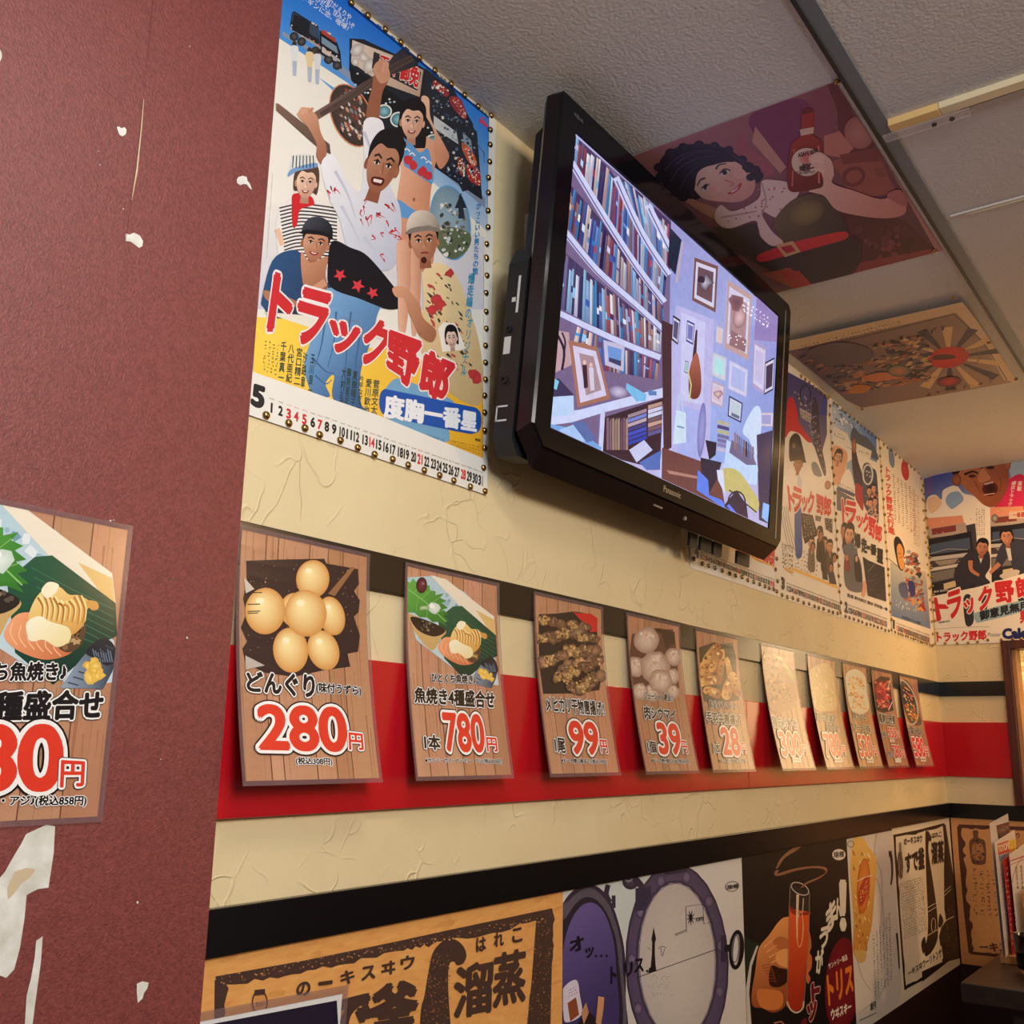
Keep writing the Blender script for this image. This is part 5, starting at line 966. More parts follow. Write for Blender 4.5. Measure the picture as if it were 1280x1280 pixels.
for k in range(9): a = math.radians(k*40+8); P.stroke([(714, 690), (714+22*math.cos(a), 690+38*math.sin(a))], 9, (24, 20, 24), tip=2)
P.text('TORYS', [(738, 692), (778, 684), (778, 702), (738, 710)], (40, 34, 36), .04)
P.loop(928, 528, 34, 25, 3, (40, 34, 36), -8); P.text('洋酒の寿屋', [(902, 523), (958, 514), (957, 536), (902, 545)], (36, 30, 32), .04)
P.loop(950, 855, 28, 92, 22, (24, 20, 28), 4); P.loop(945, 850, 18, 70, 5, (120, 108, 130), 4); P.poly([(890, 830), (925, 826), (925, 862), (890, 868)], (30, 24, 34))
P.text('オ', [(90, 800), (155, 780), (165, 850), (92, 868)], (24, 18, 28), .04); P.text('ッ', [(170, 848), (212, 840), (210, 892), (172, 896)], (24, 18, 28), .03)
for x in (225, 252, 280): P.ell(x, 886, 5, 7, (24, 18, 28), n=8)
P.text('ト', [(302, 945), (330, 940), (328, 1025), (302, 1030)], (24, 18, 28), .03); P.text('リ', [(372, 925), (412, 918), (410, 985), (375, 992)], (24, 18, 28), .04); P.text('ス', [(424, 905), (468, 900), (468, 965), (424, 972)], (24, 18, 28), .04); P.ell(488, 965, 6, 7, (24, 18, 28), n=8)
P.poly([(52, 1060), (120, 1010), (140, 1090), (148, 1190), (70, 1230), (55, 1180)], (214, 206, 222), True); P.poly([(76, 1130), (120, 1100), (136, 1190), (90, 1225)], (140, 74, 44)); P.squig([(78, 1060), (122, 1035), (128, 1080), (82, 1105)], 4, 3, (90, 80, 110), 3); P.poly([(110, 1320), (150, 1200), (190, 1180), (230, 1230), (240, 1320)], (40, 30, 34), True); P.poly([(222, 1230), (235, 1095), (266, 1100), (262, 1160), (245, 1260)], (206, 150, 106)); P.poly([(146, 1180), (172, 1125), (186, 1180), (160, 1240)], (190, 140, 100))
o = P.build('advert_poster', M_POSTER); tag(o, 'advert poster of an open purple porthole with a distant lighthouse', 'poster', 'old advert posters under the black band')

P = Print((2.2685, .9945, Z-.2435), (1, 0, 0), (0, 0, -1), .731, .50, (26, 19, 20))
P.view(920, 1000, 4.571)
P.poly([(0, 700), (60, 790), (140, 830), (100, 900), (60, 1100), (80, 1300), (0, 1300)], (34, 44, 36), True); P.poly([(118, 832), (128, 835), (90, 950), (75, 1100), (90, 1300), (62, 1300), (56, 1080), (80, 930)], (206, 196, 180))
HD = (222, 140, 74)
P.poly([(130, 850), (190, 770), (240, 700), (278, 670), (330, 680), (345, 780), (345, 900), (300, 1000), (290, 1140), (270, 1190), (210, 1215), (150, 1190), (100, 1180), (88, 1120), (110, 980)], ((130, 760), (290, 1150), (236, 156, 88), (150, 74, 36)), True)
P.poly([(210, 810), (250, 780), (300, 800), (290, 850), (240, 850)], (190, 110, 60), True); P.poly([(250, 860), (300, 850), (345, 870), (345, 940), (310, 960), (250, 945), (225, 900)], (240, 166, 96), True); P.poly([(315, 870), (342, 868), (345, 925), (318, 930)], (246, 196, 140), True)
P.poly([(200, 950), (250, 960), (295, 975), (290, 1040), (240, 1070), (190, 1050)], (56, 24, 16), True); P.poly([(120, 1090), (180, 1080), (260, 1100), (265, 1170), (220, 1200), (140, 1180)], (214, 126, 62), True)
for k in range(7): P.stroke([(150+k*8, 950+k*14), (190+k*6, 940+k*16), (215+k*2, 985+k*10)], 5, (140, 70, 36), True, 2)
for k in range(4): P.stroke([(160+k*14, 840+k*30), (220+k*16, 790+k*36)], 7, (244, 178, 112), True, 2)
P.poly([(412, 760), (425, 780), (430, 840), (420, 870), (434, 900), (430, 960), (414, 990), (425, 1020), (412, 1050), (400, 1000)], (206, 110, 54), True)
P.poly([(306, 620), (420, 640), (414, 800), (395, 1000), (382, 1185), (340, 1210), (292, 1180), (298, 1000)], ((306, 640), (400, 1180), (232, 96, 40), (170, 46, 24))); P.poly([(310, 480), (420, 530), (420, 640), (306, 620)], (46, 40, 40)); P.poly([(300, 602), (360, 640), (420, 640), (418, 655), (330, 655)], (150, 44, 24), True)
P.loop(365, 507, 54, 30, 6, (196, 186, 170), 28); P.stroke([(308, 490), (303, 640), (290, 1180)], 4, (150, 120, 96)); P.stroke([(420, 530), (415, 800), (385, 1190)], 4, (150, 120, 96)); P.stroke([(352, 540), (348, 700), (350, 790)], 16, (236, 206, 166), True, 5); P.stroke([(385, 560), (380, 640)], 5, (210, 190, 160)); P.loop(365, 740, 18, 100, 5, (240, 190, 130), 2); P.stroke([(290, 1150), (310, 1195), (345, 1215), (380, 1190), (386, 1150)], 9, (214, 190, 160), True)
SM = (150, 104, 74)
P.poly([(368, 502), (400, 470), (470, 440), (510, 415), (495, 395), (430, 390), (340, 405), (260, 430), (222, 432), (220, 408), (245, 400), (240, 418), (330, 392), (430, 378), (505, 382), (520, 408), (480, 446), (410, 478), (378, 500)], SM, True); P.poly([(228, 390), (250, 340), (300, 290), (350, 262), (382, 252), (350, 285), (280, 330), (240, 385)], SM, True)
P.ell(587, 312, 38, 32, (232, 226, 210)); P.text('洋酒の寿屋', [(558, 298), (614, 292), (614, 324), (558, 330)], (30, 24, 24), .05)
for t, q in (('が', [(452, 860), (500, 850), (490, 990), (458, 985)]), ('う', [(478, 740), (525, 715), (520, 830), (480, 850)]), ('ま', [(512, 630), (560, 560), (580, 680), (525, 760)]), ('ん', [(560, 570), (600, 555), (612, 650), (575, 680)]), ('！', [(596, 470), (622, 470), (622, 735), (600, 735)])): P.text(t, q, (232, 222, 196), .05)
P.ell(605, 1060, 98, 275, (130, 28, 38), (110, 20, 30), 3); P.text('サントリー製品', [(525, 935), (632, 880), (636, 912), (528, 968)], (232, 214, 196), .03); P.text('トリス', [(518, 1010), (662, 935), (668, 1090), (530, 1170)], (236, 130, 44), .05); P.text('ウヰスキー', [(540, 1200), (658, 1150), (656, 1205), (545, 1258)], (236, 224, 206), .05)
for t, q in (('ト', [(430, 1060), (470, 1015), (478, 1130), (436, 1170)]), ('ッ', [(405, 1175), (455, 1150), (455, 1250), (412, 1262)])): P.text(t, q, (110, 24, 30), .06, ((.10, (206, 170, 150)),))
P.poly([(370, 1262), (400, 1240), (410, 1330), (360, 1330)], (110, 24, 30)); P.stroke([(215, 1275), (255, 1265), (280, 1290)], 8, (190, 120, 70))
o = P.build('advert_poster', M_POSTER); tag(o, 'black advert poster of an orange hand gripping a tall glass tube', 'poster', 'old advert posters under the black band')

P = Print((3.0015, .9945, Z-.2495), (1, 0, 0), (0, 0, -1), .50, .512, (226, 216, 202))
P.poly([(620, 215), (900, 170), (960, 1150), (690, 1280)], (226, 216, 204)) if False else None
P.view(920, 1000, 4.571)
P.poly([(790, 200), (900, 180), (940, 700), (930, 1160), (790, 1210), (830, 700)], (214, 206, 198), True)
for L in ([(805, 190), (790, 300), (830, 420), (835, 520)], [(800, 440), (835, 580), (820, 760)], [(830, 400), (840, 620), (850, 760)], [(690, 900), (720, 1010), (770, 1090)], [(860, 1020), (820, 1120), (700, 1220)]): P.stroke(L, 4, (150, 140, 130), True, 2)
P.poly([(665, 250), (690, 212), (735, 225), (752, 260), (800, 330), (804, 400), (790, 560), (775, 720), (745, 850), (738, 905), (715, 930), (690, 900), (668, 860), (672, 700), (660, 520), (652, 400)], ((660, 250), (790, 850), (240, 196, 104), (206, 140, 60)), True); P.speck([(670, 240), (790, 330), (750, 860), (680, 860)], 60, 6, 20, [(250, 222, 150), (190, 124, 50), (236, 180, 84), (170, 110, 50)], .5, .35, 70)
P.ell(728, 490, 34, 155, (230, 150, 66), (214, 120, 44), 3); P.loop(728, 490, 34, 155, 5, (190, 70, 36), 3); P.poly([(700, 520), (748, 430), (756, 520), (712, 610)], (190, 60, 36), True); P.squig([(704, 520), (750, 450), (752, 520), (710, 590)], 4, 4, (244, 206, 120), 4); P.loop(655, 252, 18, 18, 3, (60, 50, 46)); P.stroke([(690, 465), (740, 440), (780, 430)], 4, (250, 240, 220), True)
P.poly([(735, 860), (742, 905), (715, 932), (686, 905), (672, 862)], (214, 176, 104), True)
for i in range(6): x = 785+i*18; P.squig([(x-6, 775-i*26), (x+6, 770-i*26), (x+18, 1130-i*18), (x+6, 1135-i*18)], 1, 26, (90, 80, 74), 4)
P.text('金円', [(766, 1160), (798, 1148), (798, 1190), (766, 1202)], (60, 52, 50), .04); P.stroke([(705, 1260), (800, 1215)], 4, (60, 52, 50)); P.stroke([(878, 295), (888, 340), (892, 420), (884, 485)], 16, (30, 24, 24), True, 8); P.poly([(872, 292), (888, 290), (888, 325), (874, 325)], (30, 24, 24)); P.stroke([(918, 760), (926, 860), (932, 965)], 11, (30, 24, 24), True, 6)
o = P.build('advert_poster', M_POSTER); tag(o, 'pale advert poster of a crumpled yellow packet, tucked between black and cream posters', 'poster', 'old advert posters under the black band')

P = Print((3.443, .9938, Z-.2415), (1, 0, 0), (0, 0, -1), .744, .519, (232, 220, 196))
P.view(920, 1000, 4.571); IK = (40, 30, 26)
rough_line(P, [(898, 208), (1040, 180), (1192, 140)], 18, IK, .5); rough_line(P, [(905, 205), (925, 520), (968, 1085)], -13, IK, .6); rough_line(P, [(965, 1075), (1070, 1020)], -16, IK, .4)
P.poly([(1062, 980), (1180, 925), (1275, 870), (1262, 885), (1064, 1040)], IK); P.poly([(1182, 148), (1198, 140), (1262, 560), (1280, 905), (1180, 930), (1160, 780), (1175, 720), (1200, 690), (1190, 620), (1188, 420), (1190, 250)], IK)
P.poly([(1082, 195), (1090, 178), (1102, 182), (1116, 215), (1112, 240), (1103, 235), (1100, 300), (1118, 420), (1142, 580), (1152, 700), (1150, 800), (1110, 880), (1082, 892), (1078, 850), (1095, 770), (1096, 640), (1086, 420)], IK, True)
P.stroke([(1095, 615), (1140, 590)], 4, (220, 206, 180)); P.stroke([(1096, 640), (1142, 612)], 4, (220, 206, 180)); P.stroke([(1192, 545), (1228, 510)], 4, (200, 186, 160)); P.stroke([(1190, 525), (1226, 492)], 4, (200, 186, 160)); P.loop(1128, 715, 12, 40, 4, (206, 190, 164)); P.stroke([(1095, 775), (1160, 735)], 5, (206, 190, 164)); P.stroke([(1165, 735), (1200, 690), (1245, 665)], 5, (206, 190, 164), True)
P.poly([(1058, 820), (1078, 780), (1084, 830), (1070, 880)], IK, True); P.poly([(1155, 720), (1165, 650), (1185, 690), (1170, 725)], IK, True)
P.speck([(1200, 620), (1250, 600), (1265, 880), (1185, 900)], 90, 1.5, 4, [(96, 76, 60), (130, 106, 84)])
P.text('のーキスヰウ', [(960, 220), (1062, 200), (1062, 240), (960, 258)], IK, .05); P.text('すで釜', [(966, 310), (1072, 270), (1076, 385), (970, 415)], IK, .06); P.text('はれこ', [(1118, 190), (1172, 178), (1172, 208), (1118, 218)], IK, .04); P.text('溜蒸', [(1114, 245), (1184, 232), (1186, 352), (1118, 368)], IK, .05)
P.loop(938, 370, 13, 80, 4, IK, -2); P.poly([(930, 245), (942, 240), (944, 290), (932, 290)], (150, 130, 110)); P.poly([(927, 300), (946, 292), (952, 440), (935, 450)], (120, 100, 84)); P.squig([(928, 300), (946, 295), (950, 440), (934, 445)], 1, 9, IK, 4)
P.squig([(932, 475), (1062, 432), (1090, 742), (962, 800)], 13, 22, (84, 68, 56), 2.6)
P.poly([(978, 972), (1172, 832), (1182, 905), (1090, 960), (985, 1014)], (232, 220, 196)); P.text('ーキスヰウーリトンサ', [(980, 978), (1172, 845), (1174, 895), (984, 1008)], IK, .05)
o = P.build('advert_poster', M_POSTER); tag(o, 'cream advert poster with two black still necks, in the corner under the black band', 'poster', 'old advert posters under the black band')

P = Print((4.1945, .990, Z-.2435), (0, -1, 0), (0, 0, -1), .744, .515, (226, 158, 92))
P.view(1120, 980, 4.267); IK = (92, 48, 26)
rough_line(P, [(332, 225), (520, 232), (1000, 250)], 20, IK, .4); rough_line(P, [(338, 225), (350, 400), (375, 680), (400, 900)], -26, IK, .8, 10); rough_line(P, [(395, 900), (540, 915), (1000, 960)], -16, IK, .3)
P.poly([(410, 250), (438, 250), (440, 285), (470, 300), (478, 330), (480, 400), (470, 428), (415, 428), (400, 400), (390, 330), (395, 300), (412, 285)], (120, 74, 42), True); P.poly([(412, 320), (460, 325), (468, 400), (412, 395)], (196, 130, 74), True); P.speck([(400, 300), (470, 300), (474, 420), (404, 420)], 40, 3, 8, [(80, 44, 26), (160, 104, 60)])
P.squig([(398, 448), (575, 458), (590, 705), (412, 705)], 5, 11, IK, 4, .9)
P.text('ーキスヰウ', [(445, 850), (700, 845), (705, 895), (450, 890)], IK, .05); P.text('のーキスヰウ', [(510, 255), (660, 262), (660, 290), (510, 282)], IK, .04); P.text('すで釜', [(528, 330), (680, 345), (684, 400), (530, 385)], IK, .05)
o = P.build('advert_poster', M_KRAFT); tag(o, 'orange-tan advert poster with a drawn bottle, on the back wall behind the menus', 'poster', 'old advert posters under the black band')

# small framed card stuck over the tan poster at the bottom edge of the picture
U_ = Vector((.281, 0, -.0115)).normalized()
P = Print((.706, .9918, Z-.3045), U_, Vector((U_.z, 0, -U_.x)), .297, .21, (226, 226, 224))
P.view(0, 0, 1); P.poly([(180, 1296), (421, 1250.5), (424, 1300), (424, 1560), (180, 1560)], (38, 32, 50)); P.poly([(180, 1330), (400, 1290), (400, 1400), (180, 1420)], (46, 38, 62), True)
e = empty('notice_card', 'white-edged dark laminated card over the tan poster at the bottom of the picture', 'card', (.85, .9918, Z-.42))
o = P.build('printed_card', M_MENU, e)
bm = bmesh.new(); F = P; m = .010
for a, b in (((-m, -m), (.297+m, 0)), ((-m, 0), (0, .21)), ((.297, 0), (.297+m, .21)), ((-m, .21), (.297+m, .21+m))):
    bm.faces.new([bm.verts.new(F.pos(u, v, .0006)-e.location) for u, v in ((a[0], a[1]), (b[0], a[1]), (b[0], b[1]), (a[0], b[1]))])
obj('laminate_edge', bm, M_FILM, e)
# ------------------------------------------------------------------ the other calendar posters
def little(P, x, y, w, h, c, rot=0, **k): face(P, x, y, w, h, rot, **k) if w > 9 else (P.ell(x, y-h*.3, w*1.15, h*1.05, HAIR), P.ell(x, y, w*.82, h*.85, (206, 150, 118), (150, 96, 70)), P.stroke([(x-w*.4, y-h*.1), (x+w*.4, y-h*.1)], h*.14, (50, 30, 26)), P.stroke([(x-w*.25, y+h*.4), (x+w*.25, y+h*.4)], h*.12, (120, 40, 40)))
CG = 'calendar posters on the walls'
def days(P, q0, q1, n, h, reds, w=.8):
    for i in range(n):
        t = (i+.5)/n; x = q0[0]+(q1[0]-q0[0])*t; y = q0[1]+(q1[1]-q0[1])*t; d = abs(q1[0]-q0[0])/n*w/2; sl = (q1[1]-q0[1])/(q1[0]-q0[0])
        P.text(str(i+1), [(x-d, y-h-d*sl), (x+d, y-h+d*sl), (x+d, y+h+d*sl), (x-d, y+h-d*sl)], (206, 44, 56) if i+1 in reds else (26, 24, 24), .05)
        P.text(WD[i % 7], [(x-d, y-h*2.3-d*sl), (x+d, y-h*2.3+d*sl), (x+d, y-h*1.8+d*sl), (x-d, y-h*1.8-d*sl)], (110, 100, 96), .02)
# April: only its foot shows under the television
P = Print((2.045, .9985, Z+1.106), (1, 0, 0), (0, 0, -1), .512, .712, (236, 232, 222))
P.view(840, 640, 8.533)
P.poly([(500, -300), (1120, -300), (1090, 590), (930, 530), (640, 380), (300, 100)], (206, 60, 56)); P.speck([(660, 370), (1085, 470), (1085, 575), (940, 520)], 60, 4, 10, [(236, 190, 180), (170, 40, 44), (240, 220, 210)]); P.stroke([(600, 390), (900, 500), (1100, 590)], 12, (244, 196, 70)); P.poly([(200, 180), (640, 390), (640, 330), (400, 200)], (236, 232, 222))
P.text('4', [(250, 355), (284, 368), (280, 485), (246, 470)], (26, 24, 26), .08); days(P, (300, 470), (1092, 775), 30, 24, (2, 9, 16, 23, 29, 30), .7)
o = P.build('calendar_poster', M_POSTER); tag(o, 'calendar poster mostly hidden behind the television, its date strip showing below', 'poster', CG)
# March
P = Print((2.5585, .9985, Z+1.106), (1, 0, 0), (0, 0, -1), .511, .712, (238, 230, 214))
P.view(960, 480, 6.095)
P.poly([(100, -120), (430, 60), (445, 100), (450, 380), (400, 560), (330, 440), (150, 300)], ((200, 0), (400, 500), (70, 66, 128), (110, 104, 130))); P.poly([(430, 60), (455, 90), (450, 240), (390, 230)], (60, 76, 150)); P.poly([(340, 120), (380, 150), (400, 420), (440, 640), (430, 700), (380, 560), (340, 400)], (70, 62, 80), True); P.speck([(200, 60), (350, 120), (430, 660), (360, 440)], 90, 4, 12, [(140, 130, 150), (40, 36, 60), (170, 150, 140), (96, 92, 120)]); P.loop(285, 80, 40, 70, 8, (40, 36, 60)); P.poly([(240, 180), (330, 230), (326, 300), (246, 250)], (180, 170, 160)); P.squig([(240, 190), (325, 235), (322, 290), (246, 250)], 5, 2, (40, 30, 50), 5)
P.poly([(150, 130), (190, 110), (220, 200), (240, 300), (330, 430), (300, 440), (240, 380), (170, 360), (130, 400)], (206, 44, 54), True)
P.poly([(160, 470), (170, 410), (205, 375), (240, 395), (262, 470), (284, 580), (262, 600), (225, 560), (168, 590)], (30, 28, 38), True); P.ell(210, 480, 40, 60, (70, 62, 70), (36, 32, 42), -12); P.ell(196, 470, 14, 22, (150, 130, 90), (90, 76, 60)); face(P, 230, 610, 32, 64, 4, (176, 110, 82), HAIR, 'short', 'flat'); P.poly([(172, 545), (210, 540), (270, 560), (290, 600), (240, 580), (180, 585)], (24, 22, 30), True)
P.poly([(110, 720), (170, 640), (210, 690), (250, 760), (300, 640), (370, 660), (440, 720), (430, 800), (320, 900), (150, 900), (120, 800)], (240, 234, 220), True); P.poly([(330, 610), (370, 600), (410, 700), (350, 690)], (120, 130, 140), True); P.poly([(232, 680), (262, 740), (250, 850), (220, 760)], (200, 206, 214)); P.ell(455, 770, 24, 34, (200, 140, 110), (150, 90, 66))
P.poly([(205, 940), (250, 945), (258, 1130), (262, 1280), (238, 1330), (208, 1280)], (44, 90, 160), True)
P.poly([(250, 980), (340, 1000), (360, 1080), (380, 1150), (280, 1220), (264, 1150)], (36, 34, 38)); P.squig([(262, 1000), (335, 1010), (365, 1140), (275, 1180)], 4, 9, (190, 180, 170), 4)
for k in range(4): P.stroke([(112+k*16, 930), (104+k*16, 1000), (128+k*18, 1130), (160+k*20, 1260)], 3, (90, 80, 74), True)
for t, q in (('ト', [(148, 780), (198, 800), (200, 970), (165, 962)]), ('ラ', [(190, 780), (258, 812), (248, 975), (186, 965)]), ('ッ', [(256, 860), (302, 870), (296, 968), (262, 970)]), ('ク', [(305, 815), (352, 830), (345, 990), (300, 975)]), ('野', [(368, 840), (430, 870), (425, 1000), (372, 980)]), ('郎', [(425, 850), (482, 880), (475, 1010), (428, 1000)])): P.text(t, q, RED, .05, ((.09, (240, 226, 214)),))
P.poly([(360, 1000), (405, 1010), (400, 1050), (360, 1040)], (120, 116, 120)); P.squig([(360, 1000), (405, 1008), (402, 1036), (362, 1030)], 4, 1, (40, 36, 40), 5); P.poly([(430, 1020), (490, 1030), (490, 1140), (440, 1110)], (50, 46, 52)); P.squig([(430, 1020), (490, 1030), (490, 1140), (440, 1110)], 3, 5, (200, 190, 180), 5)
for x, y, c_ in ((395, 1140, (30, 28, 34)), (330, 1215, (120, 100, 90)), (430, 1220, (44, 40, 48)), (470, 1240, (80, 60, 60))): P.poly([(x-24, y+80), (x-16, y+34), (x+16, y+34), (x+24, y+84), (x+24, y+210), (x-24, y+200)], c_, True); P.poly([(x-6, y+36), (x+8, y+36), (x+2, y+90)], (220, 210, 196)); little(P, x, y, 22, 46, 0, hair=HAIR)
P.view(840, 640, 8.533)
P.squig([(1165, 310), (1290, 350), (1290, 700), (1170, 590)], 5, 7, (70, 64, 62), 5); P.stroke([(1205, 600), (1290, 650)], 22, (238, 178, 60)); P.text('3', [(1165, 700), (1196, 712), (1194, 822), (1170, 812)], (26, 24, 26), .08)
P.view(840, 440, 2.909); P.poly([(430, 780), (600, 850), (605, 862), (440, 795)], (240, 190, 90)); P.squig([(398, 690), (530, 740), (530, 820), (398, 770)], 12, 5, (70, 64, 62), 2.2); P.poly([(534, 690), (552, 684), (566, 830), (548, 826)], (30, 28, 32)); P.poly([(566, 800), (588, 800), (598, 846), (572, 842)], (60, 50, 60))
for x, y in ((512, 712), (541, 668), (577, 786), (590, 752)): little(P, x, y, 8, 17, 0)
days(P, (415, 858), (612, 932), 31, 9, (5, 12, 19, 21, 26), .7)
o = P.build('calendar_poster', M_POSTER); tag(o, 'calendar poster with a red banner and a man in black cap, right of television', 'poster', CG)
# February
P = Print((3.075, .9985, Z+1.106), (1, 0, 0), (0, 0, -1), .521, .712, (234, 228, 216))
P.view(960, 480, 6.095)
P.grad([(485, 110), (825, 400), (830, 600), (480, 420)], [(190, 206, 220), (60, 110, 190), (120, 150, 180), (214, 220, 222)]); P.poly([(650, 330), (700, 380), (760, 410), (820, 500), (830, 580), (640, 450)], (76, 90, 110), True)
P.speck([(490, 120), (700, 300), (690, 340), (490, 300)], 60, 5, 12, [(240, 240, 240), (150, 180, 210), (90, 120, 160)])
P.poly([(500, 320), (605, 380), (640, 490), (490, 440)], (232, 228, 214)); P.squig([(500, 345), (580, 385), (590, 440), (505, 400)], 5, 2, (40, 40, 44), 6); P.poly([(670, 450), (790, 510), (780, 570), (665, 530)], (226, 222, 210)); P.squig([(690, 495), (775, 525), (775, 548), (690, 520)], 5, 1, (50, 50, 54), 5)
P.poly([(490, 480), (600, 520), (590, 640), (550, 760), (500, 740)], (222, 166, 130), True); face(P, 535, 560, 26, 50, 8, (214, 160, 128), HAIR, 'bob', 'flat'); P.poly([(600, 600), (660, 560), (660, 820), (590, 740)], (150, 176, 196)); P.poly([(560, 720), (620, 650), (660, 840), (560, 800)], (236, 232, 226), True); P.squig([(530, 740), (655, 800), (655, 840), (530, 780)], 9, 2, (60, 54, 56), 5)
P.poly([(640, 420), (660, 470), (690, 600), (720, 700), (715, 800), (690, 860), (660, 760), (640, 620)], (36, 36, 62), True); P.poly([(670, 760), (720, 800), (725, 960), (690, 920), (665, 860)], (170, 40, 60), True); P.ell(655, 470, 18, 60, (190, 130, 100), (130, 80, 60))
P.poly([(720, 640), (760, 600), (795, 640), (830, 700), (840, 1060), (760, 980), (725, 880)], (64, 76, 96), True); P.loop(760, 690, 36, 74, 12, (210, 212, 210)); P.squig([(740, 650), (785, 665), (785, 720), (740, 700)], 2, 2, (230, 226, 216), 7); P.speck([(730, 780), (830, 820), (838, 1050), (760, 980)], 50, 6, 16, [(214, 160, 130), (30, 28, 34), (170, 60, 60), (150, 160, 170)])
for x, y in ((770, 820), (805, 800), (780, 910), (815, 900)): little(P, x, y, 16, 34, 0)
P.poly([(522, 800), (660, 880), (660, 1000), (525, 960)], (90, 96, 110)); P.stroke([(525, 790), (660, 850)], 26, (60, 80, 120))
for t, q in (('ト', [(562, 880), (605, 890), (612, 1070), (570, 1050)]), ('ラ', [(590, 890), (672, 910), (655, 1080), (592, 1065)]), ('ッ', [(672, 1000), (722, 1015), (718, 1100), (680, 1090)]), ('ク', [(722, 980), (775, 1000), (765, 1140), (725, 1120)]), ('野', [(765, 1010), (822, 1040), (815, 1180), (768, 1150)]), ('郎', [(815, 1060), (868, 1090), (860, 1210), (818, 1190)])): P.text(t, q, RED, .05, ((.09, (240, 226, 214)),))
P.view(1040, 620, 6.737)
face(P, 100, 300, 24, 60, 4, (190, 130, 100), HAIR, 'short', 'smile'); face(P, 142, 330, 36, 80, 6, (222, 170, 140), HAIR, 'long', 'smile'); P.poly([(95, 420), (190, 400), (210, 520), (110, 500)], (90, 104, 116), True)
for t, q in (('爆', [(185, 310), (238, 330), (236, 440), (190, 430)]), ('走', [(242, 350), (292, 370), (292, 480), (248, 470)]), ('一', [(290, 425), (320, 432), (320, 445), (290, 438)]), ('番', [(322, 400), (372, 420), (370, 500), (324, 490)]), ('星', [(374, 440), (430, 460), (425, 570), (378, 550)])): P.text(t, q, (32, 34, 40), .06, ((.10, (226, 220, 210)),))
P.poly([(110, 490), (190, 480), (240, 560), (255, 720), (240, 810), (115, 760)], (96, 98, 110), True); P.poly([(185, 520), (215, 500), (240, 620), (250, 720), (195, 700)], (28, 28, 32), True); P.ell(204, 530, 11, 26, (214, 160, 130)); P.poly([(105, 520), (135, 500), (150, 600), (140, 640), (108, 620)], (130, 44, 50), True); P.ell(122, 520, 14, 26, (190, 130, 104))
P.poly([(258, 510), (300, 540), (440, 600), (455, 890), (300, 840), (275, 650)], (44, 42, 48)); P.stroke([(300, 640), (360, 570)], 4, (150, 146, 140)); P.speck([(300, 560), (440, 620), (450, 870), (310, 830)], 40, 3, 8, [(90, 88, 96), (70, 68, 76)]); P.poly([(262, 720), (285, 730), (290, 790), (268, 850), (250, 830)], (226, 170, 140), True)
P.text('監督 鈴木則文 脚本 沢井信一郎', [(128, 818), (465, 942), (465, 970), (128, 848)], (50, 46, 46), .03); P.text('2', [(108, 895), (126, 902), (126, 980), (106, 970)], (26, 24, 26), .08); days(P, (132, 960), (460, 1080), 28, 22, (5, 11, 12, 19, 23, 26), .7)
o = P.build('calendar_poster', M_POSTER); tag(o, 'calendar poster with a blue sky and grey mountain, second from the corner', 'poster', CG)
# January
P = Print((3.617, .9985, Z+1.104), (1, 0, 0), (0, 0, -1), .560, .708, (236, 226, 206))
P.view(960, 480, 6.095)
P.poly([(920, 490), (950, 500), (965, 580), (955, 640), (925, 600)], (120, 140, 166), True); P.ell(1045, 660, 28, 76, (206, 50, 60), (196, 40, 52), -8); P.squig([(1030, 625), (1060, 645), (1060, 690), (1030, 675)], 2, 2, (230, 150, 140), 4)
P.text('トラック野郎大行進', [(885, 630), (930, 640), (965, 1150), (915, 1130)], (206, 60, 52), .05, vert=True); 
for i in range(6): x = 958+i*30; P.squig([(x-9, 680+i*22), (x+9, 690+i*22), (x+22, 1040-i*4+i*26), (x+4, 1035+i*26)], 2, 22, ((70, 62, 60), (120, 60, 52))[i > 3], 5)
P.squig([(1085, 820), (1150, 850), (1160, 1250), (1110, 1220)], 5, 26, (170, 100, 80), 4)
P.view(1040, 620, 6.737)
P.grad([(490, 560), (790, 640), (830, 1120), (500, 1010)], [(196, 196, 186), (214, 200, 176), (96, 120, 160), (90, 120, 160)]); P.stroke([(475, 525), (560, 600)], 5, (60, 50, 46))
P.poly([(520, 400), (530, 350), (560, 345), (595, 400), (612, 470), (600, 530), (615, 580), (590, 630), (560, 600), (535, 500)], (30, 26, 30), True); P.poly([(545, 440), (570, 400), (600, 450), (600, 520), (610, 590), (585, 620), (560, 560)], (226, 160, 84), True); P.stroke([(560, 480), (580, 490)], 5, (30, 26, 30)); P.stroke([(565, 520), (590, 515)], 5, (140, 50, 40))
P.speck([(620, 450), (720, 480), (780, 960), (600, 880)], 120, 8, 22, [(206, 150, 100), (150, 96, 70), (110, 130, 150), (214, 190, 150), (176, 80, 60), (60, 56, 70), (160, 170, 176)], .5, 1.3, 70); P.poly([(640, 720), (690, 730), (700, 830), (660, 840)], (44, 56, 120), True); P.poly([(560, 750), (620, 730), (640, 850), (585, 850)], (80, 90, 130), True); P.speck([(720, 860), (780, 900), (780, 980), (710, 950)], 24, 6, 14, [(206, 70, 50), (240, 170, 60), (150, 40, 40)]); P.speck([(540, 880), (760, 940), (760, 1010), (540, 940)], 18, 4, 9, [(206, 206, 196), (160, 170, 180)], .4, 2, 0)
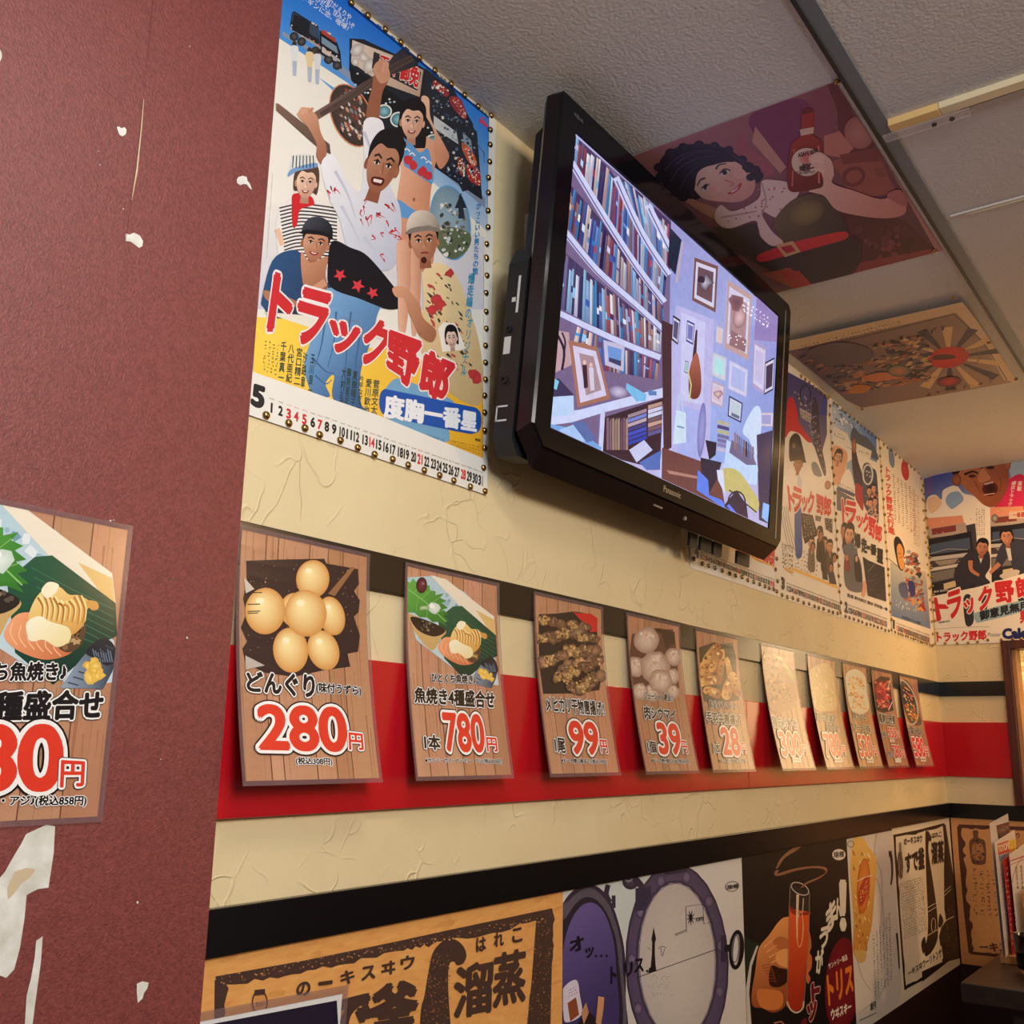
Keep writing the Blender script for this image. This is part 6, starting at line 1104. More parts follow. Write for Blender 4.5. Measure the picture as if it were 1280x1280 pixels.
P.text('お正月はトラック野郎', [(590, 1005), (745, 1062), (745, 1085), (590, 1028)], (40, 40, 50), .03); P.text('1', [(505, 1042), (535, 1055), (532, 1120), (508, 1110)], (30, 28, 28), .06); days(P, (540, 1110), (820, 1215), 31, 20, (1, 2, 8, 9, 15, 22, 29), .7)
o = P.build('calendar_poster', M_POSTER); tag(o, 'calendar poster with columns of small red writing, nearest the corner', 'poster', CG)
# the cover sheet on the back wall
P = Print((4.1985, .9945, Z+1.108), (0, -1, 0), (0, 0, -1), .515, .700, (238, 228, 210))
P.view(1140, 560, 5.12)
P.grad([(70, 140), (760, 0), (760, 400), (90, 400)], [(60, 66, 160), (40, 96, 190), (236, 230, 220), (110, 130, 180)]); P.poly([(90, 400), (100, 320), (150, 300), (190, 330), (200, 270), (280, 240), (330, 290), (400, 310), (490, 380), (600, 420), (620, 600), (100, 560)], (238, 230, 216), True); P.poly([(215, 340), (240, 290), (300, 280), (330, 330), (290, 370), (250, 390)], (140, 170, 206), True); P.poly([(100, 330), (160, 310), (190, 360), (120, 420)], (232, 196, 160), True); P.poly([(620, 60), (720, 30), (720, 220), (640, 200)], (170, 196, 214), True)
P.poly([(540, 300), (620, 200), (720, 180), (760, 400), (530, 380)], (206, 40, 90), True)
P.poly([(300, 110), (420, 70), (560, 50), (610, 120), (620, 220), (590, 300), (540, 370), (470, 370), (400, 310), (330, 250), (290, 180)], ((320, 100), (600, 330), (196, 124, 86), (140, 76, 50)), True); P.poly([(240, 100), (330, 70), (480, 40), (610, 20), (640, 60), (620, 130), (590, 90), (560, 60), (420, 80), (330, 110), (300, 160), (265, 170)], (30, 24, 28), True); P.ell(285, 205, 30, 40, (180, 110, 76), (130, 72, 50)); P.ell(610, 105, 22, 44, (190, 116, 80), (140, 80, 56))
P.stroke([(335, 170), (390, 150), (425, 165)], 16, (40, 24, 22), True, 8); P.stroke([(440, 130), (490, 90), (545, 95)], 16, (40, 24, 22), True, 8); P.ell(385, 180, 24, 10, (70, 40, 36)); P.ell(500, 125, 28, 12, (70, 40, 36)); P.poly([(420, 190), (450, 130), (490, 170), (500, 200), (440, 220)], (206, 136, 98), True); P.ell(500, 262, 52, 46, (40, 12, 14), (110, 44, 36), -14); P.stroke([(465, 232), (520, 218)], 8, (226, 210, 200)); P.stroke([(460, 300), (530, 290)], 6, (220, 180, 160)); 
for L in ([(400, 210), (420, 250), (440, 290)], [(560, 180), (570, 230), (560, 280)], [(430, 120), (430, 90)], [(448, 116), (455, 86)]): P.stroke(L, 5, (120, 62, 42), True)
P.text('爆走トラック', [(640, 215), (668, 210), (640, 370), (612, 370)], (236, 220, 214), .02, vert=True); P.text('演歌', [(676, 215), (705, 210), (702, 275), (672, 275)], (236, 220, 214), .02, vert=True); P.squig([(85, 150), (130, 140), (130, 290), (90, 300)], 4, 12, (180, 80, 110), 3)
def cab(T, k):
    S = lambda L: [T(*p) for p in L]
    P.poly(S([(0, .2), (1, .12), (1, 1.0), (0, 1.0)]), (66, 62, 66)); P.poly(S([(.0, 0), (.75, 0), (.78, .12), (0, .14)]), (222, 150, 120)); P.poly(S([(0, .14), (.8, .1), (.82, .24), (0, .26)]), (176, 160, 150)); P.poly(S([(.1, .14), (.6, .12), (.6, .2), (.1, .22)]), (130, 60, 56)); P.poly(S([(0, .28), (.9, .22), (.92, .5), (0, .5)]), (30, 30, 38)); P.poly(S([(.04, .34), (.86, .3), (.86, .46), (.04, .47)]), (70, 84, 110)); P.poly(S([(0, .5), (.95, .5), (.95, .55), (0, .55)]), (190, 186, 180)); P.poly(S([(.1, .56), (.6, .56), (.5, .62), (.2, .62)]), (150, 140, 130)); P.poly(S([(0, .64), (.95, .62), (.95, .66), (0, .68)]), (206, 200, 190)); P.poly(S([(.02, .70), (.5, .68), (.5, .80), (.02, .82)]), (120, 116, 112)); P.poly(S([(0, .84), (.9, .80), (.9, 1.0), (0, 1.02)]), (40, 38, 42)); P.poly(S([(.25, .86), (.5, .84), (.5, .92), (.25, .94)]), (210, 190, 150)); P.stroke(S([(.0, .46), (.4, .42), (.8, .46)]), 4, (160, 160, 160))
    for _ in range(26): P.ell(*T(random.uniform(0, .95), random.choice((.06, .58, .66, .2, .6))), 4, 3, random.choice(((240, 220, 190), (230, 150, 100), (150, 140, 130))), n=7)
cab(bil([(88, 450), (400, 425), (440, 900), (130, 950)]), 1); cab(bil([(500, 380), (780, 370), (800, 830), (510, 850)]), 1); P.ell(530, 450, 22, 26, (190, 180, 170), (80, 76, 74)); P.poly([(620, 410), (720, 400), (720, 450), (620, 455)], (214, 190, 170)); P.text('一番星', [(645, 415), (720, 410), (720, 440), (645, 445)], (170, 60, 50), .04)
P.squig([(405, 385), (470, 380), (470, 560), (410, 560)], 4, 14, (110, 100, 92), 3)
DN = (50, 48, 58)
P.poly([(270, 800), (310, 720), (370, 660), (420, 640), (490, 660), (500, 760), (470, 820), (500, 860), (480, 900), (420, 880), (380, 870), (360, 960), (380, 1110), (345, 1130), (330, 1040), (300, 900), (275, 850)], DN, True); P.stroke([(375, 720), (380, 780), (430, 815)], 30, (190, 124, 90), True, 18); P.poly([(425, 690), (455, 700), (440, 740)], (206, 206, 206)); face(P, 450, 640, 36, 50, 6, (186, 120, 88), HAIR, 'short', 'flat')
P.poly([(530, 760), (560, 640), (600, 600), (680, 580), (740, 640), (760, 800), (660, 800), (620, 700), (560, 780)], (56, 58, 74), True); P.poly([(600, 640), (630, 640), (640, 720), (620, 720)], (206, 200, 190)); P.stroke([(560, 740), (500, 800)], 30, (196, 130, 96), True, 20); face(P, 606, 570, 36, 50, -8, (196, 130, 96), HAIR, 'bob', 'smile'); P.poly([(440, 880), (500, 870), (480, 1000), (450, 1000)], DN, True); P.poly([(560, 820), (640, 780), (690, 790), (640, 850)], (206, 196, 180), True)
P.poly([(128, 950), (420, 890), (760, 790), (780, 1300), (140, 1300)], (238, 230, 214)); P.poly([(330, 960), (380, 950), (395, 1110), (345, 1132)], DN, True); P.poly([(450, 900), (490, 890), (480, 1030), (450, 1040)], DN, True); P.poly([(660, 880), (720, 860), (720, 1000), (690, 1000)], DN, True)
T4 = ((.10, (240, 226, 214)),)
for t, q in (('ト', [(145, 965), (205, 950), (250, 1060), (165, 1105)]), ('ラ', [(225, 935), (310, 905), (310, 1070), (235, 1090)]), ('ッ', [(330, 990), (385, 955), (410, 1040), (350, 1060)]), ('ク', [(430, 900), (510, 880), (505, 1020), (425, 1040)]), ('野', [(530, 865), (640, 850), (660, 980), (545, 990)]), ('郎', [(660, 840), (760, 815), (770, 960), (680, 960)])): P.text(t, q, RED, .05, T4)
P.poly([(400, 1080), (420, 1050), (720, 975), (720, 1040), (440, 1115), (410, 1110)], (150, 180, 190), True); P.text('御意見無用', [(432, 1045), (745, 975), (748, 1030), (436, 1105)], (34, 34, 38), .05); P.text('東映株式会社', [(172, 1112), (242, 1100), (243, 1112), (174, 1125)], (60, 56, 54), .02); P.stroke([(140, 1160), (300, 1148), (500, 1143)], 2, (150, 140, 126)); P.text('製作 高岩淡', [(140, 915), (230, 902), (230, 914), (140, 928)], (210, 200, 190), .02)
P.text('トラック野郎', [(160, 1182), (472, 1165), (475, 1225), (162, 1242)], (206, 44, 52), .05); P.text('Poster', [(486, 1182), (572, 1180), (572, 1206), (486, 1208)], (110, 104, 96), .0); P.text('Calendar', [(582, 1160), (900, 1145), (900, 1212), (584, 1218)], (36, 42, 96), .07); P.text('男', [(690, 1050), (740, 1035), (742, 1110), (694, 1120)], (206, 44, 52), .05)
o = P.build('calendar_poster', M_POSTER); tag(o, 'calendar cover poster with a shouting face over two lorries, on the back wall', 'poster', CG)

# ------------------------------------------------------------------ posters on the ceiling
P = Print((1.532, .972, CEIL-.0012), (0, -1, 0), (1, 0, 0), .515, .728, (196, 128, 130))
P.view(780, 80, 2.56)
P.grad([(-200, 380), (690, 50), (1000, 600), (400, 760)], [(206, 146, 146), (150, 84, 104), (96, 52, 72), (120, 70, 84)], 10)
P.poly([(400, 170), (560, 110), (600, 180), (520, 340), (470, 300)], (136, 62, 104), True); P.poly([(420, 200), (520, 330), (500, 350), (410, 250)], (206, 150, 140)); P.poly([(600, 100), (640, 90), (660, 130), (650, 240), (610, 200)], (150, 80, 104), True)
P.poly([(650, 60), (690, 55), (715, 110), (740, 170), (800, 240), (790, 280), (740, 300), (690, 220), (680, 140)], (116, 50, 66), True); P.ell(752, 220, 46, 52, (206, 140, 132), (180, 110, 110), -20); P.poly([(640, 230), (690, 215), (735, 270), (700, 300), (640, 290)], (206, 130, 120)); P.poly([(670, 310), (800, 290), (850, 370), (860, 410), (740, 420), (690, 350)], (170, 90, 88), True); P.loop(735, 360, 32, 26, 12, (130, 60, 66), -20); P.poly([(800, 335), (830, 330), (838, 360), (808, 362)], (150, 80, 84)); P.poly([(690, 290), (800, 270), (850, 300), (820, 310), (700, 320)], (140, 66, 72))
P.poly([(365, 240), (385, 230), (400, 270), (450, 300), (480, 350), (400, 360), (370, 300)], (176, 96, 110), True); P.poly([(640, 420), (900, 500), (990, 590), (800, 640), (560, 640)], (88, 36, 52)); P.poly([(680, 650), (990, 590), (1000, 600), (700, 690)], (150, 60, 70)); P.speck([(700, 520), (900, 520), (960, 590), (720, 640)], 30, 5, 16, [(110, 50, 66), (70, 30, 48), (140, 66, 76)])
# woman holding a bottle
P.poly([(110, 330), (130, 290), (190, 260), (270, 256), (330, 272), (372, 300), (385, 330), (430, 330), (440, 370), (400, 385), (330, 360), (240, 430), (200, 425), (150, 400), (115, 370)], (44, 34, 62), True)
P.poly([(150, 400), (240, 440), (310, 470), (300, 500), (210, 450)], (206, 150, 130), True)
P.poly([(225, 400), (215, 370), (235, 330), (290, 310), (350, 310), (395, 340), (420, 375), (410, 415), (370, 440), (310, 440), (255, 430)], ((250, 330), (400, 430), (250, 210, 190), (226, 160, 146)), True)
P.poly([(205, 400), (200, 360), (240, 320), (320, 296), (370, 300), (340, 316), (270, 326), (235, 350), (225, 400)], (44, 34, 62), True)
for x, y, r in ((215, 418, 16), (190, 425, 17), (165, 412, 18), (140, 392, 18), (118, 362, 18), (112, 330, 16), (398, 330, 20), (420, 340, 18), (432, 356, 15), (405, 362, 14), (378, 306, 16), (150, 285, 18), (190, 266, 16), (240, 258, 16), (290, 262, 15), (335, 275, 15)): P.ell(x, y, r, r*.85, (58, 44, 74), (40, 30, 56))
for L in ([(130, 340), (170, 300), (240, 276), (310, 282)], [(150, 375), (180, 330), (240, 300), (300, 292)], [(180, 400), (200, 360), (235, 325)], [(345, 290), (375, 310), (395, 335)], [(165, 320), (215, 288), (280, 272)]): P.stroke(L, 5, (88, 70, 100), True, 1)
P.poly([(236, 372), (246, 346), (276, 326), (320, 314), (350, 314), (330, 322), (300, 326), (284, 340), (262, 344), (250, 360)], (246, 204, 186), True)
P.stroke([(260, 364), (244, 371), (234, 390)], 6, (60, 40, 60), True, 3); P.stroke([(294, 336), (304, 322), (328, 318)], 6, (60, 40, 60), True, 3); P.ell(262, 394, 16, 9, (250, 240, 236), (230, 210, 206), -30); P.ell(262, 394, 8, 8, (50, 34, 44), None, -30); P.ell(322, 346, 16, 9, (250, 240, 236), (230, 210, 206), -30); P.ell(322, 346, 8, 8, (50, 34, 44), None, -30); P.stroke([(248, 398), (262, 385), (280, 388)], 4, (50, 30, 44), True); P.stroke([(306, 350), (322, 335), (340, 340)], 4, (50, 30, 44), True)
P.stroke([(320, 370), (345, 378), (350, 385), (338, 390)], 4, (214, 130, 120), True); P.poly([(332, 412), (352, 400), (372, 380), (376, 388), (362, 406), (342, 416)], (206, 60, 76), True); P.poly([(340, 408), (356, 400), (370, 386), (360, 402), (346, 411)], (250, 236, 230)); P.ell(285, 400, 22, 18, (246, 176, 166), (244, 196, 180)); P.ell(370, 350, 20, 16, (246, 176, 166), (244, 196, 180))
P.poly([(310, 450), (350, 470), (430, 430), (440, 375), (480, 370), (530, 380), (560, 410), (500, 490), (440, 470), (470, 530), (510, 570), (470, 580), (430, 540), (420, 500), (340, 525), (300, 510), (290, 480)], (244, 214, 204), True); P.stroke([(440, 380), (455, 440), (440, 480)], 5, (206, 160, 156), True); P.stroke([(310, 490), (370, 480), (425, 470)], 5, (206, 160, 156), True); P.speck([(440, 385), (530, 395), (500, 480), (320, 510)], 26, 2.5, 4, [(206, 120, 140)])
P.poly([(285, 520), (340, 530), (420, 510), (440, 560), (490, 590), (520, 600), (440, 640), (400, 620), (340, 590)], ((300, 520), (480, 620), (96, 80, 60), (50, 36, 52)), True); P.poly([(480, 500), (530, 440), (590, 415), (650, 420), (690, 470), (720, 540), (700, 560), (600, 570), (520, 570), (490, 540)], ((500, 450), (700, 560), (120, 104, 76), (56, 40, 54)), True); P.poly([(440, 620), (720, 550), (760, 620), (700, 690), (560, 700), (470, 660)], (54, 40, 54), True); P.ell(580, 475, 60, 40, (150, 130, 86), (110, 92, 70), -20)
P.poly([(430, 610), (520, 575), (620, 550), (705, 535), (710, 558), (620, 585), (520, 612), (440, 632)], (222, 50, 64), True); P.poly([(485, 578), (540, 565), (565, 600), (515, 617)], (226, 176, 130)); P.poly([(500, 585), (535, 577), (550, 597), (520, 605)], (200, 50, 62)); P.poly([(440, 670), (530, 650), (610, 715), (560, 725), (480, 690)], (176, 90, 70)); P.poly([(500, 665), (560, 660), (600, 705), (540, 715)], (190, 60, 60))
P.poly([(570, 155), (604, 145), (608, 210), (604, 225), (632, 245), (638, 290), (630, 395), (580, 405), (525, 398), (530, 290), (540, 250), (566, 225)], ((540, 250), (630, 390), (176, 60, 56), (116, 34, 40)), True); P.poly([(562, 208), (608, 200), (606, 220), (566, 228)], (236, 200, 180)); P.stroke([(572, 155), (604, 146)], 10, (110, 40, 50)); P.stroke([(622, 260), (624, 380)], 6, (220, 130, 116)); P.stroke([(545, 270), (538, 390)], 5, (214, 110, 100))
P.ell(584, 312, 50, 47, (240, 212, 190)); P.loop(584, 312, 50, 47, 4, (130, 60, 60)); P.ell(590, 300, 30, 26, (230, 110, 110), (240, 190, 176)); P.poly([(560, 325), (610, 318), (612, 335), (562, 340)], (120, 80, 80)); P.text('ASAHI BEER', [(556, 284), (622, 270), (624, 282), (558, 297)], (70, 40, 50), .05); P.text('DAI NIPPON', [(552, 342), (610, 334), (610, 346), (556, 354)], (110, 70, 76), .03); P.speck([(560, 322), (608, 316), (610, 336), (562, 340)], 24, 2, 4, [(60, 40, 50), (90, 60, 66)])
P.poly([(590, 300), (620, 280), (645, 290), (665, 310), (672, 350), (668, 380), (740, 405), (820, 430), (880, 415), (902, 450), (895, 480), (840, 492), (760, 485), (680, 465), (640, 420), (590, 405), (635, 390), (632, 350), (610, 330)], ((600, 290), (860, 480), (250, 206, 190), (214, 140, 132)), True)
for k in range(4): P.stroke([(640, 300+k*14), (615, 293+k*14), (596, 302+k*12)], 11, jit((250, 208, 192), 6), True, 7)
P.poly([(840, 420), (880, 400), (905, 430), (900, 455)], (190, 110, 116), True)
o = P.build('ceiling_poster', M_CEILP); tag(o, 'rose-brown ceiling poster of a woman holding up a bottle, above the television', 'poster', 'posters stuck to the ceiling')

P = Print((2.535, .965, CEIL-.0015), (0, -1, 0), (1, 0, 0), .488, .722, (222, 196, 162), bend=lambda t: .016*max(0, 1-t)**5, thick=.0006)
P.view(780, 80, 2.56)
P.poly([(380, 930), (545, 905), (1060, 785), (1150, 890), (1215, 1010), (1250, 1020), (760, 1100), (640, 1040)], ((500, 900), (1200, 1000), (110, 92, 116), (170, 140, 120)))
P.squig([(560, 890), (880, 805), (890, 825), (570, 908)], 26, 2, (110, 80, 70), 2.4)
P.stroke([(560, 910), (740, 870), (900, 830), (1055, 790), (1150, 890), (1225, 1010)], 3, (70, 50, 44))
for a in range(14):
    t0 = math.radians(a*25.7-20); t1 = t0+math.radians(11); S = lambda t, r: (1040+r*1.0*math.cos(t), 940+r*.55*math.sin(t)); P.poly([S(t0, 60), S(t0, 190), S(t1, 190), S(t1, 60)], (226, 190, 140) if a % 2 else (70, 60, 84))
P.ell(1038, 938, 66, 34, (226, 50, 60), (206, 40, 54), -8); P.poly([(985, 945), (1000, 930), (1050, 930), (1060, 940), (1020, 946)], (90, 30, 50), True); P.loop(1112, 935, 26, 24, 3, (150, 110, 90))
P.speck([(560, 920), (960, 860), (1000, 1010), (700, 1060)], 330, 4, 17, [(76, 66, 100), (206, 170, 130), (180, 110, 90), (120, 110, 130), (60, 50, 76), (196, 140, 110), (110, 110, 110)], .5, .35, -14)
P.poly([(600, 900), (700, 880), (790, 910), (780, 950), (660, 960), (600, 940)], (106, 92, 104), True); P.poly([(760, 1000), (840, 985), (900, 1000), (800, 1015)], (214, 130, 90), True); P.poly([(720, 1050), (740, 1025), (790, 1030), (770, 1050)], (206, 130, 70), True); P.ell(880, 980, 34, 18, (214, 140, 100), (120, 120, 110)); P.loop(880, 980, 34, 18, 4, (90, 110, 100))
P.ell(1040, 1015, 40, 16, (226, 60, 66), (80, 60, 70), -6); P.squig([(790, 890), (1030, 820), (1032, 850), (792, 915)], 9, 1, (60, 40, 50), 6); P.squig([(960, 1052), (1180, 1002), (1182, 1018), (962, 1068)], 8, 1, (110, 60, 56), 3) 
o = P.build('ceiling_poster', M_CEILP); tag(o, 'tan and purple ceiling poster with a red sun, nearer the back corner', 'poster', 'posters stuck to the ceiling')
# ------------------------------------------------------------------ ceiling rails
r = empty('curtain_rail', 'cream ceiling curtain rail with a yellowed end piece and clear clip', 'curtain rail', (1.705, 0, CEIL))
def rp(n, b, m, bev=.001):
    o = boxobj(n, b, m, None, bev); l = o.location.copy(); o.parent = r; o.location = l-r.location; return o
rp('rail_body', (1.690, 1.714, -2.5, .3285, CEIL-.013, CEIL), M_CREAMPLASTIC); rp('end_piece', (1.690, 1.714, .3292, .4155, CEIL-.014, CEIL), M_YELLOWPLASTIC)
rp('rail_slot', (1.716, 1.727, -2.5, .300, CEIL-.006, CEIL), M_DARKSLOT, .0005)
rp('clear_clip', (1.7142, 1.738, .285, .432, CEIL-.0165, CEIL-.014), M_CLEAR, .0005)
for y in (.315, .345):
    bm = bmesh.new(); lathe(bm, [(.0045, 0), (.0045, .003), (0, .003)], 12); o = obj('screw', bm, M_DARKSLOT, r); o.location = (.022, y, -.0195)
t = boxobj('ceiling_joint', (2.107, 2.112, -2.5, .405, CEIL-.003, CEIL), M_WHITE); tag(t, 'thin white joint strip across the ceiling beyond the curtain rail', 'ceiling strip')
o = boxobj('second_edge', (2.116, 2.121, -2.5, .375, CEIL-.003, CEIL), M_WHITE); o.parent = t; o.location = o.location-t.location
o = boxobj('dark_gap', (2.112, 2.116, -2.5, .39, CEIL-.0015, CEIL), M_DARKSLOT); o.parent = t; o.location = o.location-t.location

# ------------------------------------------------------------------ thumbtacks
bm = bmesh.new(); lathe(bm, [(.0058, 0), (.0056, .0012), (.0047, .0030), (.0030, .0042), (.0012, .0047), (0, .0048)], 18)
tack0 = obj('thumbtack', bm, M_BRASS, smooth=True); _first = [True]
def tack(loc, nrm, label, group):
    if _first[0]: o = tack0; _first[0] = False
    else: o = tack0.copy(); COL.objects.link(o)
    o.location = loc; o.rotation_mode = 'QUATERNION'; o.rotation_quaternion = Vector(nrm).to_track_quat('Z', 'Y'); tag(o, label, 'thumbtack', group)
def onw(px, py, y=.9972): d_ = ray(px, py); return CAM+d_*(y/d_.y)
def onb(px, py, x=4.1968): d_ = ray(px, py); return CAM+d_*(x/d_.x)
onw_may = lambda px, py: onw(px, py, .9985-MAYTOP-.0001)
W_N = (0, -1, 0); B_N = (-1, 0, 0); C_N = (0, 0, -1)
for x, y in ((122, 788), (228, 825), (304, 848), (373, 880), (471, 906), (553, 941), (632, 972), (717, 995), (790, 1022), (866, 1047), (938, 1070), (1005, 1095), (1083, 1124), (1152, 1145)):
    tack(onw_may(300+x/3.7647, 310+y/3.7647), W_N, 'domed brass thumbtack along the bottom edge of the largest calendar poster', 'thumbtacks along the bottom of the largest calendar poster')
for x, y in ((1158, 45), (1161, 130), (1157, 212), (1157, 300), (1157, 380), (1154, 460), (1154, 540), (1154, 620), (1150, 695), (1150, 775), (1150, 860), (1150, 943), (1145, 1035)):
    tack(onw_may(300+x/3.7647, 310+y/3.7647), W_N, 'domed brass thumbtack down the right edge of the largest calendar poster', 'thumbtacks down the right of the largest calendar poster')
for x, y in ((1178, 560), (1174, 630), (1173, 702), (1171, 785), (1165, 862), (1165, 935), (1163, 1022), (1163, 1102), (1156, 1184), (1155, 1255)):
    tack(onw_may(310+x/3.8788, y/3.8788), W_N, 'domed brass thumbtack down the right edge of the largest calendar poster', 'thumbtacks down the right of the largest calendar poster')
for x, y in ((500, 14), (580, 76), (665, 142), (740, 206), (830, 280), (905, 342), (985, 408), (1050, 462), (1115, 516)):
    tack(onw_may(310+x/3.8788, y/3.8788), W_N, 'domed brass thumbtack along the top edge of the largest calendar poster', 'thumbtacks along the top of the largest calendar poster')
for x, y in ((232, 500), (323, 552), (391, 574), (458, 597), (534, 627), (615, 656), (680, 679), (746, 694), (808, 727), (870, 746), (934, 771), (990, 793), (1036, 810), (1084, 823)):
    tack(onw(840+x/8.533, 640+y/8.533), W_N, 'thumbtack along the foot of the calendar poster under the television', 'thumbtacks along the foot of the poster under the television')
def column(x, z0, z1, n, lab, grp, ends=True, dx=.011):
    for i in range(n):
        z = z0+(z1-z0)*i/(n-1)
        tack((x+(dx if i % 2 else 0)+random.uniform(-.002, .002), .9972, Z+z+random.uniform(-.006, .006)), W_N, lab, grp)
def row(x0, x1, z, n, lab, grp):
    for i in range(n): tack((x0+(x1-x0)*(i+.5)/n+random.uniform(-.004, .004), .9972, Z+z+random.uniform(-.002, .002)), W_N, lab, grp)
column(2.553, .41, .55, 6, 'thumbtack low on the seam between the hidden poster and the red-banner poster', 'thumbtacks on the seam right of the television', dx=.010)
column(3.066, .41, 1.10, 25, 'thumbtack on the seam between the red-banner poster and the mountain poster', 'thumbtacks on the seam left of the mountain poster')
column(3.600, .41, 1.10, 23, 'thumbtack on the seam between the mountain poster and the red-writing poster', 'thumbtacks on the seam right of the mountain poster')
column(4.160, .41, 1.08, 16, 'thumbtack down the poster edge nearest the corner on the long wall', 'thumbtacks down the poster edge in the corner', dx=.004)
row(2.57, 3.06, .402, 12, 'thumbtack along the foot of the red-banner calendar poster', 'thumbtacks along the foot of the red-banner poster')
row(3.09, 3.59, .402, 12, 'thumbtack along the foot of the mountain calendar poster', 'thumbtacks along the foot of the mountain poster')
row(3.63, 4.15, .404, 16, 'thumbtack along the foot of the red-writing calendar poster', 'thumbtacks along the foot of the red-writing poster')
row(2.8, 3.06, 1.098, 7, 'thumbtack along the top of the red-banner calendar poster', 'thumbtacks along the top of the red-banner poster')
row(3.09, 3.59, 1.098, 12, 'thumbtack along the top of the mountain calendar poster', 'thumbtacks along the top of the mountain poster')
row(3.63, 4.15, 1.096, 10, 'thumbtack along the top of the red-writing calendar poster', 'thumbtacks along the top of the red-writing poster')
for x, y in ((48, 240), (46, 296), (52, 340), (62, 400), (66, 448), (74, 510), (80, 570), (84, 636), (90, 700), (98, 766), (102, 826), (106, 884), (112, 940), (112, 985), (118, 1036), (122, 1105), (136, 1184)):
    tack(onb(1140+x/5.12+5, 560+y/5.12), B_N, 'thumbtack down the left edge of the back wall poster', 'thumbtacks down the left of the back wall poster')
for x, y in ((142, 1250), (212, 1250), (290, 1250), (360, 1246), (420, 1240), (486, 1228), (572, 1226), (645, 1222), (700, 1220)):
    tack(onb(1140+x/5.12, 560+y/5.12), B_N, 'thumbtack along the foot of the back wall poster', 'thumbtacks along the foot of the back wall poster')
for x, y in ((175, 116), (300, 92), (366, 90), (428, 78), (490, 66), (560, 52), (625, 40), (690, 26)):
    tack(onb(1140+x/5.12, 560+y/5.12), B_N, 'thumbtack along the top of the back wall poster', 'thumbtacks along the top of the back wall poster')
def onc(px, py, z=CEIL-.0018): d_ = ray(px, py); return CAM+d_*((z-CAM.z)/d_.z)
for i, (px, py) in enumerate(((1046, 102), (1168, 313))): tack(onc(px, py), C_N, ('thumbtack at the near right corner of the rose-brown ceiling poster', 'thumbtack at the far right corner of the rose-brown ceiling poster')[i], 'thumbtacks in the ceiling posters')
for i, (px, py) in enumerate(((1192, 371), (1236, 428), (1270, 474), (1078, 511))): tack(onc(px, py, CEIL-.017 if i == 0 else CEIL-.0022), C_N, ('thumbtack at the near right corner of the red-sun ceiling poster', 'thumbtack halfway along the red-sun ceiling poster', 'thumbtack at the far right corner of the red-sun ceiling poster', 'thumbtack at the far left corner of the red-sun ceiling poster')[i], 'thumbtacks in the ceiling posters')

# ------------------------------------------------------------------ table with menus and cup
TZ = Z-.58
t = empty('dining_table', 'dark wooden table at the lower right under the back wall posters', 'table', (3.5, .40, 0))
def tp(n, b, m, bev=.003):
    o = boxobj(n, b, m, None, bev); l = o.location.copy(); o.parent = t; o.location = l-t.location; return o
tp('table_top', (2.953, 4.12, .02, .704, TZ-.047, TZ), M_TABLE)
for x in (3.02, 3.99):
    for y in (.05, .54): tp('leg', (x, x+.06, y, y+.06, 0, TZ-.047), M_TABLE)
h = boxobj('menu_holder', (3.29, 3.62, .590, .672, TZ, TZ+.022), M_LWOOD, bevel=.002); tag(h, 'low wooden holder on the table in which the menus stand', 'menu holder')
MG = 'menus standing on the table'
def stand(name, x, y, z0, w_, art, base, label, lean=.06):
    V_ = Vector((lean, 0, -1)).normalized(); P = Print((x, y, Z+z0), (V_.z*-1, 0, V_.x), V_, w_, (Z+z0-TZ-.021), base, thick=.001); P.view(1120, 980, 4.267)
    art(P); o = P.build(name, M_MENU); tag(o, label, 'menu', MG); return o
def a1(P):
    P.poly([(534, 222), (618, 196), (626, 268), (545, 292)], (60, 40, 40)); P.speck([(540, 230), (615, 205), (622, 262), (548, 285)], 40, 3, 9, [(120, 80, 66), (40, 26, 28), (150, 110, 90), (90, 96, 120)]); P.stroke([(546, 296), (626, 270)], 6, (170, 60, 50))
def a2(P):
    P.poly([(540, 320), (600, 300), (608, 360), (546, 380)], (206, 70, 40)); P.text('TOYOMI', [(544, 330), (600, 308), (604, 345), (548, 365)], (240, 220, 190), .05); P.poly([(602, 300), (635, 290), (640, 355), (610, 366)], (240, 206, 60)); P.squig([(604, 305), (632, 296), (638, 350), (610, 360)], 3, 4, (120, 70, 30), 3); P.poly([(546, 382), (606, 362), (608, 392), (550, 412)], (150, 170, 190)); P.squig([(550, 385), (604, 368), (606, 390), (552, 408)], 6, 2, (40, 44, 60), 3); P.squig([(640, 292), (760, 255), (760, 300), (645, 340)], 12, 3, (130, 90, 70), 3); P.squig([(550, 430), (760, 380), (760, 850), (600, 860)], 10, 20, (150, 120, 110), 3)
def a3(P): P.poly([(560, 400), (800, 340), (820, 900), (596, 900)], (190, 40, 48)); P.squig([(570, 440), (780, 390), (790, 860), (600, 860)], 6, 14, (236, 200, 190), 4)
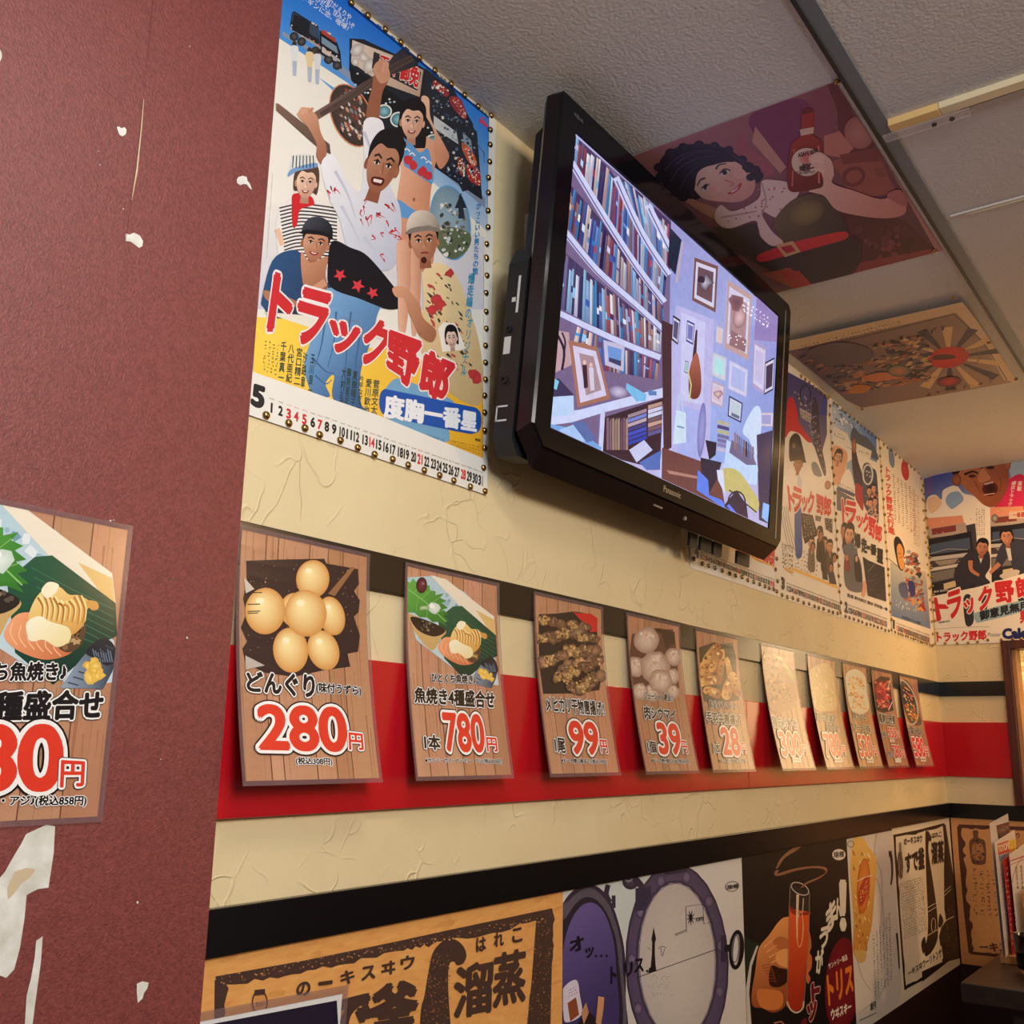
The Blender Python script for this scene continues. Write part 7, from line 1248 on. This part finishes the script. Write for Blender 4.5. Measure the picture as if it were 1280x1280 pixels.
def a4(P):
    P.loop(700, 640, 90, 260, 3, (170, 60, 60)); P.stroke([(598, 415), (683, 385), (760, 360)], 6, (190, 70, 66)); P.stroke([(606, 432), (683, 403), (760, 380)], 3, (190, 70, 66)); P.stroke([(602, 420), (640, 860)], 4, (190, 70, 66))
    for k in range(5): P.text('本日おすすめ', [(634+k*26, 440-k*7), (646+k*26, 437-k*7), (656+k*26, 560), (644+k*26, 560)], (50, 40, 44), .03, vert=True)
def a5(P):
    P.poly([(640, 550), (700, 525), (800, 500), (820, 900), (668, 880)], (150, 110, 50)); P.speck([(645, 560), (720, 530), (740, 860), (670, 860)], 110, 6, 16, [(206, 130, 50), (120, 60, 30), (96, 120, 50), (190, 60, 40), (230, 180, 90)])
stand('menu', 3.262, .664, -.200, .27, a1, (226, 216, 206), 'small white-edged photo menu, tallest and furthest back of the standing menus')
stand('menu', 3.246, .652, -.250, .30, a2, (236, 226, 214), 'paper menu with red and yellow print, in front of the photo menu')
stand('menu', 3.290, .642, -.300, .28, a3, (200, 60, 60), 'red-printed menu between the yellow-print and white menus')
stand('menu', 3.330, .632, -.288, .28, a4, (238, 230, 222), 'white menu with a red line border and columns of writing, standing on the table')
stand('menu', 3.360, .612, -.392, .24, a5, (196, 160, 120), 'clear-edged menu of orange food, nearest and lowest of the standing menus')
M_CUP = mat('black_cup', (14, 13, 15), rough=.18); add_bump(M_CUP, 30, .03, .001)
bm = bmesh.new(); lathe(bm, [(.030, 0), (.032, .002), (.0335, .012), (.034, .040), (.0352, .041), (.0352, .0435), (.0345, .045), (.0375, .082), (.038, .086), (.0375, .088), (.036, .086), (.033, .045), (.030, .006), (0, .005)], 32)
c = obj('cup', bm, M_CUP, smooth=True); c.location = (3.193, .578, TZ+.012); tag(c, 'black lidless cup standing on the table in front of the menus', 'cup')
bm = bmesh.new(); lathe(bm, [(.024, 0), (.025, .002), (.025, .010), (.023, .0118), (0, .0118)], 24)
o = obj('coaster', bm, M_LWOOD, smooth=False); o.location = (3.193, .578, TZ); tag(o, 'small round wooden stand under the black cup', 'coaster')
bpy.context.view_layer.update()
